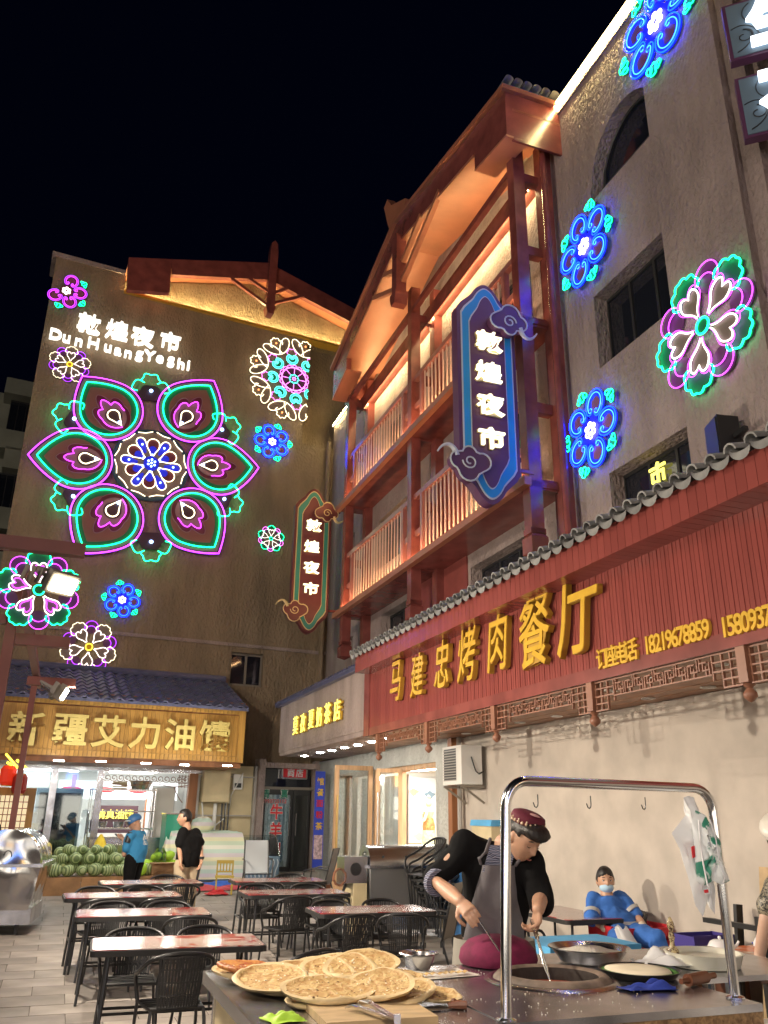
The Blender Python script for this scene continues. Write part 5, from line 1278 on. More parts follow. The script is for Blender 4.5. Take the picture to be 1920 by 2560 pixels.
# unseen street lamps added behind and beside the viewer to light the upper walls
def added_street_lamp(P, tg, power, label, colr=(1, .84, .68), size=.5):
    P = Vector(P); t = thing('added_street_lamp', label, 'street lamp', Matrix.Translation((P.x, P.y, 0)), 'unseen street lamps added to the square')
    MB().mat('frame_grey').tube([(0, 0, 0), (0, 0, P.z + .1)], [.09, .05], 10).build('pole', t)
    q = (Vector(tg) - P).to_track_quat('-Z', 'Y').to_matrix().to_4x4(); M = T3(0, 0, P.z) @ q @ T3(0, 0, -.15)
    h = mesh_obj('lamp_head', MB().mat('frame_grey').box(-size / 2 - .04, size / 2 + .04, -size / 4 - .04, size / 4 + .04, .0, .1).mesh('lamp_head'), t, M)
    mesh_obj('lens', MB().mat('lamp_face').box(-size / 2, size / 2, -size / 4, size / 4, -.02, 0).mesh('lens'), h)
    L_ = bpy.data.lights.new('added_street_light', 'AREA'); L_.shape = 'RECTANGLE'; L_.size = size; L_.size_y = size / 2; L_.energy = power; L_.color = colr
    lo = bpy.data.objects.new('added_street_light', L_); col.objects.link(lo); lo.parent = t; lo.matrix_local = M @ T3(0, 0, -.05)
added_street_lamp((-9.5, 2.0, 8.5), (-1.5, 18, 4.5), 700, 'unseen street lamp added on the left to light the walls')
added_street_lamp((-1.5, -9, 9.0), tuple(E1 * 10 + N1 * 6 + Vector((0, 0, 7.5))), 270, 'unseen street lamp added behind the viewer to light the walls', (1, .79, .77))
# ================================================================ tables and chairs of the square
FQ = frame(N1, E1)                 # x = along the tables (to the right), y = away along the facade
def ang_of(v): return math.atan2(v.y, v.x)
A1 = ang_of(N1)
def tabletop_mat():
    m = mat('table_print', (.5, .03, .03), .16, coat=.6); N, L = NT(m); b = N['Principled BSDF']
    tc = N.new('ShaderNodeTexCoord'); sx = N.new('ShaderNodeSeparateXYZ'); L.new(tc.outputs['Object'], sx.inputs[0])
    n = N.new('ShaderNodeTexNoise'); n.inputs['Scale'].default_value = 3.2; n.inputs['Detail'].default_value = 3; n.inputs['Distortion'].default_value = .8; L.new(tc.outputs['Object'], n.inputs['Vector'])
    r1 = N.new('ShaderNodeValToRGB'); e = r1.color_ramp.elements; e[0].position = .40; e[0].color = (.34, .035, .035, 1); e[1].position = .46; e[1].color = (.52, .42, .38, 1)
    x = e.new(.56); x.color = (.50, .36, .33, 1); x = e.new(.60); x.color = (.36, .035, .035, 1)
    L.new(n.outputs[0], r1.inputs[0])
    br = N.new('ShaderNodeTexBrick'); br.inputs['Scale'].default_value = 9; br.inputs['Color1'].default_value = (.36, .035, .035, 1); br.inputs['Color2'].default_value = (.58, .5, .44, 1); br.inputs['Mortar'].default_value = (.54, .46, .42, 1); br.inputs['Mortar Size'].default_value = .09
    L.new(tc.outputs['Object'], br.inputs['Vector'])
    # printed block of characters in the middle of the top
    def rng(o, lo, hi):
        a = N.new('ShaderNodeMath'); a.operation = 'GREATER_THAN'; a.inputs[1].default_value = lo; c = N.new('ShaderNodeMath'); c.operation = 'LESS_THAN'; c.inputs[1].default_value = hi
        d = N.new('ShaderNodeMath'); d.operation = 'MULTIPLY'; L.new(o, a.inputs[0]); L.new(o, c.inputs[0]); L.new(a.outputs[0], d.inputs[0]); L.new(c.outputs[0], d.inputs[1]); return d.outputs[0]
    k = N.new('ShaderNodeMath'); k.operation = 'MULTIPLY'; L.new(rng(sx.outputs[0], -.12, .34), k.inputs[0]); L.new(rng(sx.outputs[1], -.14, .10), k.inputs[1])
    mx = N.new('ShaderNodeMixRGB'); L.new(k.outputs[0], mx.inputs[0]); L.new(r1.outputs[0], mx.inputs[1]); L.new(br.outputs[0], mx.inputs[2]); L.new(mx.outputs[0], b.inputs['Base Color'])
tabletop_mat()
def rrect(w, h, r, n=4):
    o = []
    for cx, cy, a in ((w / 2 - r, h / 2 - r, 0), (-w / 2 + r, h / 2 - r, 90), (-w / 2 + r, -h / 2 + r, 180), (w / 2 - r, -h / 2 + r, 270)): o += arc(cx, cy, r, a, a + 90, n)
    return o
def make_table():
    t = thing('folding_table', 'x', 'table', Matrix.Identity(4), 'long folding tables of the night market')
    MB().mat('table_print').slab(rrect(1.25, .66, .05), .738, .75).build('table_top', t)
    MB().mat('table_edge').slab(rrect(1.28, .69, .06), .705, .738).slab(rrect(1.28, .69, .06), .738, .744).build('edge_band', t)
    for sx in (-1, 1):
        for sy in (-1, 1):
            MB().mat('black_metal').tube([(sx * .50, sy * .20, .705), (sx * .52, sy * .22, .35), (sx * .54, sy * .25, 0)], .0135, 6).build('leg', t)
        MB().mat('black_metal').cyl((sx * .525, -.22, .30), (sx * .525, .22, .30), .011, 6).build('cross_bar', t)
        MB().mat('black_metal').cyl((sx * .50, -.20, .69), (sx * .50, .20, .69), .011, 6).build('cross_bar', t)
    for sy in (-1, 1): MB().mat('black_metal').cyl((-.525, sy * .10, .30), (.525, sy * .10, .30), .011, 6).build('stretcher', t)
    return t
def make_chair():
    t = thing('rattan_chair', 'x', 'chair', Matrix.Identity(4), 'black woven chairs round the tables')   # faces +y, back at -y
    for sx in (-1, 1):
        MB().mat('black_metal').tube([(sx * .25, .23, 0), (sx * .235, .22, .22), (sx * .225, .20, .45)], .0125, 6).build('leg', t)
        MB().mat('black_metal').tube([(sx * .235, -.27, 0), (sx * .21, -.22, .25), (sx * .19, -.19, .45)], .0125, 6).build('leg', t)
    hoop = [(.225, .20, .45), (.245, .21, .56), (.262, .16, .645), (.27, .02, .675), (.262, -.10, .72), (.225, -.20, .775), (.13, -.255, .81), (0, -.268, .82)]
    hoop = hoop + [(-x, y, z) for x, y, z in reversed(hoop[:-1])]
    def sub(p, k=3):
        o = []
        for i in range(len(p) - 1):
            P_ = [Vector(p[max(0, min(len(p) - 1, i + j))]) for j in (-1, 0, 1, 2)]
            for q in range(k):
                u = q / k; o.append(.5 * ((2 * P_[1]) + (-P_[0] + P_[2]) * u + (2 * P_[0] - 5 * P_[1] + 4 * P_[2] - P_[3]) * u * u + (-P_[0] + 3 * P_[1] - 3 * P_[2] + P_[3]) * u ** 3))
        return o + [Vector(p[-1])]
    MB().mat('black_metal').tube(sub(hoop), .0155, 7).build('arm_hoop', t, 60)
    MB().mat('black_metal').tube([(-.19, -.19, .45), (.19, -.19, .45), (.225, .20, .45), (-.225, .20, .45)], .011, 6, closed=True).build('seat_frame', t)
    b = MB().mat('rattan')
    for i in range(17):                       # woven seat: bands
        y = -.18 + i * .0235; w = .185 + .038 * (i / 16); b.box(-w, w, y, y + .018, .447 + .004 * (i % 2) - .018 * math.sin(math.pi * i / 16), .457 + .004 * (i % 2) - .018 * math.sin(math.pi * i / 16))
    b.build('seat', t)
    b = MB().mat('rattan')
    def bp(u, v): return ((u - .5) * (.30 + .05 * v), -.185 - .075 * v - .03 * (1 - (2 * u - 1) ** 2), .46 + .345 * v)
    for i in range(15):
        u0, u1 = i / 15, (i + .72) / 15
        for j in range(5):
            v0, v1 = j / 5, (j + 1) / 5; o = .004 * ((i + j) % 2)
            q = [bp(u0, v0), bp(u1, v0), bp(u1, v1), bp(u0, v1)]
            b.add([(p[0], p[1] - o, p[2]) for p in q] + [(p[0], p[1] - o + .006, p[2]) for p in q], [(0, 1, 2, 3), (7, 6, 5, 4), (0, 4, 5, 1), (1, 5, 6, 2), (2, 6, 7, 3), (3, 7, 4, 0)])
    for v in (.02, .25, .5, .75, .98): b.tube([Vector(bp(i / 6, v)) for i in range(7)], .006, 4)
    bk = b.build('backrest', t)
    return t
def onground(p, a): return Matrix.Translation((p.x, p.y, gz(p))) @ Matrix.Rotation(a, 4, 'Z')
tab0, chair0 = make_table(), make_chair()
T_ = [((-1.55, 7.10), 'nearest folding table of the left row, red and white printed top', 18), ((-2.34, 9.04), 'second folding table of the left row counted from the camera', 18.5),
      ((-2.94, 10.36), 'third folding table of the left row counted from the camera', 22), ((-2.99, 11.77), 'farthest folding table of the left row, before the melon stand', 22),
      ((-.09, 9.63), 'nearest folding table of the middle row, in front of the blue bin', 19), ((-1.05, 11.08), 'middle folding table of the middle row, before the wooden glass doors', 20),
      ((-1.41, 12.45), 'farthest folding table of the middle row, close to the mesh armchair', 18), ((1.93, 9.55), 'folding table behind the cook, beside the seated woman in blue', 110)]
TP = []
for i, ((x, y), lab, a) in enumerate(T_):
    p = Vector((x, y, 0)); place_copy(tab0, onground(p, R(a)), lab, i == 0); TP.append((p, R(a)))
ci = 0
def chair(ti, lx, ly, rot, lab):
    global ci
    p, a = TP[ti]; q = p + Matrix.Rotation(a, 3, 'Z') @ Vector((lx, ly, 0))
    place_copy(chair0, onground(q, a + R(rot)) @ Matrix.Scale(.94, 4), lab, ci == 0); ci += 1
names = ['nearest left row table', 'second left row table', 'third left row table', 'farthest left row table', 'nearest middle row table', 'central middle row table', 'farthest middle row table']
CH = {0: [(-.05, -.52, 6), (-.30, .46, 176), (.30, .47, 184)], 1: [(.42, -.44, -5), (-.28, .45, 178), (.30, .44, 180)],
      2: [(-.25, -.42, 4), (.38, -.42, 0), (-.25, .45, 180), (.35, .44, 184)], 3: [(.30, -.42, 0), (-.25, -.42, 3), (.30, .44, 180)],
      4: [(.18, -.50, -18), (-.40, -.46, 12), (.34, .46, 180), (-.25, .45, 182)], 5: [(-.20, -.52, 12), (.30, -.46, -6), (-.32, .45, 180), (.34, .44, 178)],
      6: [(-.28, -.44, 4), (.30, -.44, 0), (.3, .44, 176)]}
for ti, L_ in CH.items():
    for j, (lx, ly, r_) in enumerate(L_):
        side = 'near' if ly < 0 else 'far'; lr = 'left' if lx < 0 else 'right'
        chair(ti, lx, ly, r_, f'black woven chair on the {side} side, {lr} end, of the {names[ti]}')
chair(0, .80, -.62, 32, 'black woven chair standing off the right end of the nearest left row table')
chair(7, -.25, -.52, -8, 'black woven chair pushed to the folding table behind the cook, near the wall')
chair(7, .05, .50, 172, 'black woven chair on the left side of the table behind the cook')

# mesh armchairs (grey sling fabric)
def sling_chair(P, a, lab, fab='board_white', cat='armchair'):
    t = thing('mesh_armchair', lab, cat, Matrix.Translation((P.x, P.y, gz(P))) @ Matrix.Rotation(a, 4, 'Z'))
    for sx in (-1, 1):
        MB().mat('black_metal').tube([(sx * .26, .25, 0), (sx * .26, .22, .40), (sx * .27, .20, .62), (sx * .27, .05, .66), (sx * .26, -.22, .64)], .014, 6).build('arm_frame', t)
        MB().mat('black_metal').tube([(sx * .25, -.30, 0), (sx * .24, -.16, .40), (sx * .23, -.30, .98)], .014, 6).build('back_leg', t)
    MB().mat('black_metal').cyl((-.25, .22, .40), (.25, .22, .40), .012, 6).build('front_bar', t)
    MB().mat(fab).grid(lambda u, v: ((u - .5) * .46, .22 - .40 * v, .41 - .03 * math.sin(math.pi * v)), 4, 5).build('seat', t)
    MB().mat(fab).grid(lambda u, v: ((u - .5) * .45, -.17 - .13 * v, .41 + .57 * v), 4, 6).build('backrest', t)
    return t
sling_chair(GP(672, 2195) if False else Vector((-2.35, 17.2, 0)), A1 + R(175), 'grey mesh armchair in front of the black butcher door')
sling_chair(Vector((-1.05, 15.6, 0)), A1 + R(60), 'black metal armchair beside the wooden glass door', 'black_plastic')
sling_chair(Vector((.62, 10.25, 0)), A1 + R(50), 'dark mesh armchair turned sideways left of the cook', 'frame_grey')
# small yellow stool chair with slatted back
P = GP(558, 2236); P = Vector((P.x, P.y, 0))
t = thing('yellow_chair', 'small yellow wooden chair with slatted back on the red and blue sheets', 'chair', onground(P, A1 + R(170)))
for sx in (-1, 1):
    MB().mat('stool_yellow').box(sx * .15 - .015, sx * .15 + .015, .11, .14, 0, .30).build('leg', t); MB().mat('stool_yellow').box(sx * .15 - .015, sx * .15 + .015, -.14, -.11, 0, .58).build('leg', t)
MB().mat('stool_yellow').box(-.18, .18, -.15, .16, .30, .33).build('seat', t); MB().mat('stool_yellow').box(-.165, .165, -.142, -.112, .54, .60).box(-.16, .16, -.14, -.115, .38, .41).build('back_rail', t)
for x in (-.09, -.03, .03, .09): MB().mat('stool_yellow').box(x - .012, x + .012, -.135, -.12, .41, .54).build('back_slat', t)
# sheets on the ground
def crumple(P, a, w, h, m, lab, cat, ht=.06, seed=1, name='plastic_sheet', sm=70):
    rr = random.Random(seed); ph = [rr.uniform(0, 6) for _ in range(6)]
    def f(u, v):
        e = min(1, 4 * min(u, 1 - u, v, 1 - v) + .12)
        z = ht * e * (.55 + .25 * math.sin(9 * u + ph[0] + 3 * v) + .2 * math.sin(13 * v + ph[1] - 4 * u)) + .25 * ht * math.sin(23 * u * v + ph[2])
        return ((u - .5) * w * (1 + .1 * math.sin(6 * v + ph[3])), (v - .5) * h * (1 + .14 * math.sin(7 * u + ph[4])), max(.004, z))
    b = MB().mat(m).grid(f, 26, 18)
    o = mesh_obj(name, b.mesh(name, sm), None, None, Matrix.Translation(P) @ Matrix.Rotation(a, 4, 'Z')); return props(o, lab, cat)
g0 = GP(545, 2222); crumple(g0 + Vector((0, .5, 0)), A1, 2.0, .8, 'sheet_blue', 'blue plastic sheet crumpled on the ground by the display case', 'sheet', .10, 3)
crumple(g0 + Vector((-.1, -.15, 0)), A1 + .1, 1.7, .6, 'sheet_red', 'red plastic sheet crumpled on the ground under the yellow chair', 'sheet', .09, 5)
crumple(GP(543, 2237) + Vector((0, -.1, 0)), .3, .42, .22, 'bag_red' if 'bag_red' in MT else 'print_red', 'small red and white plastic bag lying on the paving', 'bag', .10, 8, 'plastic_bag')
# display case with quilt
P = GP(560, 2195); P = E1 * 16.35 + N1 * 1.05
L0 = FL.inverted() @ (CAMP + ray(560, 2180) * (17.9 / ray(560, 2180).y))
cx = LS(560, 2160, 18.9)[0]
t = thing('display_case', 'glass topped display case printed with grey waves, half covered', 'display case', at(FL, cx + .05, 18.75, .25))
MB().mat('slate_blue').box(-1.15, 1.15, 0, .75, .08, .56).build('cabinet', t); MB().mat('wood_tray').box(-1.15, 1.15, .02, .73, 0, .08).build('plinth', t)
for i in range(9): MB().mat('board_white').tube(P3(bez((.35 + i * .09, .14), (.30 + i * .09, .3), (.45 + i * .09, .35), (.38 + i * .09, .5)), -.004), .012, 4).build('wave_print', t)
MB().mat('glass_shop').prism([(0, .56), (.75, .56), (.75, .98), (.28, .95)], -1.13, 1.13, Matrix.Rotation(R(90), 4, 'Z') @ Matrix.Scale(-1, 4, (0, 1, 0)) if False else Matrix(((0, 1, 0, 0), (1, 0, 0, 0), (0, 0, 1, 0), (0, 0, 0, 1)))).build('glass_top', t)
for x in (-1.14, 1.14): MB().mat('steel').tube([(x, 0, .56), (x, .12, .80), (x, .28, .96), (x, .75, 1.0)], .018, 6).build('metal_rim', t)
o = MB().mat('quilt').grid(lambda u, v: (-1.2 + 1.55 * u, (-.05 - .02 * math.sin(u * 14)) if v < .4 else -.05 + (v - .4) * 1.35, (.12 + v * 1.15) if v < .4 else .60 + .46 * math.sin(min(1, (v - .4) / .3) * math.pi / 2) + .02 * math.sin(u * 11 + v * 8)), 24, 14)
o = mesh_obj('quilt', o.mesh('quilt', 60), None, None, at(FL, cx + .05, 18.75, .25)); props(o, 'striped green and yellow quilt draped over the display case', 'quilt')
crq = MB().mat('quilt').ball((0, 0, .16), .26, 16, 10, (1.0, .8, .75), fn=lambda p: p * (1 + .08 * math.sin(9 * p.x + 5 * p.z)))
props(mesh_obj('cloth_bundle', crq.mesh('cloth_bundle', 60), None, None, at(FL, cx - .45, 19.3, 1.26)), 'striped cloth bundle piled on the covered display case', 'bundle')
# melon stand
cx0, cx1 = LS(112, 2180, 17.6)[0], LS(455, 2200, 17.6)[0]
t = thing('melon_stand', 'low wooden platform carrying the melons in front of the bakery', 'stand', at(FL, 0, 17.4, .23))
for i in range(4): MB().mat('wood_tray').box(cx0 + i * (cx1 - cx0) / 4 + .005, cx0 + (i + 1) * (cx1 - cx0) / 4 - .005, 0, .03, 0, .30).build('front_board', t)
MB().mat('wood_tray').box(cx0, cx1, .03, 1.3, .26, .31).build('platform_board', t)
wm = MB().mat('melon_stripe').ball((0, 0, 0), .115, 14, 9, (1.15, 1, .95)).mesh('watermelon', 60)
rr = random.Random(11); k = 0
def mel(x, y, z, lab, m_=wm, s=1.0, cat='watermelon', name='watermelon', grp='striped melons piled on the stand'):
    s *= rr.uniform(.86, 1.1); M = at(FL, x, 17.4 + y, z) @ Matrix.Rotation(rr.uniform(0, 6), 4, 'Z') @ Matrix.Rotation(rr.uniform(-.6, .6), 4, 'X') @ Matrix.Scale(s, 4)
    o = mesh_obj(name, m_, None, None, M); props(o, lab, cat, grp)
rows = [(0, 7, .14, .65, 'front row'), (1, 6, .36, .65, 'second row'), (2, 6, .58, .72, 'third row'), (3, 5, .82, .80, 'back row')]
for lv, n, yy, zz_0, nm in rows:
    for i in range(n):
        x = cx0 + .16 + i * .238 + (.11 if lv % 2 else 0); ords = ['first', 'second', 'third', 'fourth', 'fifth', 'sixth', 'seventh'][i]
        mel(x, yy + rr.uniform(-.02, .02), zz_0 + lv * .045 + rr.uniform(-.01, .01), f'striped melon of the {nm} on the stand, {ords} from the left')
for i in range(5): mel(cx0 + .28 + i * .24, .30, .845, f"striped melon lying on top of the pile in front, {['first','second','third','fourth','fifth'][i]} from the left")
for i in range(4): mel(cx0 + .40 + i * .25, .55, .99, f"striped melon at the very top of the pile, {['first','second','third','fourth'][i]} from the left")
for i in range(3): mel(cx0 + 1.85 + i * .22, .25 + .1 * i, .64, f"striped melon beside the green vegetables, {['first','second','third'][i]} from the left", s=.95)
cab = MB().mat('lime').ball((0, 0, 0), .15, 12, 8, (1.2, .8, .6), fn=lambda p: p * (1 + .1 * math.sin(8 * p.x) * math.cos(7 * p.y))).mesh('cabbage', 60)
for i, (a, y, z) in enumerate(((1.95, .75, .70), (2.2, .8, .72), (2.45, .75, .70), (2.1, .7, .85), (2.35, .75, .86))): mel(cx0 + a, y, z, f"pale green cabbage on the stand behind the rider, {['first','second','third','fourth','fifth'][i]} of the heap", cab, 1, 'cabbage', 'cabbage', 'green vegetables on the stand')
mel(LS(352, 2176, 17.4)[0], .15, .66, 'round yellow green melon right of the rider', MB().mat('lime').ball((0, 0, 0), .13, 14, 9).mesh('melon', 60), 1, 'melon', 'melon', None)
mel(cx0 + .02, .9, .98, 'orange yellow melon at the left end of the pile', MB().mat('stool_yellow').ball((0, 0, 0), .10, 14, 9, (1, 1, 1.3)).mesh('melon', 60), 1, 'melon', 'melon', None)
crumple(at(FL, cx0 + 1.55, 17.45, .54).translation, 0, .3, .14, 'white_paint', 'white plastic bag at the front edge of the melon stand', 'bag', .14, 12, 'plastic_bag')
o = MB().mat('yellow_cloth').lathe([(.16, 0), (.2, .25), (.17, .6), (.1, .82), (.04, .92), (.02, .95)], 14, at(FL, LS(248, 2130, 18.9)[0], 18.9, .3)).build('yellow_sack', label='tall yellow sack standing between the melons and the steel drum', cat='sack')
# cardboard box, glass jar
x = LS(412, 2165, 17.5)[0]
t = thing('cardboard_box', 'open cardboard box beside the man in black', 'box', at(FL, x, 17.5, .5)); MB().mat('wood_tray').box(-.24, .24, 0, .3, 0, .26).build('body', t); MB().mat('wood_tray').box(-.24, .24, -.10, 0, .255, .265).build('flap', t)
MB().mat('wood_tray').box(x - .3, x + .5, 17.5, 17.9, .22, .5, FL).build('wooden_bench', label='low wooden bench under the cardboard box', cat='bench')
MB().mat('glass_shop').lathe([(.13, 0), (.13, .3), (.08, .38), (.08, .4)], 14, at(FL, x - .02, 18.0, .62)).build('glass_jar', label='large glass jar behind the cardboard box', cat='jar')
gc = thing('green_cabinet', 'tall dark green cabinet with hung cloths beside the bakery counter', 'cabinet', at(FL, LS(440, 2100, 19.2)[0], 19.2, .3)); MB().mat('bag_green').box(-.25, .25, 0, .5, 0, 1.35).build('body', gc); MB().mat('steel').box(-.27, .27, -.02, .52, 1.35, 1.38).build('top', gc)
crumple(at(FL, LS(424, 2120, 18.9)[0], 18.9, .9).translation, .4, .3, .4, 'quilt', 'pale striped cloth hanging in a heap beside the man in black', 'cloth', .35, 15, 'cloth')
# lattice screen and lanterns at the left edge
x0, z1 = LS(0, 1968, 17.6); x1, _ = LS(92, 1972, 17.6); z0 = .35
t = thing('lattice_screen', 'yellow wooden lattice screen with white paper at the left edge', 'screen', at(FL, 0, 17.6, 0))
b = MB().mat('pine_plank').box(x0 - .3, x1, 0, .05, z1 - .14, z1).box(x1 - .12, x1, 0, .05, z0, z1 - .14).box(x0 - .3, x1 - .12, 0, .05, z0, z0 + .14).box(x0 - .3, x0 - .12, 0, .05, z0 + .14, z1 - .14); b.build('frame', t)
MB().mat('backlit_paper_glow' if 'backlit_paper_glow' in MT else 'cream_box').box(x0 - .12, x1 - .12, .03, .035, z0 + .14, z1 - .14).build('paper', t)  # paper glows by emission, standing in for light from behind
n = 8
for i in range(1, n): a = x0 - .12 + (x1 - x0) * i / n; MB().mat('timber').box(a - .007, a + .007, .01, .028, z0 + .14, z1 - .14).build('lattice_bar', t)
for i in range(1, 13): a = z0 + .14 + (z1 - z0 - .28) * i / 13; MB().mat('timber').box(x0 - .12, x1 - .12, .004, .012, a - .007, a + .007).build('lattice_bar', t)
for (u, v, r_, m_, lab) in ((20, 1939, .14, 'lantern_red', 'glowing red lantern at the left edge under yellow tubes'), (49, 1960, .13, 'lantern_dim', 'darker red lantern right of the glowing one')):
    P = CAMP + ray(u, v) * (15.8 / ray(u, v).y); t = thing('red_lantern', lab, 'lantern', Matrix.Translation(P), 'red lanterns at the bakery')
    MB().mat(m_).lathe([(r_ * .7, -.17), (r_, -.11), (r_, .11), (r_ * .7, .17)], 10).build('paper_body', t)
    for z in (-.17, .17): MB().mat('gold').lathe([(r_ * .7, z - .012), (r_ * .7, z + .012)], 10).build('rim', t)
    MB().mat('black_metal').cyl((0, 0, .17), (0, 0, .5), .006, 5).build('cord', t)
for i, (a, c) in enumerate((((15, 1885), (45, 1920)), ((42, 1900), (66, 1920)), ((18, 1906), (30, 1912)))):
    P = [CAMP + ray(*q) * (15.7 / ray(*q).y) for q in (a, c)]
    MB().mat('neon_yellow').cyl(P[0], P[1], .022, 8).build('yellow_tube', label=('long yellow plastic tube lying across above the lanterns', 'second yellow tube above the darker lantern', 'short yellow tube stub above the lantern')[i], cat='tube', group='yellow tubes above the lanterns')

# ================================================================ stainless roasting carts
def drum_cart(M, lab, L=1.1, rad=.36, zc_=.95, warp=False):
    ST = 'steel_warp' if warp else 'steel'
    t = thing('roasting_cart', lab, 'cart', M)
    prof = [(rad * math.cos(a), zc_ + rad * math.sin(a)) for a in [math.pi * i / 16 for i in range(17)]]
    hood = prof[::-1]                                   # from left to right over the top
    b = MB().mat(ST).grid(lambda u, v: (-L / 2 + L * v, -rad * math.cos(math.pi * u), zc_ + rad * math.sin(math.pi * u)), 20, 6); b.build('hood', t, 60)
    for x in (-L / 2, L / 2):
        vs = [(-rad * math.cos(math.pi * i / 20), zc_ + rad * math.sin(math.pi * i / 20)) for i in range(21)]
        c = MB().mat(ST); n_ = len(vs); c.add([(x, p[0], p[1]) for p in vs], [tuple(range(n_))]); c.build('end_plate', t)
        MB().mat('black_metal').tube([(x + (.012 if x > 0 else -.012), .05 * math.cos(a) - .02, zc_ + .12 + .06 * math.sin(a)) for a in [i * .5 for i in range(8)]], .006, 5).build('handle', t)
    b = MB().mat(ST if warp else 'steel_rough'); w0, w1 = rad + .02, rad + .10; 
    b.add([(sx * L / 2, sy * w0, zc_ - .0) for sx in (-1, 1) for sy in (-1, 1)] + [(sx * L / 2 * .96, sy * (w0 - .10), .30) for sx in (-1, 1) for sy in (-1, 1)], [(0, 1, 5, 4), (2, 6, 7, 3), (0, 4, 6, 2), (1, 3, 7, 5), (4, 5, 7, 6)]); b.build('trough', t)
    MB().mat('steel_dull').box(-L / 2 - .02, L / 2 + .02, -w0 - .02, w0 + .02, zc_ - .03, zc_ + .01).build('rim', t)
    MB().mat('steel_dull').box(-L / 2 * .9, L / 2 * .9, -w0 + .06, w0 - .06, .12, .32).build('ash_tray', t)
    for sx in (-1, 1):
        for sy in (-1, 1): MB().mat('black_metal').cyl((sx * L * .4, sy * .25, 0), (sx * L * .4, sy * .25, .12), .03, 8).build('wheel', t)
    return t
P = GP(20, 2328)
# large cart at the left edge (end plate turned to the camera)
cp0 = Vector((-5.22, 12.7, 0)); M = onground(cp0, R(104))
lc = drum_cart(M, 'large shiny stainless roasting cart cut by the left edge', 1.3, .45, .86, warp=True)
b = MB().mat('black_plastic').box(-.30, .18, -.10, .18, 1.78, 1.95)
sc_ = thing('price_scale', 'black and white price scale on top of the left roasting cart', 'scale', Matrix.Translation(Vector((-5.75, 12.6, 1.34))) @ Matrix.Rotation(R(-12), 4, 'Z'))
MB().mat('black_plastic').prism([(-.28, 0), (.32, 0), (.28, .14), (.10, .26), (-.28, .26)], -.12, .12).build('housing', sc_); MB().mat('white_paint').box(-.2, .2, -.16, .1, -.03, .0).build('pan', sc_); MB().mat('frame_dark').box(-.2, .05, -.128, -.121, .05, .2).build('display', sc_)
# roaster in front of the tea shop
rc = drum_cart(onground(Vector((.72, 13.1, 0)), A1), 'stainless kebab roaster with drum hood before the tea shop doors', 2.0, .27, .94)
MB().mat('steel').box(-1.36, -1.02, -.20, .14, .72, 1.06).build('motor_case', rc); MB().mat('frame_dark').lathe([(.085, -.204), (.085, -.20)], 14, T3(-1.19, -.0, .90) @ Matrix.Rotation(R(90), 4, 'X') @ T3(0, 0, .2 + .20)).build('fan_grille', rc)
MB().mat('cream_box').box(-1.22, -1.02, -.20, .20, 0, .72).build('side_leg', rc); MB().mat('black_metal').tube([(-1.3, -.1, .72), (-1.42, -.15, .4), (-1.5, -.2, 0)], .02, 6).build('stand_leg', rc)
for i in range(4): MB().mat('frame_dark').lathe([(.018, 0), (.018, .004)], 8, T3(-.8 + i * .35, -.245, 1.06) @ Matrix.Rotation(R(60), 4, 'X')).build('vent_hole', rc)
MB(MW[rc.name]).mat('rope_brown').tube([(-1.42 + .09 * math.cos(a * .8), -.18 + .03 * math.sin(a * 2.1), 0.8 + .11 * math.sin(a * .8)) for a in range(34)], .012, 5).build('rope_coil', label='brown rope coil hanging on the roaster motor', cat='rope')
# chair stack, blue bin, freezer
sp_ = Vector((.93, 12.0, 0))
for k in range(7):
    t = place_copy(chair0, onground(sp_, A1 + R(95)) @ T3(0, .035 * k, .085 * k) @ Matrix.Rotation(R(-2 * k), 4, 'X'), f"black chair number {['one','two','three','four','five','six','seven'][k]} from the bottom of the leaning stack left of the blue bin", False); t['group'] = 'stacked chairs left of the blue bin'
t = thing('wheelie_bin', 'tall blue wheelie bin with a white printed mark behind the mesh armchair', 'bin', onground(Vector((1.32, 11.9, 0)), A1))
MB().mat('bin_blue').add([(a * .24, c * .26, 0.06) for a, c in ((-1, -1), (1, -1), (1, 1), (-1, 1))] + [(a * .30, c * .34, 1.0) for a, c in ((-1, -1), (1, -1), (1, 1), (-1, 1))], [(3, 2, 1, 0), (4, 5, 6, 7), (0, 1, 5, 4), (1, 2, 6, 5), (2, 3, 7, 6), (3, 0, 4, 7)]).build('body', t)
MB().mat('bin_blue').prism([(-.33, 1.0), (.33, 1.0), (.33, 1.05), (.2, 1.12), (-.2, 1.12), (-.33, 1.05)], -.37, .37).build('lid', t); MB().mat('bin_blue').cyl((-.3, .38, 1.0), (.3, .38, 1.0), .02, 6).build('handle', t)
for x in (-.22, .22): MB().mat('black_plastic').cyl((x - .02, .27, .09), (x + .02, .27, .09), .09, 12).build('wheel', t)
MB().mat('board_white').box(-.13, .05, -.318, -.31, .52, .60).box(-.10, .02, -.305, -.30, .40, .47).build('printed_mark', t)
t = thing('chest_freezer', 'pale chest freezer with a blue topped lid behind the cook', 'freezer', onground(Vector((2.0, 12.5, 0)), A1))
MB().mat('cream_box').box(-.62, .6, -.3, .3, .0, 1.52).build('body', t); MB().mat('ice_blue').prism([(-.64, 1.52), (.0, 1.52), (.0, 1.60), (-.62, 1.60)], -.32, .32).build('lid', t); MB().mat('black_plastic').box(.0, .64, -.32, .32, 1.52, 1.64).build('cover', t)

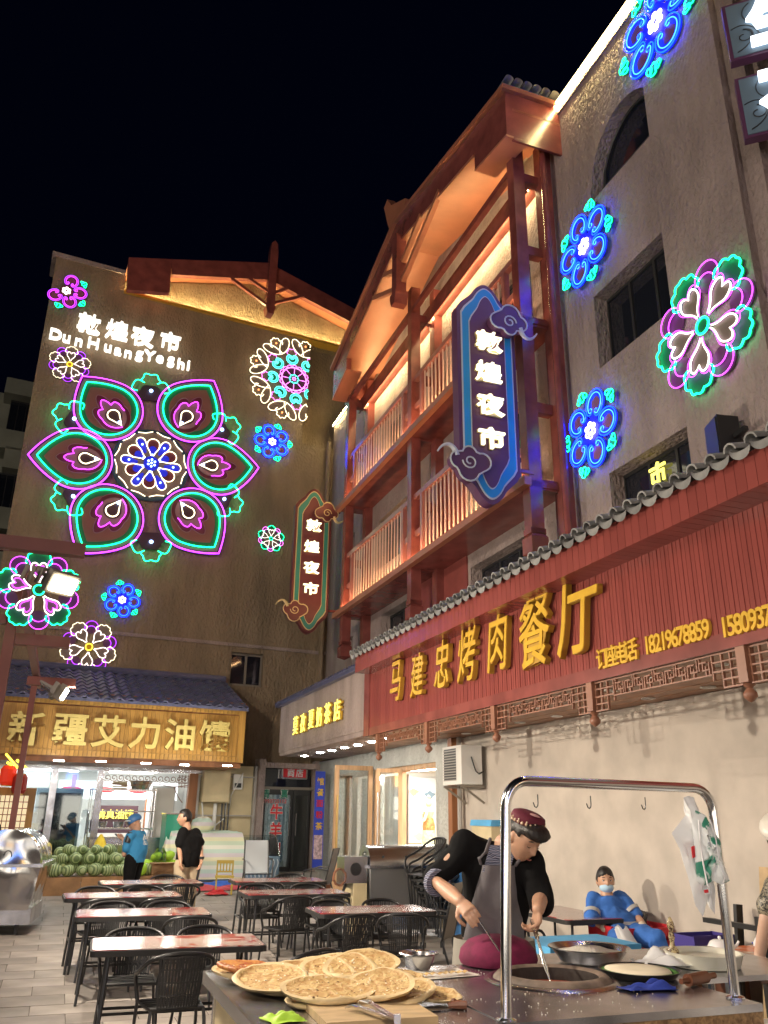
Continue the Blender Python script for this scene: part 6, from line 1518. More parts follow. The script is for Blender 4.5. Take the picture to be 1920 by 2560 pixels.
# ================================================================ air conditioner on the wall
x, z = RS(1150, 1920, 5.6)
t = thing('air_conditioner', 'weathered white air conditioner unit on a rusty bracket at the wall corner', 'air conditioner', at(FR, -11.84, 5.9, 2.13) @ Matrix.Diagonal((.80, 1, .93, 1)))
MB().mat('white_paint').box(-.42, .42, -.38, -.04, 0, .60).build('case', t); 
MB().mat('frame_grey').box(-.424, -.421, -.33, -.09, .05, .55).build('side_panel', t)
g = MB().mat('pipe_grey')
for i in range(12): g.box(-.37, .20, -.388, -.381, .06 + i * .042, .075 + i * .042)
gg = g.build('front_grille', t, kind=None); MB().mat('frame_dark').box(-.36, .19, -.3805, -.3802, .06, .56).build('fan_opening', t)
MB().mat('frame_grey').bar((-.38, -.38, -.03), (-.38, 0, -.03), .035).bar((-.38, -.36, -.03), (-.38, 0, -.28), .03).build('bracket', t); MB().mat('frame_grey').bar((.38, -.38, -.03), (.38, 0, -.03), .035).bar((.38, -.36, -.03), (.38, 0, -.28), .03).build('bracket', t)
MB().mat('frame_dark').tube([(.43, -.22, .42), (.47, -.2, .30), (.46, -.16, .2), (.44, -.1, .16), (.45, -.03, .2)], .011, 6).build('hose', t)
MB(FR).mat('timber').box(-12.60, -12.45, 5.80, 5.95, .0, 2.87).build('corner_post', label='brown wooden corner post below the air conditioner', cat='post')
MB(FR).mat('pipe_grey').tube([(-12.3, 5.86, 0), (-12.3, 5.86, 2.87)], .04, 8).build('wall_pipe', label='grey pipe on the beige wall beside the wooden corner post', cat='pipe')
# tall blue banner left of the tea shop door
x, z = RS(800, 2030, 5.85)
t = thing('blue_banner', 'tall blue advertising board with yellow and red characters beside the tea shop', 'sign board', at(FR, 0, 5.2, 0))
xl = -(BSs(788, 2030, 19.0)[0]); d0, _ = BSs(786, 2050, 19.15); d1, _ = BSs(806, 2050, 19.15)
t.matrix_world = BF(19.1, (d0 + d1) / 2, 0); MW[t.name] = t.matrix_world.copy(); w = abs(d1 - d0) / 2 + .02
MB().mat('print_blue').box(-w, w, 0, .04, .55, 2.62).build('board', t)
MB().mat('camo_pink' if 'camo_pink' in MT else 'gingham').box(-w + .01, w - .02, -.006, -.001, .75, 1.25).build('photo_print', t)
for i, (ch, m_) in enumerate((('馆', 'gold'), ('餐', 'gold'), ('面', 'print_red'), ('粉', 'print_red'), ('茶', 'gold'))): mesh_obj('character', text_mesh(ch, .17, .004, m_, .02), t, T3(0, -.01, 2.4 - i * .24))
# ================================================================ steel counter and stove cart in the foreground
HT = .95
C1 = thing('steel_counter', 'stainless steel counter with cream side panel carrying the flat breads', 'counter', FQ)
MB().mat('steel_dull').box(.79, 1.675, 2.3, 4.57, HT - .04, HT).build('counter_top', C1)
MB().mat('steel').box(.775, .79, 2.3, 4.585, HT - .05, HT + .004).box(.79, 1.675, 4.57, 4.585, HT - .05, HT + .004).build('edge_trim', C1)
MB().mat('cream_box').box(.83, 1.64, 2.4, 4.50, .05, HT - .05).build('cabinet', C1)
MB().mat('steel_dull').box(.82, .86, 4.48, 4.52, 0, HT - .05).build('leg', C1)
C2 = thing('stove_cart', 'stone patterned stove cart with a round clay oven and a chrome hanging rail', 'cart', FQ)
ox, oy, orad = 2.33, 3.90, .25
b = MB().mat('steel_dull'); wall2 = []
# top sheet with a round hole for the oven
n = 28; hole = [(ox + orad * math.cos(2 * math.pi * i / n), oy + orad * math.sin(2 * math.pi * i / n)) for i in range(n)]
outer = []
x0, x1, y0, y1 = 1.69, 2.92, 3.18, 4.42
for i in range(n):
    a = 2 * math.pi * i / n; c, s_ = math.cos(a), math.sin(a)
    tx = ((x1 - ox) / c if c > 1e-6 else (x0 - ox) / c if c < -1e-6 else 9e9); ty = ((y1 - oy) / s_ if s_ > 1e-6 else (y0 - oy) / s_ if s_ < -1e-6 else 9e9); t_ = min(tx, ty)
    outer.append((ox + c * t_, oy + s_ * t_))
for cx_, cy_ in ((x1, y1), (x0, y1), (x0, y0), (x1, y0)):
    j = min(range(n), key=lambda i: (outer[i][0] - cx_) ** 2 + (outer[i][1] - cy_) ** 2); outer[j] = (cx_, cy_)
b.add([(p[0], p[1], HT) for p in outer] + [(p[0], p[1], HT) for p in hole] + [(p[0], p[1], HT - .03) for p in outer] + [(p[0], p[1], HT - .03) for p in hole],
      [(i, (i + 1) % n, n + (i + 1) % n, n + i) for i in range(n)] + [(i, i + 2 * n, (i + 1) % n + 2 * n, (i + 1) % n) for i in range(n)])
b.build('cart_top', C2)
MB().mat('granite_print').box(x0, x1, y0 + .005, y0 + .02, .10, HT - .03).build('front_panel', C2); MB().mat('granite_print').box(x1 - .02, x1 - .005, y0 + .02, y1, .10, HT - .03).build('side_panel', C2)
MB().mat('granite_print').box(x0 + .005, x0 + .02, y0 + .02, y1, .10, HT - .03).build('side_panel', C2)
MB().mat('black_metal').box(1.676, 1.689, 2.3, 4.5, HT - .02, HT - .004).build('seam_strip', C2)
for x in (x0 + .1, x1 - .1):
    for y in (y0 + .1, y1 - .1): MB().mat('black_plastic').cyl((x - .015, y, .05), (x + .015, y, .05), .05, 12).build('castor', C2)
ov = MB().mat('clay').lathe([(orad + .035, -.02), (orad + .03, .012), (orad + .01, .030), (orad - .012, .034), (orad - .03, .022)], 36, T3(ox, oy, HT), cap=False).mat('soot').lathe([(orad - .03, .022), (orad - .033, -.02), (orad - .02, -.08)], 36, T3(ox, oy, HT), cap=False).build('oven_mouth', C2, 50)
MB().mat('coal').lathe([(orad - .026, -.034), (orad * .6, -.028), (0, -.032)], 30, T3(ox, oy, HT)).build('oven_pit', C2, 60)
MB().mat('steel').lathe([(orad + .075, .001), (orad + .06, .010), (orad + .045, .014), (orad + .03, .004)], 36, T3(ox, oy, HT), cap=False).build('oven_collar', C2, 60)
# chrome rail
ln = .035; zt = 1.825
def rail_pts(xa, xb, y):
    r_ = .10; p = [(xa, y, HT), (xa + ln * .9, y, zt - r_)]
    p += [(xa + ln + r_ - r_ * math.cos(R(a)), y, zt - r_ + r_ * math.sin(R(a))) for a in range(15, 91, 15)]
    p += [(xb - r_ + r_ * math.sin(R(a)), y + .085, zt - .005 - r_ + r_ * math.cos(R(a))) for a in range(0, 91, 15)]
    return p + [(xb + .0, y + .085, zt - r_ - .02), (xb, y + .085, HT)]
MB().mat('chrome').tube(rail_pts(1.71, 2.885, 3.215), .0215, 16).build('hanging_rail', C2, 60)
for x in ((1.71, 3.215), (2.885, 3.30)): MB().mat('chrome').lathe([(.04, 0), (.04, .006), (.026, .012)], 16, T3(x[0], x[1], HT + .001)).build('rail_flange', C2)
hk = MB().mat('black_metal').tube([(0, 0, .0), (0, 0, -.034), (-.002, 0, -.046), (-.009, 0, -.053), (-.017, 0, -.049), (-.023, 0, -.032)], .0026, 6).mesh('hook', 60)
for i, (u, v) in enumerate(((1343, 1970), (1475, 1978), (1612, 1985), (1725, 1992))):
    d = BSs(u, v, 3.24 + i * .02)[0]
    o = mesh_obj('hook', hk, None, None, at(FQ, d, 3.225 + (d - 1.71) / 1.175 * .085, zt - .052)); props(o, f"dark steel hook hanging from the chrome rail, {['leftmost', 'second from the left', 'third from the left', 'the one carrying the plastic bags'][i]}", 'hook', 'hooks on the chrome rail')
# plastic bags on the last hook
dB = BSs(1725, 2000, 3.30)[0]
def bagpt(u, v): return BSs(u, v, 3.30)
kB = lambda x, y: (1400 + x * .3134, 1900 + y * .3134)
def sheet(name, outl, m, label, thick=.035, y0=0, seed=2, **kw):
    pts = [bagpt(*kB(*p)) for p in outl]; cx = sum(p[0] for p in pts) / len(pts); cz = sum(p[1] for p in pts) / len(pts); rr = random.Random(seed)
    # dense ring rows: outline shrunk towards the centre, crumpled in depth
    b = MB().mat(m); n = len(pts); rows = 7; vs = []; fs = []
    for side in (-1, 1):
        base = len(vs)
        for r_ in range(rows):
            k = 1 - r_ / rows
            for i, p in enumerate(pts):
                a = 2 * math.pi * i / n; dep = thick * math.sqrt(max(0, 1 - k * k)) * (1 + .5 * math.sin(5 * a + r_ + seed) + .3 * math.sin(11 * a - 2 * r_))
                vs.append((cx + (p[0] - cx) * k, side * dep * .7 + y0, cz + (p[1] - cz) * k))
        vs.append((cx, side * thick * .7 + y0, cz))
        for r_ in range(rows - 1):
            for i in range(n): j = (i + 1) % n; fs.append((base + r_ * n + i, base + r_ * n + j, base + (r_ + 1) * n + j, base + (r_ + 1) * n + i))
        for i in range(n): fs.append((base + (rows - 1) * n + i, base + (rows - 1) * n + (i + 1) % n, base + rows * n))
    b.add(vs, fs); return b
def dens(o, k=3):
    r_ = []
    for i in range(len(o)):
        a, c = o[i], o[(i + 1) % len(o)]
        for q in range(k): r_.append((a[0] + (c[0] - a[0]) * q / k, a[1] + (c[1] - a[1]) * q / k))
    return r_
bagA = thing('plastic_bag', 'bunch of white plastic carrier bags hanging from the rail hook', 'bag', at(FQ, 0, 3.30, 0))
sheet('bag', dens([(985, 300), (1020, 285), (1070, 300), (1090, 380), (1060, 420), (1110, 480), (1170, 700), (1190, 900), (1240, 1050), (1235, 1230), (1195, 1180), (1180, 1110), (1140, 1250), (1080, 1160), (1020, 930), (960, 720), (890, 585), (1000, 440), (1010, 380)]), 'bag_white', '').build('bag_body', bagA, 60)
sheet('bag', dens([(1040, 400), (1120, 440), (1180, 560), (1235, 640), (1240, 760), (1310, 960), (1240, 990), (1180, 960), (1100, 1000), (1050, 960), (1030, 700), (1010, 500)]), 'bag_print', '', .03, -.035, 4).build('bag_body', bagA, 60)
for cxs in (((990, 690), (1015, 680), (1020, 770), (1000, 780)), ((1090, 1030), (1120, 1025), (1125, 1050), (1095, 1055))): panel([bagpt(*kB(*p)) for p in cxs][::-1], 'print_red', -.05, -.046).build('red_print', bagA)
MB().mat('porcelain').tube([(bagpt(*kB(a, c))[0], -.06, bagpt(*kB(a, c))[1]) for a, c in ((1035, 480), (1045, 640), (1070, 820), (1105, 1000))], .0035, 5).tube([(bagpt(*kB(a, c))[0], -.062, bagpt(*kB(a, c))[1]) for a, c in ((1120, 470), (1170, 640), (1190, 800), (1235, 930), (1225, 980))], .003, 5).build('bag_seam', bagA)

# ---- naan breads
def bread_mesh(seed, m='bread', rx=.192, ry=.165):
    rr = random.Random(seed); ph = [rr.uniform(0, 6.28) for _ in range(8)]
    vs = []; fs = []; nr, na = 12, 40
    def top(k, a):
        rim = math.exp(-((k - .90) / .075) ** 2) * (.75 + .5 * math.sin(2 * a + ph[6])); z = .006 + .016 * rim + .003 * math.sin(9 * a + ph[0]) * rim + .0028 * math.sin(17 * k * math.cos(a) + ph[1]) * math.sin(19 * k * math.sin(a) + ph[2]) * (1 - rim) - .003 * (1 - rim)
        if k > .97: z = .010
        return z
    def rad(a): return 1 + .06 * math.sin(2 * a + ph[3]) + .035 * math.sin(3 * a + ph[4]) + .014 * math.sin(7 * a + ph[5])
    for i in range(nr + 1):
        k = i / nr if i < nr else 1.0
        k = k ** .8
        for j in range(na): a = 2 * math.pi * j / na; vs.append((rx * k * rad(a) * math.cos(a), ry * k * rad(a) * math.sin(a), top(k, a)))
    for j in range(na): a = 2 * math.pi * j / na; vs.append((rx * .97 * rad(a) * math.cos(a), ry * .97 * rad(a) * math.sin(a), -.004))
    for i in range(nr):
        for j in range(na): fs.append((i * na + j, (i + 1) * na + j, (i + 1) * na + (j + 1) % na, i * na + (j + 1) % na))
    L = (nr) * na
    for j in range(na): fs.append((L + j, L + na + j, L + na + (j + 1) % na, L + (j + 1) % na))
    fs.append(tuple(L + na + j for j in range(na)))
    b = MB().mat(m).add(vs, fs)
    b.mat('bread_rim' if m == 'bread' else m); b.m = [b.cur if (k_ >= 10 * na) else q_ for k_, q_ in enumerate(b.m)]
    for _ in range(34):       # scorched blisters and seeds
        a, k = rr.uniform(0, 6.28), rr.uniform(.2, .97); r_ = rr.uniform(.0018, .0048)
        b.mat('char' if rr.random() < .45 else 'dough').ball((rx * k * rad(a) * math.cos(a), ry * k * rad(a) * math.sin(a), top(k, a) + .0004), r_, 6, 4, (1.4, 1, .45))
    return b
bm5 = [bread_mesh(s).mesh('flat_bread', 70) for s in (1, 2, 3, 4)]; bmr = bread_mesh(9, 'bread_red', .17, .13).mesh('flat_bread', 70)
BR = [  # u, v (zoom px of the bread centre), height, tilt about N1 / E1, scale, mesh, label
    (240, 378, .006, 3, 4, .92, 0, 'pale flat bread lowest at the far left end of the bread pile'), (250, 345, .034, 8, 6, .90, 'r', 'reddish sauce topped flat bread at the far left of the pile'),
    (480, 440, .004, 4, -4, 1.05, 1, 'lowest large flat bread of the left heap'), (390, 405, .034, 12, -3, 1.0, 2, 'big seeded flat bread at the front of the left heap'),
    (560, 395, .022, 13, -6, 1.0, 3, 'flat bread second from the left in the back row of the heap'), (680, 375, .030, 14, -8, 1.0, 0, 'flat bread in the middle of the back row'),
    (800, 350, .045, 16, -8, 1.0, 1, 'flat bread right of the middle in the back row'), (930, 325, .06, 17, -8, .95, 2, 'flat bread at the right end of the back row, topmost'),
    (1150, 385, .02, 6, 4, .72, 3, 'small curled flat bread beside the cloth strip'),
    (780, 520, .004, 4, -4, 1.03, 3, 'lower flat bread of the front pair behind the tongs'), (725, 480, .035, 11, -2, .98, 0, 'seeded flat bread on top of the front pair'),
    (1030, 450, .05, 16, -14, .84, 1, 'flat bread leaning up between the front pair and the right pair'), (1170, 495, .018, 7, -8, .90, 2, 'left one of the two flat breads by the spatula'), (1330, 500, .006, 4, 2, .80, 3, 'rightmost flat bread next to the seam of the counters')]
k5_ = lambda x, y: (520 + x / 2.44, 2280 + y / 2.44)
for u, v, h, tx, ty, s_, mi, lab in BR:
    q = ray(*k5_(u, v)); P = CAMP + q * ((HT + .02 + h - EYE) / q.z)
    M = Matrix.Translation(P) @ FQ.to_3x3().to_4x4() @ Matrix.Rotation(R(tx * .62), 4, 'X') @ Matrix.Rotation(R(ty), 4, 'Y') @ Matrix.Rotation(rr.uniform(0, 3), 4, 'Z') @ Matrix.Diagonal((s_, s_, s_ * .85, 1))
    props(mesh_obj('flat_bread', bmr if mi == 'r' else bm5[mi], None, None, M), lab, 'flat bread', 'naan breads on the steel counter')
def onC(u, v, h=0, k=None):
    p = k(u, v) if k else (u, v); q = ray(*p); P = CAMP + q * ((HT + h - EYE) / q.z); return P
def FC(P, a=0): return Matrix.Translation(P) @ FQ.to_3x3().to_4x4() @ Matrix.Rotation(R(a), 4, 'Z')
# cutting board, tongs, spatula, cloths
P = onC(980, 640, 0, k5_); t = mesh_obj('cutting_board', MB().mat('wood_board').box(-.215, .215, -.19, .17, 0, .028, bev=0).mesh('cutting_board'), None, None, FC(P + Vector((0, 0, .001)), -3)); props(t, 'wooden cutting board in the foreground under the tongs', 'cutting board')
P = onC(1020, 615, .035, k5_); a = onC(865, 560, .05, k5_); c = onC(1155, 655, .05, k5_); hd = (c - a)
t = thing('serving_tongs', 'steel serving tongs with ribbed ends lying across the cutting board', 'tongs', Matrix.Translation(c))
ai, ci_ = a - c, Vector((0, 0, 0))
for off, lab in ((Vector((0, 0, 0)), 0), (Vector((.05, .045, .01)), 1)):
    e = ai + off
    MB().mat('steel').bar(ci_, ci_ + (e - ci_) * .78, .022, .006).build('arm', t)
    pth = (e - ci_).normalized(); sd = pth.cross(Vector((0, 0, 1))).normalized()
    b = MB().mat('steel')
    for k in range(-2, 3): b.tube([ci_ + (e - ci_) * .76 + sd * k * .004, ci_ + (e - ci_) * .92 + sd * k * .012, e + sd * k * .010 + Vector((0, 0, -.012))], .003, 5)
    b.build('ribbed_end', t)
MB().mat('steel').box(-.012, .012, -.012, .012, -.012, .016).build('hinge', t)
P = onC(1395, 590, .004, k5_)
t = thing('spatula', 'steel scraper with a dark wooden handle on the counter seam', 'spatula', FC(P, 10))
MB().mat('steel').slab([(-.045, -.03), (.05, -.035), (.05, .04), (-.035, .045)], 0, .002).build('blade', t); MB().mat('wood_dark').tube([(.05, -.01, .008), (.085, -.035, .012), (.11, -.055, .012)], [.010, .017, .015], 8).build('handle', t); MB().mat('wood_dark').ball((.085, .0, .014), .016, 8, 6).build('knob', t)
crumple(onC(460, 660, .002, k5_), .5, .14, .12, 'lime', 'yellow green cloth on the front left of the steel counter', 'cloth', .03, 21, 'cloth')
P = onC(1410, 380, .002, k5_); o = mesh_obj('cloth', MB().mat('melamine').grid(lambda u, v: ((u - .5) * .34, (v - .5) * .22, .002 + .003 * math.sin(9 * u) * math.sin(7 * v)), 12, 8).mesh('cloth', 60), None, None, FC(P, 6)); props(o, 'pale greenish cloth lying under the steel bowl', 'cloth')
P = onC(1400, 388, .008, k5_); b = MB().mat('bread').grid(lambda u, v: ((u - .5) * .34, (v - .5) * .035 + .006 * math.sin(20 * u), .006 + .010 * math.sin(31 * u) ** 2), 30, 4); props(mesh_obj('dough_strip', b.mesh('dough_strip', 60), None, None, FC(P, 3)), 'row of golden crusts on the pale cloth in front of the steel bowl', 'bread crust')
P = onC(1285, 345, .004, k5_); t = mesh_obj('steel_bowl', MB().mat('steel').lathe([(0, .001), (.058, 0), (.075, .03), (.086, .062), (.103, .070), (.100, .074), (.083, .067), (.070, .032), (.054, .008), (0, .008)], 32).mesh('steel_bowl', 40), None, None, Matrix.Translation(P)); props(t, 'wide rimmed steel bowl with sauce between the breads and the pink cover', 'bowl')
mesh_obj('sauce', MB().mat('clay').lathe([(0, .045), (.073, .045)], 24, cap=False).mesh('sauce'), t)
k6_ = lambda x, y: (1120 + x / 2.074, 2280 + y / 2.074)
P = onC(272, 285, .0, k6_)
dm = MB().mat('dome').lathe([(.205, 0), (.215, .03), (.205, .09), (.165, .145), (.10, .175), (.03, .182), (0, .182)], 36).mesh('oven_cover', 60)
props(mesh_obj('oven_cover', dm, None, None, Matrix.Translation(P + Vector((.0, .08, .006))) @ Matrix.Scale(.76, 4, (0, 0, 1)) @ Matrix.Scale(.97, 4)), 'domed purple red felt oven cover behind the chrome post', 'oven cover')
P = onC(745, 268, .0, k6_) + Vector((0, .04, 0)); t = mesh_obj('flour_basin', MB().mat('steel').lathe([(0, .001), (.16, 0), (.205, .060), (.222, .063), (.218, .068), (.20, .064), (.156, .010), (0, .010)], 36).mesh('flour_basin', 40), None, None, Matrix.Translation(P + Vector((0, 0, .01)))); props(t, 'wide steel basin filled with flour crumbs beside the oven', 'basin')
mesh_obj('flour', MB().mat('flour').lathe([(.185, .040), (.13, .048), (.07, .066), (0, .072)], 28, cap=False).mesh('flour', 60), t)
P = onC(995, 335, .0, k6_); t = mesh_obj('baking_pan', MB().mat('black_metal').lathe([(0, .004), (.17, .004), (.195, .028), (.20, .034), (.196, .036), (.168, .012), (0, .012)], 36).mesh('baking_pan', 40), None, None, Matrix.Translation(P)); props(t, 'black round pan holding a raw dough disc and chopped greens', 'pan')
mesh_obj('dough_disc', MB().mat('dough').lathe([(.165, .022), (.155, .036), (.08, .042), (0, .043)], 32, T3(-.01, 0, 0)).mesh('dough_disc', 60), t)
mesh_obj('chopped_greens', MB().mat('herbs').lathe([(.19, .026), (.17, .032), (.16, .026)], 32, cap=False).mesh('chopped_greens'), t)
for k in range(3): crumple(onC(1040, 405, .002 + .016 * k, k6_) + Vector((.01 * k, .01, 0)), .2 + .1 * k, .26 - .03 * k, .11, 'blue_cloth', ('lowest layer of the folded dark blue cloth', 'middle layer of the folded dark blue cloth', 'top layer of the folded dark blue cloth')[k], 'cloth', .035, 31 + k, 'folded_cloth') if k == 0 else None
P = onC(1290, 345, .028, k6_); t = thing('rolling_pin', 'short brown wooden rolling pin beside the dough pan', 'rolling pin', FC(P, 18))
MB().mat('wood_dark').cyl((-.075, 0, 0), (.075, 0, 0), .027, 18).build('barrel', t, 50); MB().mat('wood_dark').tube([(.075, 0, 0), (.09, 0, 0), (.15, 0, 0)], [.016, .012, .014], 10).build('handle', t); MB().mat('wood_dark').tube([(-.075, 0, 0), (-.09, 0, 0), (-.13, 0, 0)], [.016, .012, .012], 10).build('handle', t)
# crumbs of flour
cr_ = MB().mat('flour'); rr2 = random.Random(5)
for i in range(260):
    if i < 110: x, y = ox - .42 + rr2.gauss(0, .07), oy + .28 + rr2.gauss(0, .06)
    elif i < 200: x, y = rr2.uniform(1.72, 2.6), rr2.uniform(3.25, 3.7)
    else: x, y = rr2.uniform(.95, 1.65), rr2.uniform(3.2, 3.6)
    if math.hypot(x - ox, y - oy) < orad + .04 and i < 200: continue
    r_ = rr2.uniform(.0008, .0026); cr_.box(x - r_, x + r_, y - r_, y + r_ * 1.4, HT + .001, HT + .001 + r_, FQ)
cr_.build('flour_crumbs', kind='stuff')
bpy.data.objects['flour_crumbs']['category'] = 'crumbs'; bpy.data.objects['flour_crumbs']['label'] = 'white flour crumbs scattered over the steel counters'
# things right of the oven on a side shelf
sh_ = thing('side_table', 'low side table carrying the white tub and ornate bottle behind the stove cart', 'table', FQ)
MB().mat('steel_dull').box(2.55, 3.9, 3.75, 4.65, HT - .03, HT - .004).build('table_top', sh_)
for x in (2.6, 3.85):
    for y in (4.45, 4.6): MB().mat('steel_dull').cyl((x, y, 0), (x, y, HT - .03), .02, 6).build('leg', sh_)
P = onC(1360, 290, 0, k6_) + Vector((0, .08, 0)); o = mesh_obj('white_tub', MB().mat('tub_white').lathe([(0, 0), (.18, 0), (.20, .060), (.205, .066), (.19, .066), (.185, .04), (0, .04)], 36).mesh('white_tub', 40), None, None, Matrix.Translation(P)); props(o, 'wide round white plastic tub at the right of the dough pan', 'tub')
P = onC(1172, 262, 0, k6_); o = mesh_obj('ornate_bottle', MB().mat('bottle_paint').lathe([(0, 0), (.030, 0), (.042, .03), (.040, .07), (.018, .10), (.014, .125), (.022, .15), (.016, .175), (.012, .19), (.024, .215), (.022, .24), (.008, .27), (0, .275)], 20).mesh('ornate_bottle', 50), None, None, Matrix.Translation(P)); o.scale = (.82, .82, .82); props(o, 'slender ornate bottle with painted bulbs standing by the white tub', 'bottle')
crumple(onC(1110, 285, .002, k6_), .2, .30, .2, 'bag_white', 'thin white plastic bag bunched in front of the ornate bottle', 'bag', .08, 41, 'plastic_bag')
crumple(E1 * 3.0 + N1 * 3.55 + Vector((0, 0, .80)), A1, 1.1, 1.0, 'bag_white', 'large clear plastic sheet covering the work table at the right edge', 'sheet', .06, 43)
t = thing('work_table', 'work table under the plastic sheet at the right edge', 'table', FQ)
MB().mat('melamine').box(3.05, 4.1, 2.4, 3.6, .76, .79).build('table_top', t)
for x in (3.1, 4.05):
    for y in (2.45, 3.55): MB().mat('steel_dull').cyl((x, y, 0), (x, y, .76), .02, 6).build('leg', t)
# orange printed table with teapot
two_tone('orange_print', 3, .42, .55, (.75, .18, .05), (.85, .72, .55), rough=.2)
t = thing('folding_table', 'orange printed folding table with the teapot at the right edge', 'table', onground(E1 * 5.35 + N1 * 4.95, A1))
MB().mat('orange_print').slab(rrect(1.19, .95, .05), .738, .75).build('table_top', t); MB().mat('table_edge').slab(rrect(1.22, .98, .06), .705, .738).build('edge_band', t)
for sx in (-1, 1):
    for sy in (-1, 1): MB().mat('black_metal').cyl((sx * .52, sy * .35, 0), (sx * .50, sy * .32, .705), .0135, 6).build('leg', t)
q = ray(1803, 2384); P = CAMP + q * ((.75 - EYE) / q.z)
def pot(P, s, lab):
    t = thing('teapot', lab, 'teapot', Matrix.Translation(P), 'porcelain teapots on the orange table')
    MB().mat('porcelain').lathe([(0, 0), (.055, 0), (.10, .02), (.098, .05), (.075, .085), (.05, .098), (0, .10)], 24, Matrix.Scale(s, 4)).build('body', t, 50)
    MB().mat('porcelain').tube([(.07 * s, 0, .03 * s), (.13 * s, 0, .06 * s), (.15 * s, 0, .09 * s)], [.016 * s, .012 * s, .009 * s], 8).build('spout', t); MB().mat('porcelain').ball((0, 0, .112 * s), .014 * s, 8, 6).build('knob', t)
    for a in range(0, 360, 40): MB().mat('print_blue').ball((.099 * s * math.cos(R(a)), .099 * s * math.sin(R(a)), .04 * s), .010 * s, 6, 4, (1, 1, .8)).build('painted_flower', t)
pot(P, .95, 'white and blue teapot at the left end of the orange table'); q = ray(1915, 2372); pot(CAMP + q * ((.75 - EYE) / q.z), .9, 'second white and blue teapot beside the standing person')
# foam box with blue lid, red crate, purple crate, boards
P = GP(1420, 2500); q = ray(1480, 2375)
t = thing('foam_box', 'light blue foam box with a thick lid between the oven cover and the seated woman', 'box', at(FQ, *(lambda Pq: (Pq.dot(N1), Pq.dot(E1)))(CAMP + ray(1440, 2352) * ((.94 - EYE) / ray(1440, 2352).z)), 0))
MB().mat('ice_blue').box(-.30, .30, -.20, .22, .42, .86).build('body', t); MB().mat('ice_blue').box(-.33, .33, -.23, .25, .86, .94).build('lid', t); MB().mat('black_metal').box(-.3, .3, -.2, .2, .0, .42).build('stand', t)
t = thing('purple_crate', 'open purple plastic crate on a low bench by the beige wall', 'crate', onground(E1 * 6.6 + N1 * 5.5, A1) @ T3(0, 0, .50) @ Matrix.Scale(.55, 4))
for a_, c_ in (((-.40, -.42), (-.28, .28)), ((.40, .42), (-.28, .28))): MB().mat('crate_purple').box(min(a_), max(a_), c_[0], c_[1], .02, .42).build('end_wall', t)
for y in (-.28, .26): MB().mat('crate_purple').box(-.40, .40, y, y + .02, .02, .42).build('side_wall', t)
MB().mat('crate_purple').box(-.4, .4, -.28, .28, 0, .02).build('base', t); MB().mat('crate_purple').box(-.44, .44, -.30, -.28, .40, .44).build('rim', t)
bn = thing('low_bench', 'low dark bench under the purple crate by the beige wall', 'bench', onground(E1 * 6.6 + N1 * 5.5, A1)); MB().mat('wood_dark').box(-.3, .3, -.2, .2, .46, .50).build('seat', bn)
for sx in (-.25, .25): MB().mat('wood_dark').box(sx - .03, sx + .03, -.18, .18, 0, .46).build('leg', bn)
t = thing('red_crate', 'red slatted crate on the ground behind the seated woman', 'crate', onground(E1 * 7.75 + N1 * 5.55, A1) @ T3(0, 0, .25))
for z in (.1, .22, .34): MB().mat('print_red').box(-.35, .35, -.22, -.20, z, z + .08).build('slat', t)
MB().mat('print_red').box(-.35, .35, -.20, .2, .05, .1).build('base', t); MB().mat('wood_dark').box(-.35, .35, -.2, .2, -.25, .05).build('stand', t)
for x in (-.35, .32): MB().mat('print_red').box(x, x + .03, -.2, .2, .1, .44).build('end', t)
t = thing('folded_tables', 'folded wooden table tops leaning against the beige wall at the right', 'folded table', at(FR, -6.15, 5.72, 0))
for i in range(3): MB().mat('wood_board').box(-.1 + .06 * i, .55 + .06 * i, -.06 * i, -.06 * i + .03, .08, 1.30, Matrix.Rotation(R(-8), 4, 'X')).build('table_top', t)
for i in range(3): MB().mat('black_metal').box(-.34 + .05 * i, -.30 + .05 * i, -.06 * i - .02, -.06 * i + .02, 0, .98, Matrix.Rotation(R(-6), 4, 'X')).build('leg_frame', t)
MB().mat('black_metal').box(-.34, .5, -.30, -.26, .5, .54).build('cross_bar', t); MB().mat('black_metal').box(-.34, .5, -.30, -.26, .84, .88).build('cross_bar', t); MB().mat('black_metal').box(.30, .35, -.32, -.28, 0, .95).build('leg_frame', t)
# ================================================================ people
from mathutils import noise as mnoise
def limb(b, pts, rad, n=12):
    P = [Vector(p) for p in pts]; b.tube(P, list(rad), n)
    for p, r in zip(P, rad): b.ball(p, r * .99, n, 8)
    return b
def torso(b, secs, n=20):            # (centre, half width, half depth, right vector, forward vector)
    vs = []; fs = []
    for c, w, d, rt, fw in secs:
        c = Vector(c)
        for k in range(n):
            a = 2 * math.pi * k / n; ca, sa = math.cos(a), math.sin(a)
            ca = math.copysign(abs(ca) ** .85, ca); sa = math.copysign(abs(sa) ** .85, sa)
            vs.append(c + rt * (w * ca) + fw * (d * sa))
    for i in range(len(secs) - 1):
        for k in range(n): l = (k + 1) % n; fs.append((i * n + k, i * n + l, (i + 1) * n + l, (i + 1) * n + k))
    fs.append(tuple(range(n - 1, -1, -1))); fs.append(tuple((len(secs) - 1) * n + k for k in range(n)))
    return b.add(vs, fs)
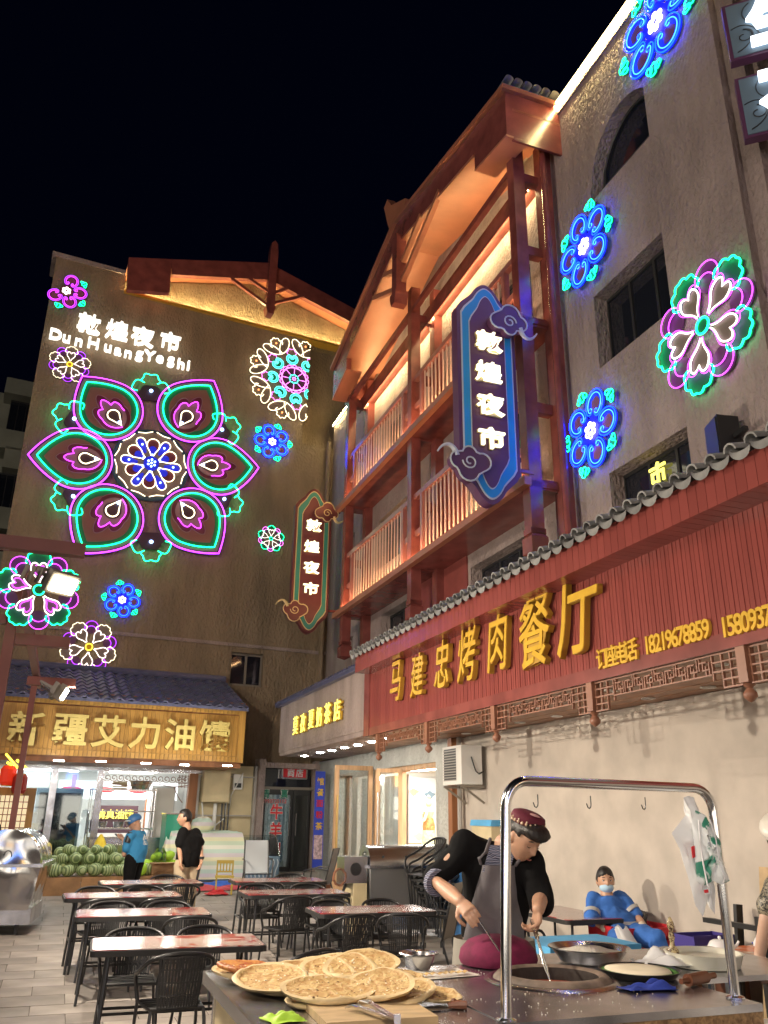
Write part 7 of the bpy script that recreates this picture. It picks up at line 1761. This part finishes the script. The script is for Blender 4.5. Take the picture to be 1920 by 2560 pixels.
def vox(b, name, parent, voxel, smooth_it=4, fold=0.0, fscale=9.0, stretch=(1, 1, 1)):
    me = b.mesh('tmp'); o = bpy.data.objects.new('tmp', me); col.objects.link(o)
    m = o.modifiers.new('r', 'REMESH'); m.mode = 'VOXEL'; m.voxel_size = voxel
    if smooth_it: s_ = o.modifiers.new('s', 'SMOOTH'); s_.iterations = smooth_it; s_.factor = .5
    dg = bpy.context.evaluated_depsgraph_get(); dg.update()
    out_ = bpy.data.meshes.new_from_object(o.evaluated_get(dg)); bpy.data.objects.remove(o)
    out_.name = name; inv = MW[parent.name].inverted()
    if fold:
        ns = [v.normal.copy() for v in out_.vertices]
        for v, n_ in zip(out_.vertices, ns):
            q = Vector((v.co.x * stretch[0], v.co.y * stretch[1], v.co.z * stretch[2])) * fscale
            v.co += n_ * (fold * (mnoise.noise(q) + .5 * mnoise.noise(q * 2.3)))
    out_.transform(inv); out_.materials.clear(); out_.materials.append(MT[b.mats[0]]); smooth(out_, 80); out_.update()
    return mesh_obj(name, out_, parent)
def head_frame(c, fwd, up, s=1.0):
    f = Vector(fwd).normalized(); u = Vector(up); u = (u - f * u.dot(f)).normalized(); r_ = f.cross(u)      # local x right(image), -y forward
    m = Matrix((r_, -f, u)).transposed().to_4x4()
    return Matrix.Translation(c) @ m @ Matrix.Scale(s, 4)
def head_shape(p):
    x, y, z = p.x * .076, p.y * .094, p.z * .115
    g = lambda a, s_: math.exp(-(a / s_) ** 2)
    if p.z < .1:
        t = min(1, (.1 - p.z)); x *= 1 - .30 * t ** 1.4; y = y * (1 - .12 * t) - .010 * t
    if p.z > 0: y += .006 * p.z
    if p.y < 0:
        f = -p.y
        y -= f * (.021 * g(x, .011) * g(z + .022, .020) + .010 * g(x, .009) * g(z + .002, .022))
        y += f * .010 * (g(abs(x) - .031, .014) * g(z - .004, .012))
        y -= f * .005 * g(z - .030, .012) * g(x, .05)
        y -= f * .007 * g(x, .020) * g(z + .062, .010); y += f * .003 * g(x, .02) * g(z + .0625, .003)
        y -= f * .008 * g(x, .02) * g(z + .098, .014)
        y -= f * .004 * g(abs(x) - .042, .016) * g(z + .025, .018)
    return Vector((x, y, z))
def add_head(b, H, neck_to, nr=.056):
    b.ball((0, 0, 0), 1, 44, 34, X=H, fn=head_shape)
    for s_ in (-1, 1): b.ball((s_ * .077, .008, -.008), .024, 10, 8, (.42, .75, 1.25), X=H)
    limb(b, [H @ Vector((0, .025, -.06)), Vector(neck_to)], (nr, nr * 1.12))
    return b
def hair(parent, H, hl, name='hair', k=1.0, m='hair', fringe=0.0, seed=1, bulk=.13):
    def f(p):
        e = hl(p); kk = max(0, min(1, e * 4)); q = head_shape(p) if (p.y > -.2 or e <= 0) else Vector((p.x * .076, p.y * .094, p.z * .115))
        nz = mnoise.noise(Vector((p.x * 4 + seed, p.y * 4, p.z * 1.8))) * .04
        r_ = (1 + (bulk + nz) * kk) if e > 0 else .86
        if fringe and p.y < -.3 and e > 0: r_ += fringe * max(0, 1 - abs(p.z - .45) * 2)
        return q * r_ * k
    b = MB(H).mat(m).ball((0, 0, 0), 1, 40, 30, fn=f); return b.build(name, parent, 70, world=True)
def face(parent, H, gaze_down=False, eyes=True, mouth=True, brow='hair'):
    for s_ in (-1, 1):
        if eyes:
            MB(H).mat('hair').tube([(s_ * .018, -.0855, .031), (s_ * .032, -.0860, .0355), (s_ * .047, -.079, .030)], [.0022, .0034, .0018], 5).build('eyebrow', parent, world=True)
            if not gaze_down: MB(H).mat('porcelain').ball((s_ * .031, -.0765, .006), .0105, 10, 7, (1.15, .55, .55)).mat('hair').ball((s_ * .031, -.0815, .006), .0048, 8, 6, (1, .5, 1)).build('eye', parent, world=True)
            MB(H).mat('hair').tube([(s_ * .020, -.083, .004 if gaze_down else .010), (s_ * .031, -.0865, .001 if gaze_down else .013), (s_ * .043, -.080, .003 if gaze_down else .010)], .0016, 5).build('eyelash', parent, world=True)
    if mouth: MB(H).mat('lip' if 'lip' in MT else 'skin').tube([(-.019, -.0905, -.0615), (0, -.0965, -.0610), (.019, -.0905, -.0615)], [.0018, .0034, .0018], 6).build('mouth', parent, world=True)
mat('lip', (.30, .09, .07), .4)
def hand(b, wrist, tip_dir, palm_n, s=1.0, curl=.9, grip=None):
    """palm, four unequal bent fingers, thumb leaving the side of the palm"""
    w = Vector(wrist); f = Vector(tip_dir).normalized(); n = Vector(palm_n); n = (n - f * n.dot(f)).normalized(); r_ = f.cross(n)   # n: from the back of the hand towards the palm side
    k = w + f * .085 * s
    torso(b, [(w, .026 * s, .020 * s, r_, n), (w + f * .03 * s, .036 * s, .018 * s, r_, n), (k, .042 * s, .014 * s, r_, n)], 12)
    for i, L in enumerate((.072, .080, .074, .058)):
        base = k + r_ * (i - 1.5) * .0205 * s - f * .008 * s; d = f; p = [base]
        seg = [L * .45, L * .30, L * .25]
        for j, sg_ in enumerate(seg):
            a = curl * (.55 + .35 * j) + .06 * i; d = (f * math.cos(a) + n * math.sin(a)).normalized(); p.append(p[-1] + d * sg_ * s)
        limb(b, p, [.0100 * s, .0092 * s, .0084 * s, .0072 * s], 8)
    t0 = w + f * .028 * s - r_ * .030 * s
    t1 = t0 + (f * .55 - r_ * .75 + n * .25).normalized() * .038 * s; t2 = t1 + (f * .75 - r_ * .1 + n * .65).normalized() * .030 * s; t3 = t2 + (f * .55 + r_ * .35 + n * .75).normalized() * .025 * s
    limb(b, [t0, t1, t2, t3], [.015 * s, .0125 * s, .011 * s, .0085 * s], 8)
    return b
zq = lambda x, y: (1000 + x * .2893, 1950 + y * .2893)
def V(x, y, dep): return YP(*zq(x, y), dep)

# ---------------------------------------------------------------- the cook
P0 = E1 * 4.80 + N1 * 2.20
CK = thing('person', 'cook in black tunic, grey apron and jewelled maroon cap bending over the clay oven', 'person', onground(P0, A1))
Yc = 5.25
shL, shR = V(565, 560, Yc - .10), V(1140, 720, Yc - .18)          # shoulders (image left / right)
elL, wrL = V(305, 870, Yc - .12), V(520, 1050, Yc - .42)
elR, wrR = V(1215, 1010, Yc - .20), V(1195, 1120, Yc - .50)
neck = V(905, 560, Yc - .14); chest = V(850, 780, Yc - .05); waist = V(830, 1120, Yc + .05); hip = V(810, 1330, Yc + .12)
rt = (shR - shL); rt.z = 0; rt = Vector((rt.x, rt.y, 0)).normalized(); fw = Vector((-rt.y, rt.x, 0)) * -1
H = head_frame(V(1068, 500, Yc - .26), (.44, -.68, -.56), (.40, -.40, .86), 1.10)
b = MB().mat('skin')
add_head(b, H, neck)
torso(b, [(hip, .15, .10, rt, fw), (waist, .14, .10, rt, fw), (chest, .17, .11, rt, fw), (neck + Vector((0, .02, -.04)), .12, .07, rt, fw)])
limb(b, [shL, elL, elL * .35 + wrL * .65, wrL], (.056, .052, .043, .032)); limb(b, [shR, elR, wrR], (.056, .050, .033))
hand(b, wrL, V(640, 1190, Yc - .52) - wrL, (.45, .45, -.6), 1.04, .75)
hand(b, wrR, V(1165, 1265, Yc - .50) - wrR, (-.8, -.2, -.4), 1.04, 1.5)
hipL, hipR = hip - rt * .10, hip + rt * .10
for h_ in (hipL, hipR): limb(b, [h_, (h_.x, h_.y, .5), (h_.x, h_.y + .03, .08)], (.085, .06, .045)); limb(b, [(h_.x, h_.y + .03, .06), (h_.x, h_.y - .12, .04)], (.04, .035))
vox(b, 'body', CK, .0055, 3)
# tunic with elbow sleeves
b = MB().mat('cloth_black')
torso(b, [(hip + Vector((0, 0, -.02)), .19, .14, rt, fw), (waist, .195, .15, rt, fw), (chest, .215, .155, rt, fw), ((shL + shR) / 2 * .5 + neck * .5 + Vector((0, .03, -.02)), .185, .11, rt, fw), (neck + Vector((0, .03, -.02)), .085, .075, rt, fw)])
limb(b, [shL, neck - rt * .05 + Vector((0, .05, -.06))], (.09, .075)); limb(b, [shR, neck + rt * .05 + Vector((0, .05, -.06))], (.085, .075)); limb(b, [shL + rt * .03, shL * .5 + elL * .5 + Vector((-.01, 0, -.02)), elL + Vector((0, 0, .01))], (.076, .074, .068)); limb(b, [shR - rt * .03, shR * .45 + elR * .55, elR + Vector((0, -.05, -.02))], (.080, .078, .066))
vox(b, 'tunic', CK, .009, 4, .022, 5.5, (1, 1, .7))
for e, w_, r_ in ((elL, wrL, .074), (elR, wrR, .062)):
    d = (w_ - e).normalized(); MB().mat('embroid').tube([e + d * .01, e + d * .045], [r_ + .004, r_], 16).build('cuff', CK, 60, world=True)
# apron: bib, strap and skirt
def apr(u, v):
    top = neck * .25 + chest * .75; c = top * (1 - v) + (hip + Vector((0, 0, -.10))) * v
    w_ = .105 + .085 * v; a = (u - .5) * 2
    return c + rt * (a * w_ * 1.0) + fw * (.168 * math.sqrt(max(0, 1 - (a * .86) ** 2)) + .012 + .010 * math.sin(9 * u + 3 * v))
b = MB().mat('cloth_grey').grid(apr, 26, 24); b.build('apron', CK, 60, world=True)
def skr(u, v):
    a = math.pi * (1.02 * u + .0 - .01); c = hip + Vector((0, 0, -.02 - .62 * v)); k = 1 + .22 * v + .03 * math.sin(18 * u + 2) * v
    return c + rt * (-math.cos(a) * .235 * k) + fw * (math.sin(a) * .20 * k)
MB().mat('cloth_greige').grid(skr, 48, 12).build('apron_skirt', CK, 60, world=True)
def skb(u, v): p = skr(u, v); c = hip + Vector((0, 0, -.02 - .62 * v)); d = p - c; return c + rt * d.dot(rt) - fw * abs(d.dot(fw))
MB().mat('cloth_greige').grid(skb, 24, 8).build('trousers_back', CK, 60, world=True)
st = [neck + rt * .075 + fw * .02 + Vector((0, 0, .01)), neck + rt * -.065 + fw * .09 + Vector((0, 0, .01)), apr(.08, 0)]
MB().mat('cloth_grey').tube([neck - rt * .08 + Vector((0, .02, .03)), neck - rt * .10 + fw * .12 + Vector((0, 0, -.04)), neck * .5 + chest * .5 - rt * .115 + fw * .15, apr(.04, 0)], .010, 6).build('apron_strap', CK, 60, world=True)
MB().mat('cloth_grey').tube([neck + rt * .09 + fw * .10 + Vector((0, 0, -.05)), neck * .5 + chest * .5 + rt * .115 + fw * .15, apr(.96, 0)], .010, 6).build('apron_strap', CK, 60, world=True)
def emb(u, v): c = neck * (1 - v) + chest * v; return c + rt * ((u - .5) * .15) + fw * (.105 + .065 * v)
MB().mat('embroid').grid(emb, 6, 8).build('embroidered_panel', CK, 60, world=True)
hair(CK, H, lambda p: p.z - (.34 if p.y < -.35 else (.16 if p.y < .2 else -.35)), fringe=.22, seed=3, bulk=.16)
MB(H).mat('hair').ball((.0, -.060, .075), 1, 26, 16, (.080, .060, .040), fn=lambda p: p * (1 + .10 * mnoise.noise(p * 5))).build('fringe', CK, 70, world=True)
face(CK, H, gaze_down=True)
HC = H @ T3(0, .022, .070) @ Matrix.Rotation(R(-14), 4, 'X')
MB(HC).mat('jewel_red' if 'jewel_red' in MT else 'dome').lathe([(.088, 0), (.090, .028), (.084, .046), (.058, .058), (.0, .062)], 30).build('cap', CK, 60, world=True)
j = MB(HC).mat('jewel')
for i in range(26):
    a = 2 * math.pi * i / 26; j.ball((.091 * math.cos(a), .091 * math.sin(a), .010), .0072, 7, 5, (1, 1, 1.2))
    if i % 2: j.ball((.091 * math.cos(a), .091 * math.sin(a), .022), .0048, 6, 4)
j.build('cap_jewels', CK, 60, world=True, kind='stuff')
MB(HC).mat('gingham').lathe([(.030, .0600), (.016, .064), (.0, .065)], 14, T3(.01, -.045, -.002)).build('cap_medallion', CK, 60, world=True)
# tools held in the hands
hL = wrL + (V(640, 1190, Yc - .52) - wrL).normalized() * .11; tipL = onC(1290, 2441, -.02)
a0 = YP(1172, 2262, Yc - .46); o = MB().mat('steel').cyl(a0, tipL, .0045, 8).build('oven_hook', label='long thin steel hook in the cook\'s left-side hand reaching into the oven', cat='hook')
a1 = YP(1330, 2300, Yc - .5); tipR = onC(1378, 2462, -.02); t = thing('oven_tongs', 'steel tongs in the cook\'s right-side hand dipping into the oven', 'tongs', Matrix.Translation(a1))
d = tipR - a1; MB().mat('steel').bar((0, 0, 0), d * .3, .020, .014).build('grip', t); MB().mat('steel').tube([d * .28, d * .7 + Vector((.006, 0, 0)), d], [.006, .005, .003], 6).tube([d * .28, d * .7 - Vector((.008, 0, 0)), d + Vector((.004, 0, 0))], [.006, .005, .003], 6).build('prong', t)

# ---------------------------------------------------------------- seated woman in blue
kw = lambda x, y: (1400 + x * .3134, 1900 + y * .3134)
def W(x, y, dep): return YP(*kw(x, y), dep)
Yw = 9.25
wc = W(480, 1250, Yw); WM = thing('person', 'woman in blue work suit and lowered face mask slouching on a chair by the wall', 'person', Matrix.Translation((wc.x, wc.y, 0)))
hd = W(362, 965, Yw + .05); nk = W(375, 1075, Yw + .02); s1, s2 = W(255, 1120, Yw + .05), W(500, 1110, Yw + .08)
e1_, w1 = W(255, 1270, Yw - .10), W(385, 1365, Yw - .25); e2_, w2 = W(610, 1245, Yw - .05), W(690, 1345, Yw - .25)
hp = W(520, 1380, Yw - .05); rt2 = (s2 - s1); rt2.z = 0; rt2.normalize(); fw2 = Vector((rt2.y, -rt2.x, 0))
Hw = head_frame(hd, (-.05, -1, .02), (.0, .05, 1), 1.12)
b = MB().mat('skin'); add_head(b, Hw, nk); torso(b, [(hp, .13, .08, rt2, fw2), ((nk + hp) / 2, .11, .07, rt2, fw2), (nk - Vector((0, 0, .08)), .09, .05, rt2, fw2)])
limb(b, [s1, e1_, w1], (.05, .04, .028)); limb(b, [s2, e2_, w2], (.05, .04, .028))
k1, k2_ = W(480, 1450, Yw - .55), W(770, 1440, Yw - .50); f1, f2 = Vector((k1.x - .05, k1.y - .25, .08)), Vector((k2_.x + .08, k2_.y - .25, .08))
limb(b, [hp - rt2 * .09, k1, f1], (.09, .06, .045)); limb(b, [hp + rt2 * .09, k2_, f2], (.09, .06, .045))
hand(b, w1, (.55, -.4, -.35), (0, -.2, -1), 1.0, .6); hand(b, w2, (.6, -.35, -.45), (0, -.2, -1), 1.0, .6)
vox(b, 'body', WM, .009, 3)
b = MB().mat('cloth_blue')
torso(b, [(hp - Vector((0, 0, .04)), .20, .16, rt2, fw2), ((nk + hp) / 2, .19, .155, rt2, fw2), ((s1 + s2) / 2 - Vector((0, 0, .05)), .205, .13, rt2, fw2), (nk + Vector((0, 0, -.01)), .08, .08, rt2, fw2)])
limb(b, [s1 + rt2 * .03, e1_], (.085, .075)); limb(b, [s2 - rt2 * .03, e2_ + (s2 - e2_) * .08], (.085, .07))
vox(b, 'jacket', WM, .011, 4, .024, 7)
b = MB().mat('cloth_blue'); limb(b, [hp - rt2 * .08, k1, f1 + Vector((0, 0, .08))], (.13, .095, .075)); limb(b, [hp + rt2 * .08, k2_, f2 + Vector((0, 0, .08))], (.13, .10, .08)); vox(b, 'trousers', WM, .012, 4, .016, 7)
for a_, c_, r_, q in ((s1, e1_, .088, .62), (s2, e2_, .084, .62), (k2_, f2, .108, .15), (hp + rt2 * .08, k2_, .0, 0)):
    if r_: d = (c_ - a_); MB().mat('reflect').tube([a_ + d * q, a_ + d * (q + .17)], [r_, r_ - .003], 16).build('reflective_band', WM, 60, world=True)
torso(bb := MB().mat('reflect'), [(W(500, 1300, Yw - .02) - Vector((0, 0, .0)), .200, .172, rt2, fw2), (W(495, 1275, Yw - .02), .200, .172, rt2, fw2)]); bb.build('reflective_band', WM, 60, world=True)
MB(Hw).mat('mask').ball((0, -.028, -.052), 1, 20, 14, (.064, .078, .048), fn=lambda p: Vector((p.x, p.y, p.z * (1 + .05 * math.sin(14 * p.z))))).build('face_mask', WM, 60, world=True)
hair(WM, Hw, lambda p: p.z - (.52 - .30 * abs(p.x) if p.y < -.25 else (-.15 if p.y < .3 else -.6)), seed=5, bulk=.13); face(WM, Hw, mouth=False)
for w_, dd in ((w1, Vector((.5, -.4, -.35))), (w2, Vector((.6, -.35, -.45)))): b = MB().mat('beige_glove'); hand(b, w_, dd, (0, -.2, -1), 1.14, .6); limb(b, [w_ - dd.normalized() * .05, w_], (.038, .036)); vox(b, 'work_glove', WM, .008, 3)
b = MB().mat('bag_white'); c0 = W(470, 1330, Yw - .62)
b.grid(lambda u, v: c0 + Vector((.16 * v + (.05 + .05 * v) * math.cos(6.28 * u) * (1 + .2 * math.sin(9 * u * 6.28)), -.05 - (.04 + .03 * v) * math.sin(6.28 * u), -.34 * v + .02 * math.sin(20 * u))), 26, 12, closeu=True)
props(b.build('plastic_bag', None, 60), 'clear plastic sleeve hanging over the knee of the seated woman', 'bag')
q = WM.matrix_world.translation; place_copy(chair0, Matrix.Translation((hp.x - .05, hp.y + .12, 0)) @ Matrix.Rotation(math.atan2(fw2.y, fw2.x) - R(90), 4, 'Z') @ Matrix.Scale(.92, 4), 'black woven chair the woman in blue sits on', False)

# ---------------------------------------------------------------- man in black with backpack
km = lambda x, y: (400 + x * .1808, 1880 + y * .1808)
def Mn(x, y, dep): return YP(*km(x, y), dep)
Ym = 13.4
hd = Mn(340, 915, Ym); nk = Mn(380, 1060, Ym + .02); sA, sB = Mn(300, 1120, Ym - .12), Mn(520, 1130, Ym + .14)
mid = Mn(400, 1350, Ym); hp = Mn(385, 1560, Ym); gm = gz(Vector((hp.x, hp.y, 0)))
MM = thing('person', 'man in black polo shirt and khaki trousers with a backpack, looking left', 'person', Matrix.Translation((hp.x, hp.y, gm)))
rt3 = Vector((.80, .60, 0)); fw3 = Vector((.60, -.80, 0))
rt3 = Vector((.45, .89, 0)); fw3 = Vector((.89, -.45, 0)) * -1; rt3 = Vector((.75, .66, 0)); fw3 = Vector((-.66, -.75, 0)) * -1 if False else Vector((.66, -.75, 0))
Hm = head_frame(hd, (-.93, -.36, -.05), (0, 0, 1), 1.05)
b = MB().mat('skin'); add_head(b, Hm, nk)
torso(b, [(hp, .15, .11, rt3, fw3), (mid, .15, .11, rt3, fw3), (nk - Vector((0, 0, .08)), .13, .08, rt3, fw3)])
el, wr = Mn(560, 1300, Ym + .10), Mn(575, 1490, Ym - .02); limb(b, [sB, el, wr], (.05, .042, .028)); hand(b, wr, (-.1, -.1, -1), (-.8, -.5, 0), 1.05, .7)
elA, wrA = Mn(270, 1330, Ym - .12), Mn(285, 1500, Ym - .25); limb(b, [sA, elA, wrA], (.05, .042, .028)); hand(b, wrA, (.1, -.2, -1), (.8, .5, 0), 1.0, .7)
lf = [hp - rt3 * .09, hp + rt3 * .09]
for i, h_ in enumerate(lf): limb(b, [h_, (h_.x, h_.y - .04, gm + .48), (h_.x, h_.y + .02, gm + .09)], (.085, .06, .045))
vox(b, 'body', MM, .009, 3)
b = MB().mat('cloth_black'); torso(b, [(hp - Vector((0, 0, .03)), .185, .145, rt3, fw3), (mid, .19, .15, rt3, fw3), ((sA + sB) / 2 - Vector((0, 0, .04)), .20, .125, rt3, fw3), (nk + Vector((0, 0, -.01)), .075, .075, rt3, fw3)])
limb(b, [sB - rt3 * .03, sB * .3 + el * .7], (.085, .078)); limb(b, [sA + rt3 * .03, sA * .3 + elA * .7], (.085, .078)); vox(b, 'polo_shirt', MM, .011, 4, .018, 6)
b = MB().mat('khaki')
for h_ in lf: limb(b, [h_, (h_.x, h_.y - .04, gm + .48), (h_.x, h_.y + .02, gm + .12)], (.125, .09, .075))
vox(b, 'trousers', MM, .013, 4, .010, 7)
for h_ in lf: MB().mat('black_plastic').ball((h_.x, h_.y - .06, gm + .05), .06, 12, 8, (.8, 1.9, .8)).build('shoe', MM, 60, world=True)
b = MB().mat('black_plastic'); bc = (sB + mid) / 2 - fw3 * .16 + rt3 * .02 + Vector((.09, 0, -.10)); torso(b, [(bc - Vector((0, 0, .24)), .13, .07, rt3, fw3), (bc, .14, .09, rt3, fw3), (bc + Vector((0, 0, .22)), .11, .06, rt3, fw3)]); vox(b, 'backpack', MM, .014, 4)
MB().mat('black_plastic').tube([sB + Vector((-.05, 0, .07)), sB + fw3 * .11 + Vector((-.05, 0, -.04)), mid + rt3 * .15 + fw3 * .10], .018, 6).build('strap', MM, 60, world=True)
MB().mat('black_plastic').tube([wr + Vector((0, 0, .045)), wr + Vector((0, 0, .01))], .038, 12).build('wrist_watch', MM, 60, world=True)
MB().mat('black_plastic').bar(wr + Vector((-.02, -.02, -.12)), wr + Vector((-.05, -.03, -.34)), .03).build('held_umbrella', MM, world=True)
hair(MM, Hm, lambda p: p.z - (.50 if p.y < -.35 else (.10 if p.y < .1 else -.45)), seed=7, bulk=.15); face(MM, Hm)

# ---------------------------------------------------------------- delivery rider
kr = lambda x, y: (x * .2411, 1860 + y * .2411)
def Rd(x, y, dep): return YP(*kr(x, y), dep)
Yr = 14.6
hd = Rd(1395, 820, Yr); nk = Rd(1420, 885, Yr + .02); mid = Rd(1430, 1030, Yr); hp = Rd(1395, 1200, Yr); gm = gz(Vector((hp.x, hp.y, 0)))
RM = thing('person', 'delivery rider in blue shirt and helmet looking down at a phone', 'person', Matrix.Translation((hp.x, hp.y, gm)))
rt4 = Vector((.25, .97, 0)); fw4 = Vector((-.97, .25, 0)); sA, sB = nk - rt4 * .17 - Vector((0, 0, .10)), nk + rt4 * .17 - Vector((0, 0, .10))
Hr = head_frame(hd, (-.86, -.12, -.5), (-.45, 0, .9), 1.0)
b = MB().mat('skin'); add_head(b, Hr, nk); torso(b, [(hp, .14, .11, rt4, fw4), (mid, .14, .11, rt4, fw4), (nk - Vector((0, 0, .08)), .12, .08, rt4, fw4)])
ph = Rd(1265, 985, Yr - .1)
for s_, e_ in ((sA, sA + fw4 * .06 + Vector((-.02, 0, -.28))), (sB, sB + fw4 * .05 + Vector((-.02, 0, -.28)))):
    wv_ = ph + rt4 * (.04 if s_ is sB else -.04) + Vector((.05, 0, -.01)); limb(b, [s_, e_, wv_], (.05, .042, .028)); hand(b, wv_, fw4 + Vector((0, 0, .35)), (0, 0, 1), 1.0, .8)
lf = [hp - rt4 * .09, hp + rt4 * .09]
for h_ in lf: limb(b, [h_, (h_.x - .02, h_.y, gm + .46), (h_.x + .03, h_.y, gm + .09)], (.085, .06, .045))
vox(b, 'body', RM, .010, 3)
b = MB().mat('cloth_sky'); torso(b, [(hp - Vector((0, 0, .04)), .17, .15, rt4, fw4), (mid, .175, .155, rt4, fw4), ((sA + sB) / 2 - Vector((0, 0, .03)), .19, .125, rt4, fw4), (nk + Vector((0, 0, -.01)), .075, .075, rt4, fw4)])
for s_ in (sA, sB): limb(b, [s_, s_ + fw4 * .04 + Vector((-.01, 0, -.19))], (.080, .078))
vox(b, 'shirt', RM, .011, 4, .018, 6)
MB().mat('black_plastic').tube([sA + Vector((.0, -.02, .05)), sA + Vector((-.03, -.055, -.10))], [.055, .05], 10).build('shoulder_patch', RM, 60, world=True)
bk = mid - fw4 * .158 + Vector((0, 0, .06)) - rt4 * .06
lg = mesh_obj('back_print', text_mesh('快', .16, .004, 'white_paint', .03), RM, MW[RM.name].inverted() @ (Matrix.Translation(bk + Vector((.012, -.02, 0))) @ Matrix.Rotation(math.atan2(rt4.y, rt4.x) - R(0), 4, 'Z')))
b = MB().mat('cloth_black')
for h_ in lf: limb(b, [h_, (h_.x - .02, h_.y, gm + .46), (h_.x + .03, h_.y, gm + .12)], (.12, .09, .075))
vox(b, 'trousers', RM, .013, 4, .010, 7)
for h_ in lf: MB().mat('black_plastic').ball((h_.x - .04, h_.y, gm + .05), .06, 12, 8, (1.8, .8, .8)).build('shoe', RM, 60, world=True)
MB(Hr).mat('bin_blue').ball((0, .012, .045), 1, 24, 16, (.105, .128, .100), fn=lambda p: Vector((p.x, p.y, max(p.z, -.35)))).build('helmet', RM, 60, world=True)
MB(Hr).mat('board_white').tube([(-.104, -.03, .05), (-.08, -.09, .085), (0, -.118, .10), (.08, -.09, .085), (.104, -.03, .05)], .010, 6).build('helmet_stripe', RM, 60, world=True)
MB(Hr).mat('glass_shop').grid(lambda u, v: (.112 * math.sin((u - .5) * 2.4), -.13 * math.cos((u - .5) * 2.4), .07 - .06 * v), 12, 2).build('visor', RM, 60, world=True)
face(RM, Hr, gaze_down=True)
props(MB().mat('black_plastic').cbox((0, 0, 0), (.012, .075, .15), Matrix.Translation(ph + Vector((-.06, 0, .03))) @ Matrix.Rotation(R(-50), 4, 'Y')).build('phone'), 'phone held by the delivery rider', 'phone')

# ---------------------------------------------------------------- person cut by the right edge
Yp = 5.7
def Pp(u, v, dep=Yp): return YP(u + 22, v, dep)
hd = Pp(1935, 2105); nk = Pp(1950, 2165, Yp + .03); sA = Pp(1912, 2220, Yp); sB = Pp(2040, 2230, Yp + .1); elA = Pp(1893, 2310, Yp - .02); wrA = Pp(1876, 2392, Yp - .15)
hp = Pp(1985, 2400, Yp + .1)
PM = thing('person', 'person in patterned blouse and cream cap leaning in at the right edge', 'person', Matrix.Translation((hp.x, hp.y, 0)))
rt5 = Vector((.8, .6, 0)).normalized(); fw5 = Vector((-.6, -.8, 0)) * -1 if False else Vector((.6, -.8, 0)); fw5 = Vector((-.55, -.83, 0)); rt5 = Vector((.83, -.55, 0))
Hp_ = head_frame(hd, (-.45, -.75, -.55), (-.2, -.3, .9), 1.1)
b = MB().mat('skin_fair'); add_head(b, Hp_, nk); torso(b, [(hp, .15, .11, rt5, fw5), ((hp + nk) / 2, .15, .11, rt5, fw5), (nk - Vector((0, 0, .08)), .13, .08, rt5, fw5)])
limb(b, [sA, elA, wrA], (.055, .046, .032)); hand(b, wrA, (-.15, -.5, -.6), (.3, -.2, -1), 1.0, .8); limb(b, [sB, sB + Vector((.05, -.1, -.3)), sB + Vector((0, -.3, -.45))], (.055, .046, .032))
for s_ in (-1, 1): h_ = hp + rt5 * .09 * s_; limb(b, [h_, (h_.x, h_.y, .46), (h_.x, h_.y, .08)], (.085, .06, .045))
vox(b, 'body', PM, .008, 3)
b = MB().mat('camo'); torso(b, [(hp - Vector((0, 0, .05)), .19, .16, rt5, fw5), ((hp + nk) / 2, .19, .16, rt5, fw5), ((sA + sB) / 2 - Vector((0, 0, .02)), .20, .13, rt5, fw5), (nk + Vector((0, 0, -.02)), .08, .08, rt5, fw5)])
limb(b, [sA + rt5 * .03, sA * .45 + elA * .55], (.088, .078)); vox(b, 'blouse', PM, .011, 4, .010, 8)
b = MB().mat('cloth_black')
for s_ in (-1, 1): h_ = hp + rt5 * .09 * s_; limb(b, [h_, (h_.x, h_.y, .46), (h_.x, h_.y, .10)], (.13, .10, .08))
vox(b, 'trousers', PM, .014, 4)
hair(PM, Hp_, lambda p: p.z - (.35 if p.y < -.35 else (-.1 if p.y < .1 else -.5)), seed=9, bulk=.14); face(PM, Hp_, gaze_down=True)
MB(Hp_).mat('melamine').ball((0, .015, .085), 1, 28, 16, (.112, .125, .075), fn=lambda p: p * (1 + .05 * mnoise.noise(p * 4))).build('cloth_cap', PM, 60, world=True)
# ================================================================ unseen glowing shop row added behind the viewer
OB = thing('added_opposite_building', 'unseen two storey row of glowing shops added behind the viewer for reflections and fill light', 'building', frame(Vector((1, 0, 0)), Vector((0, 1, 0)), (0, -13, 0)))  # unseen building added for the steel to reflect and for fill light
MB().mat('stucco_tan').box(-22, 22, -6, 0, -.2, 8.5).build('wall', OB)
for i in range(8):
    x = -20 + i * 5.2
    MB().mat('frame_dark').box(x, x + 4.4, 0, .06, .3, 2.7).build('added_shop_window', OB); MB().mat('added_shop_glow').box(x + .15, x + 4.25, .06, .08, .4, 2.6).build('added_glow_pane', OB)  # glowing panes added as fill light
    MB().mat(('added_glow_blue', 'added_glow_warm', 'added_glow_white')[i % 3]).box(x + .2, x + 4.2, .05, .25, 3.1, 3.9).build('added_light_box', OB)  # glowing boxes added as bright shapes for the reflections
    for k in range(2): MB().mat('glass_dark').box(x + .6 + k * 2, x + 1.9 + k * 2, 0, .05, 5.2, 6.8).build('window', OB)
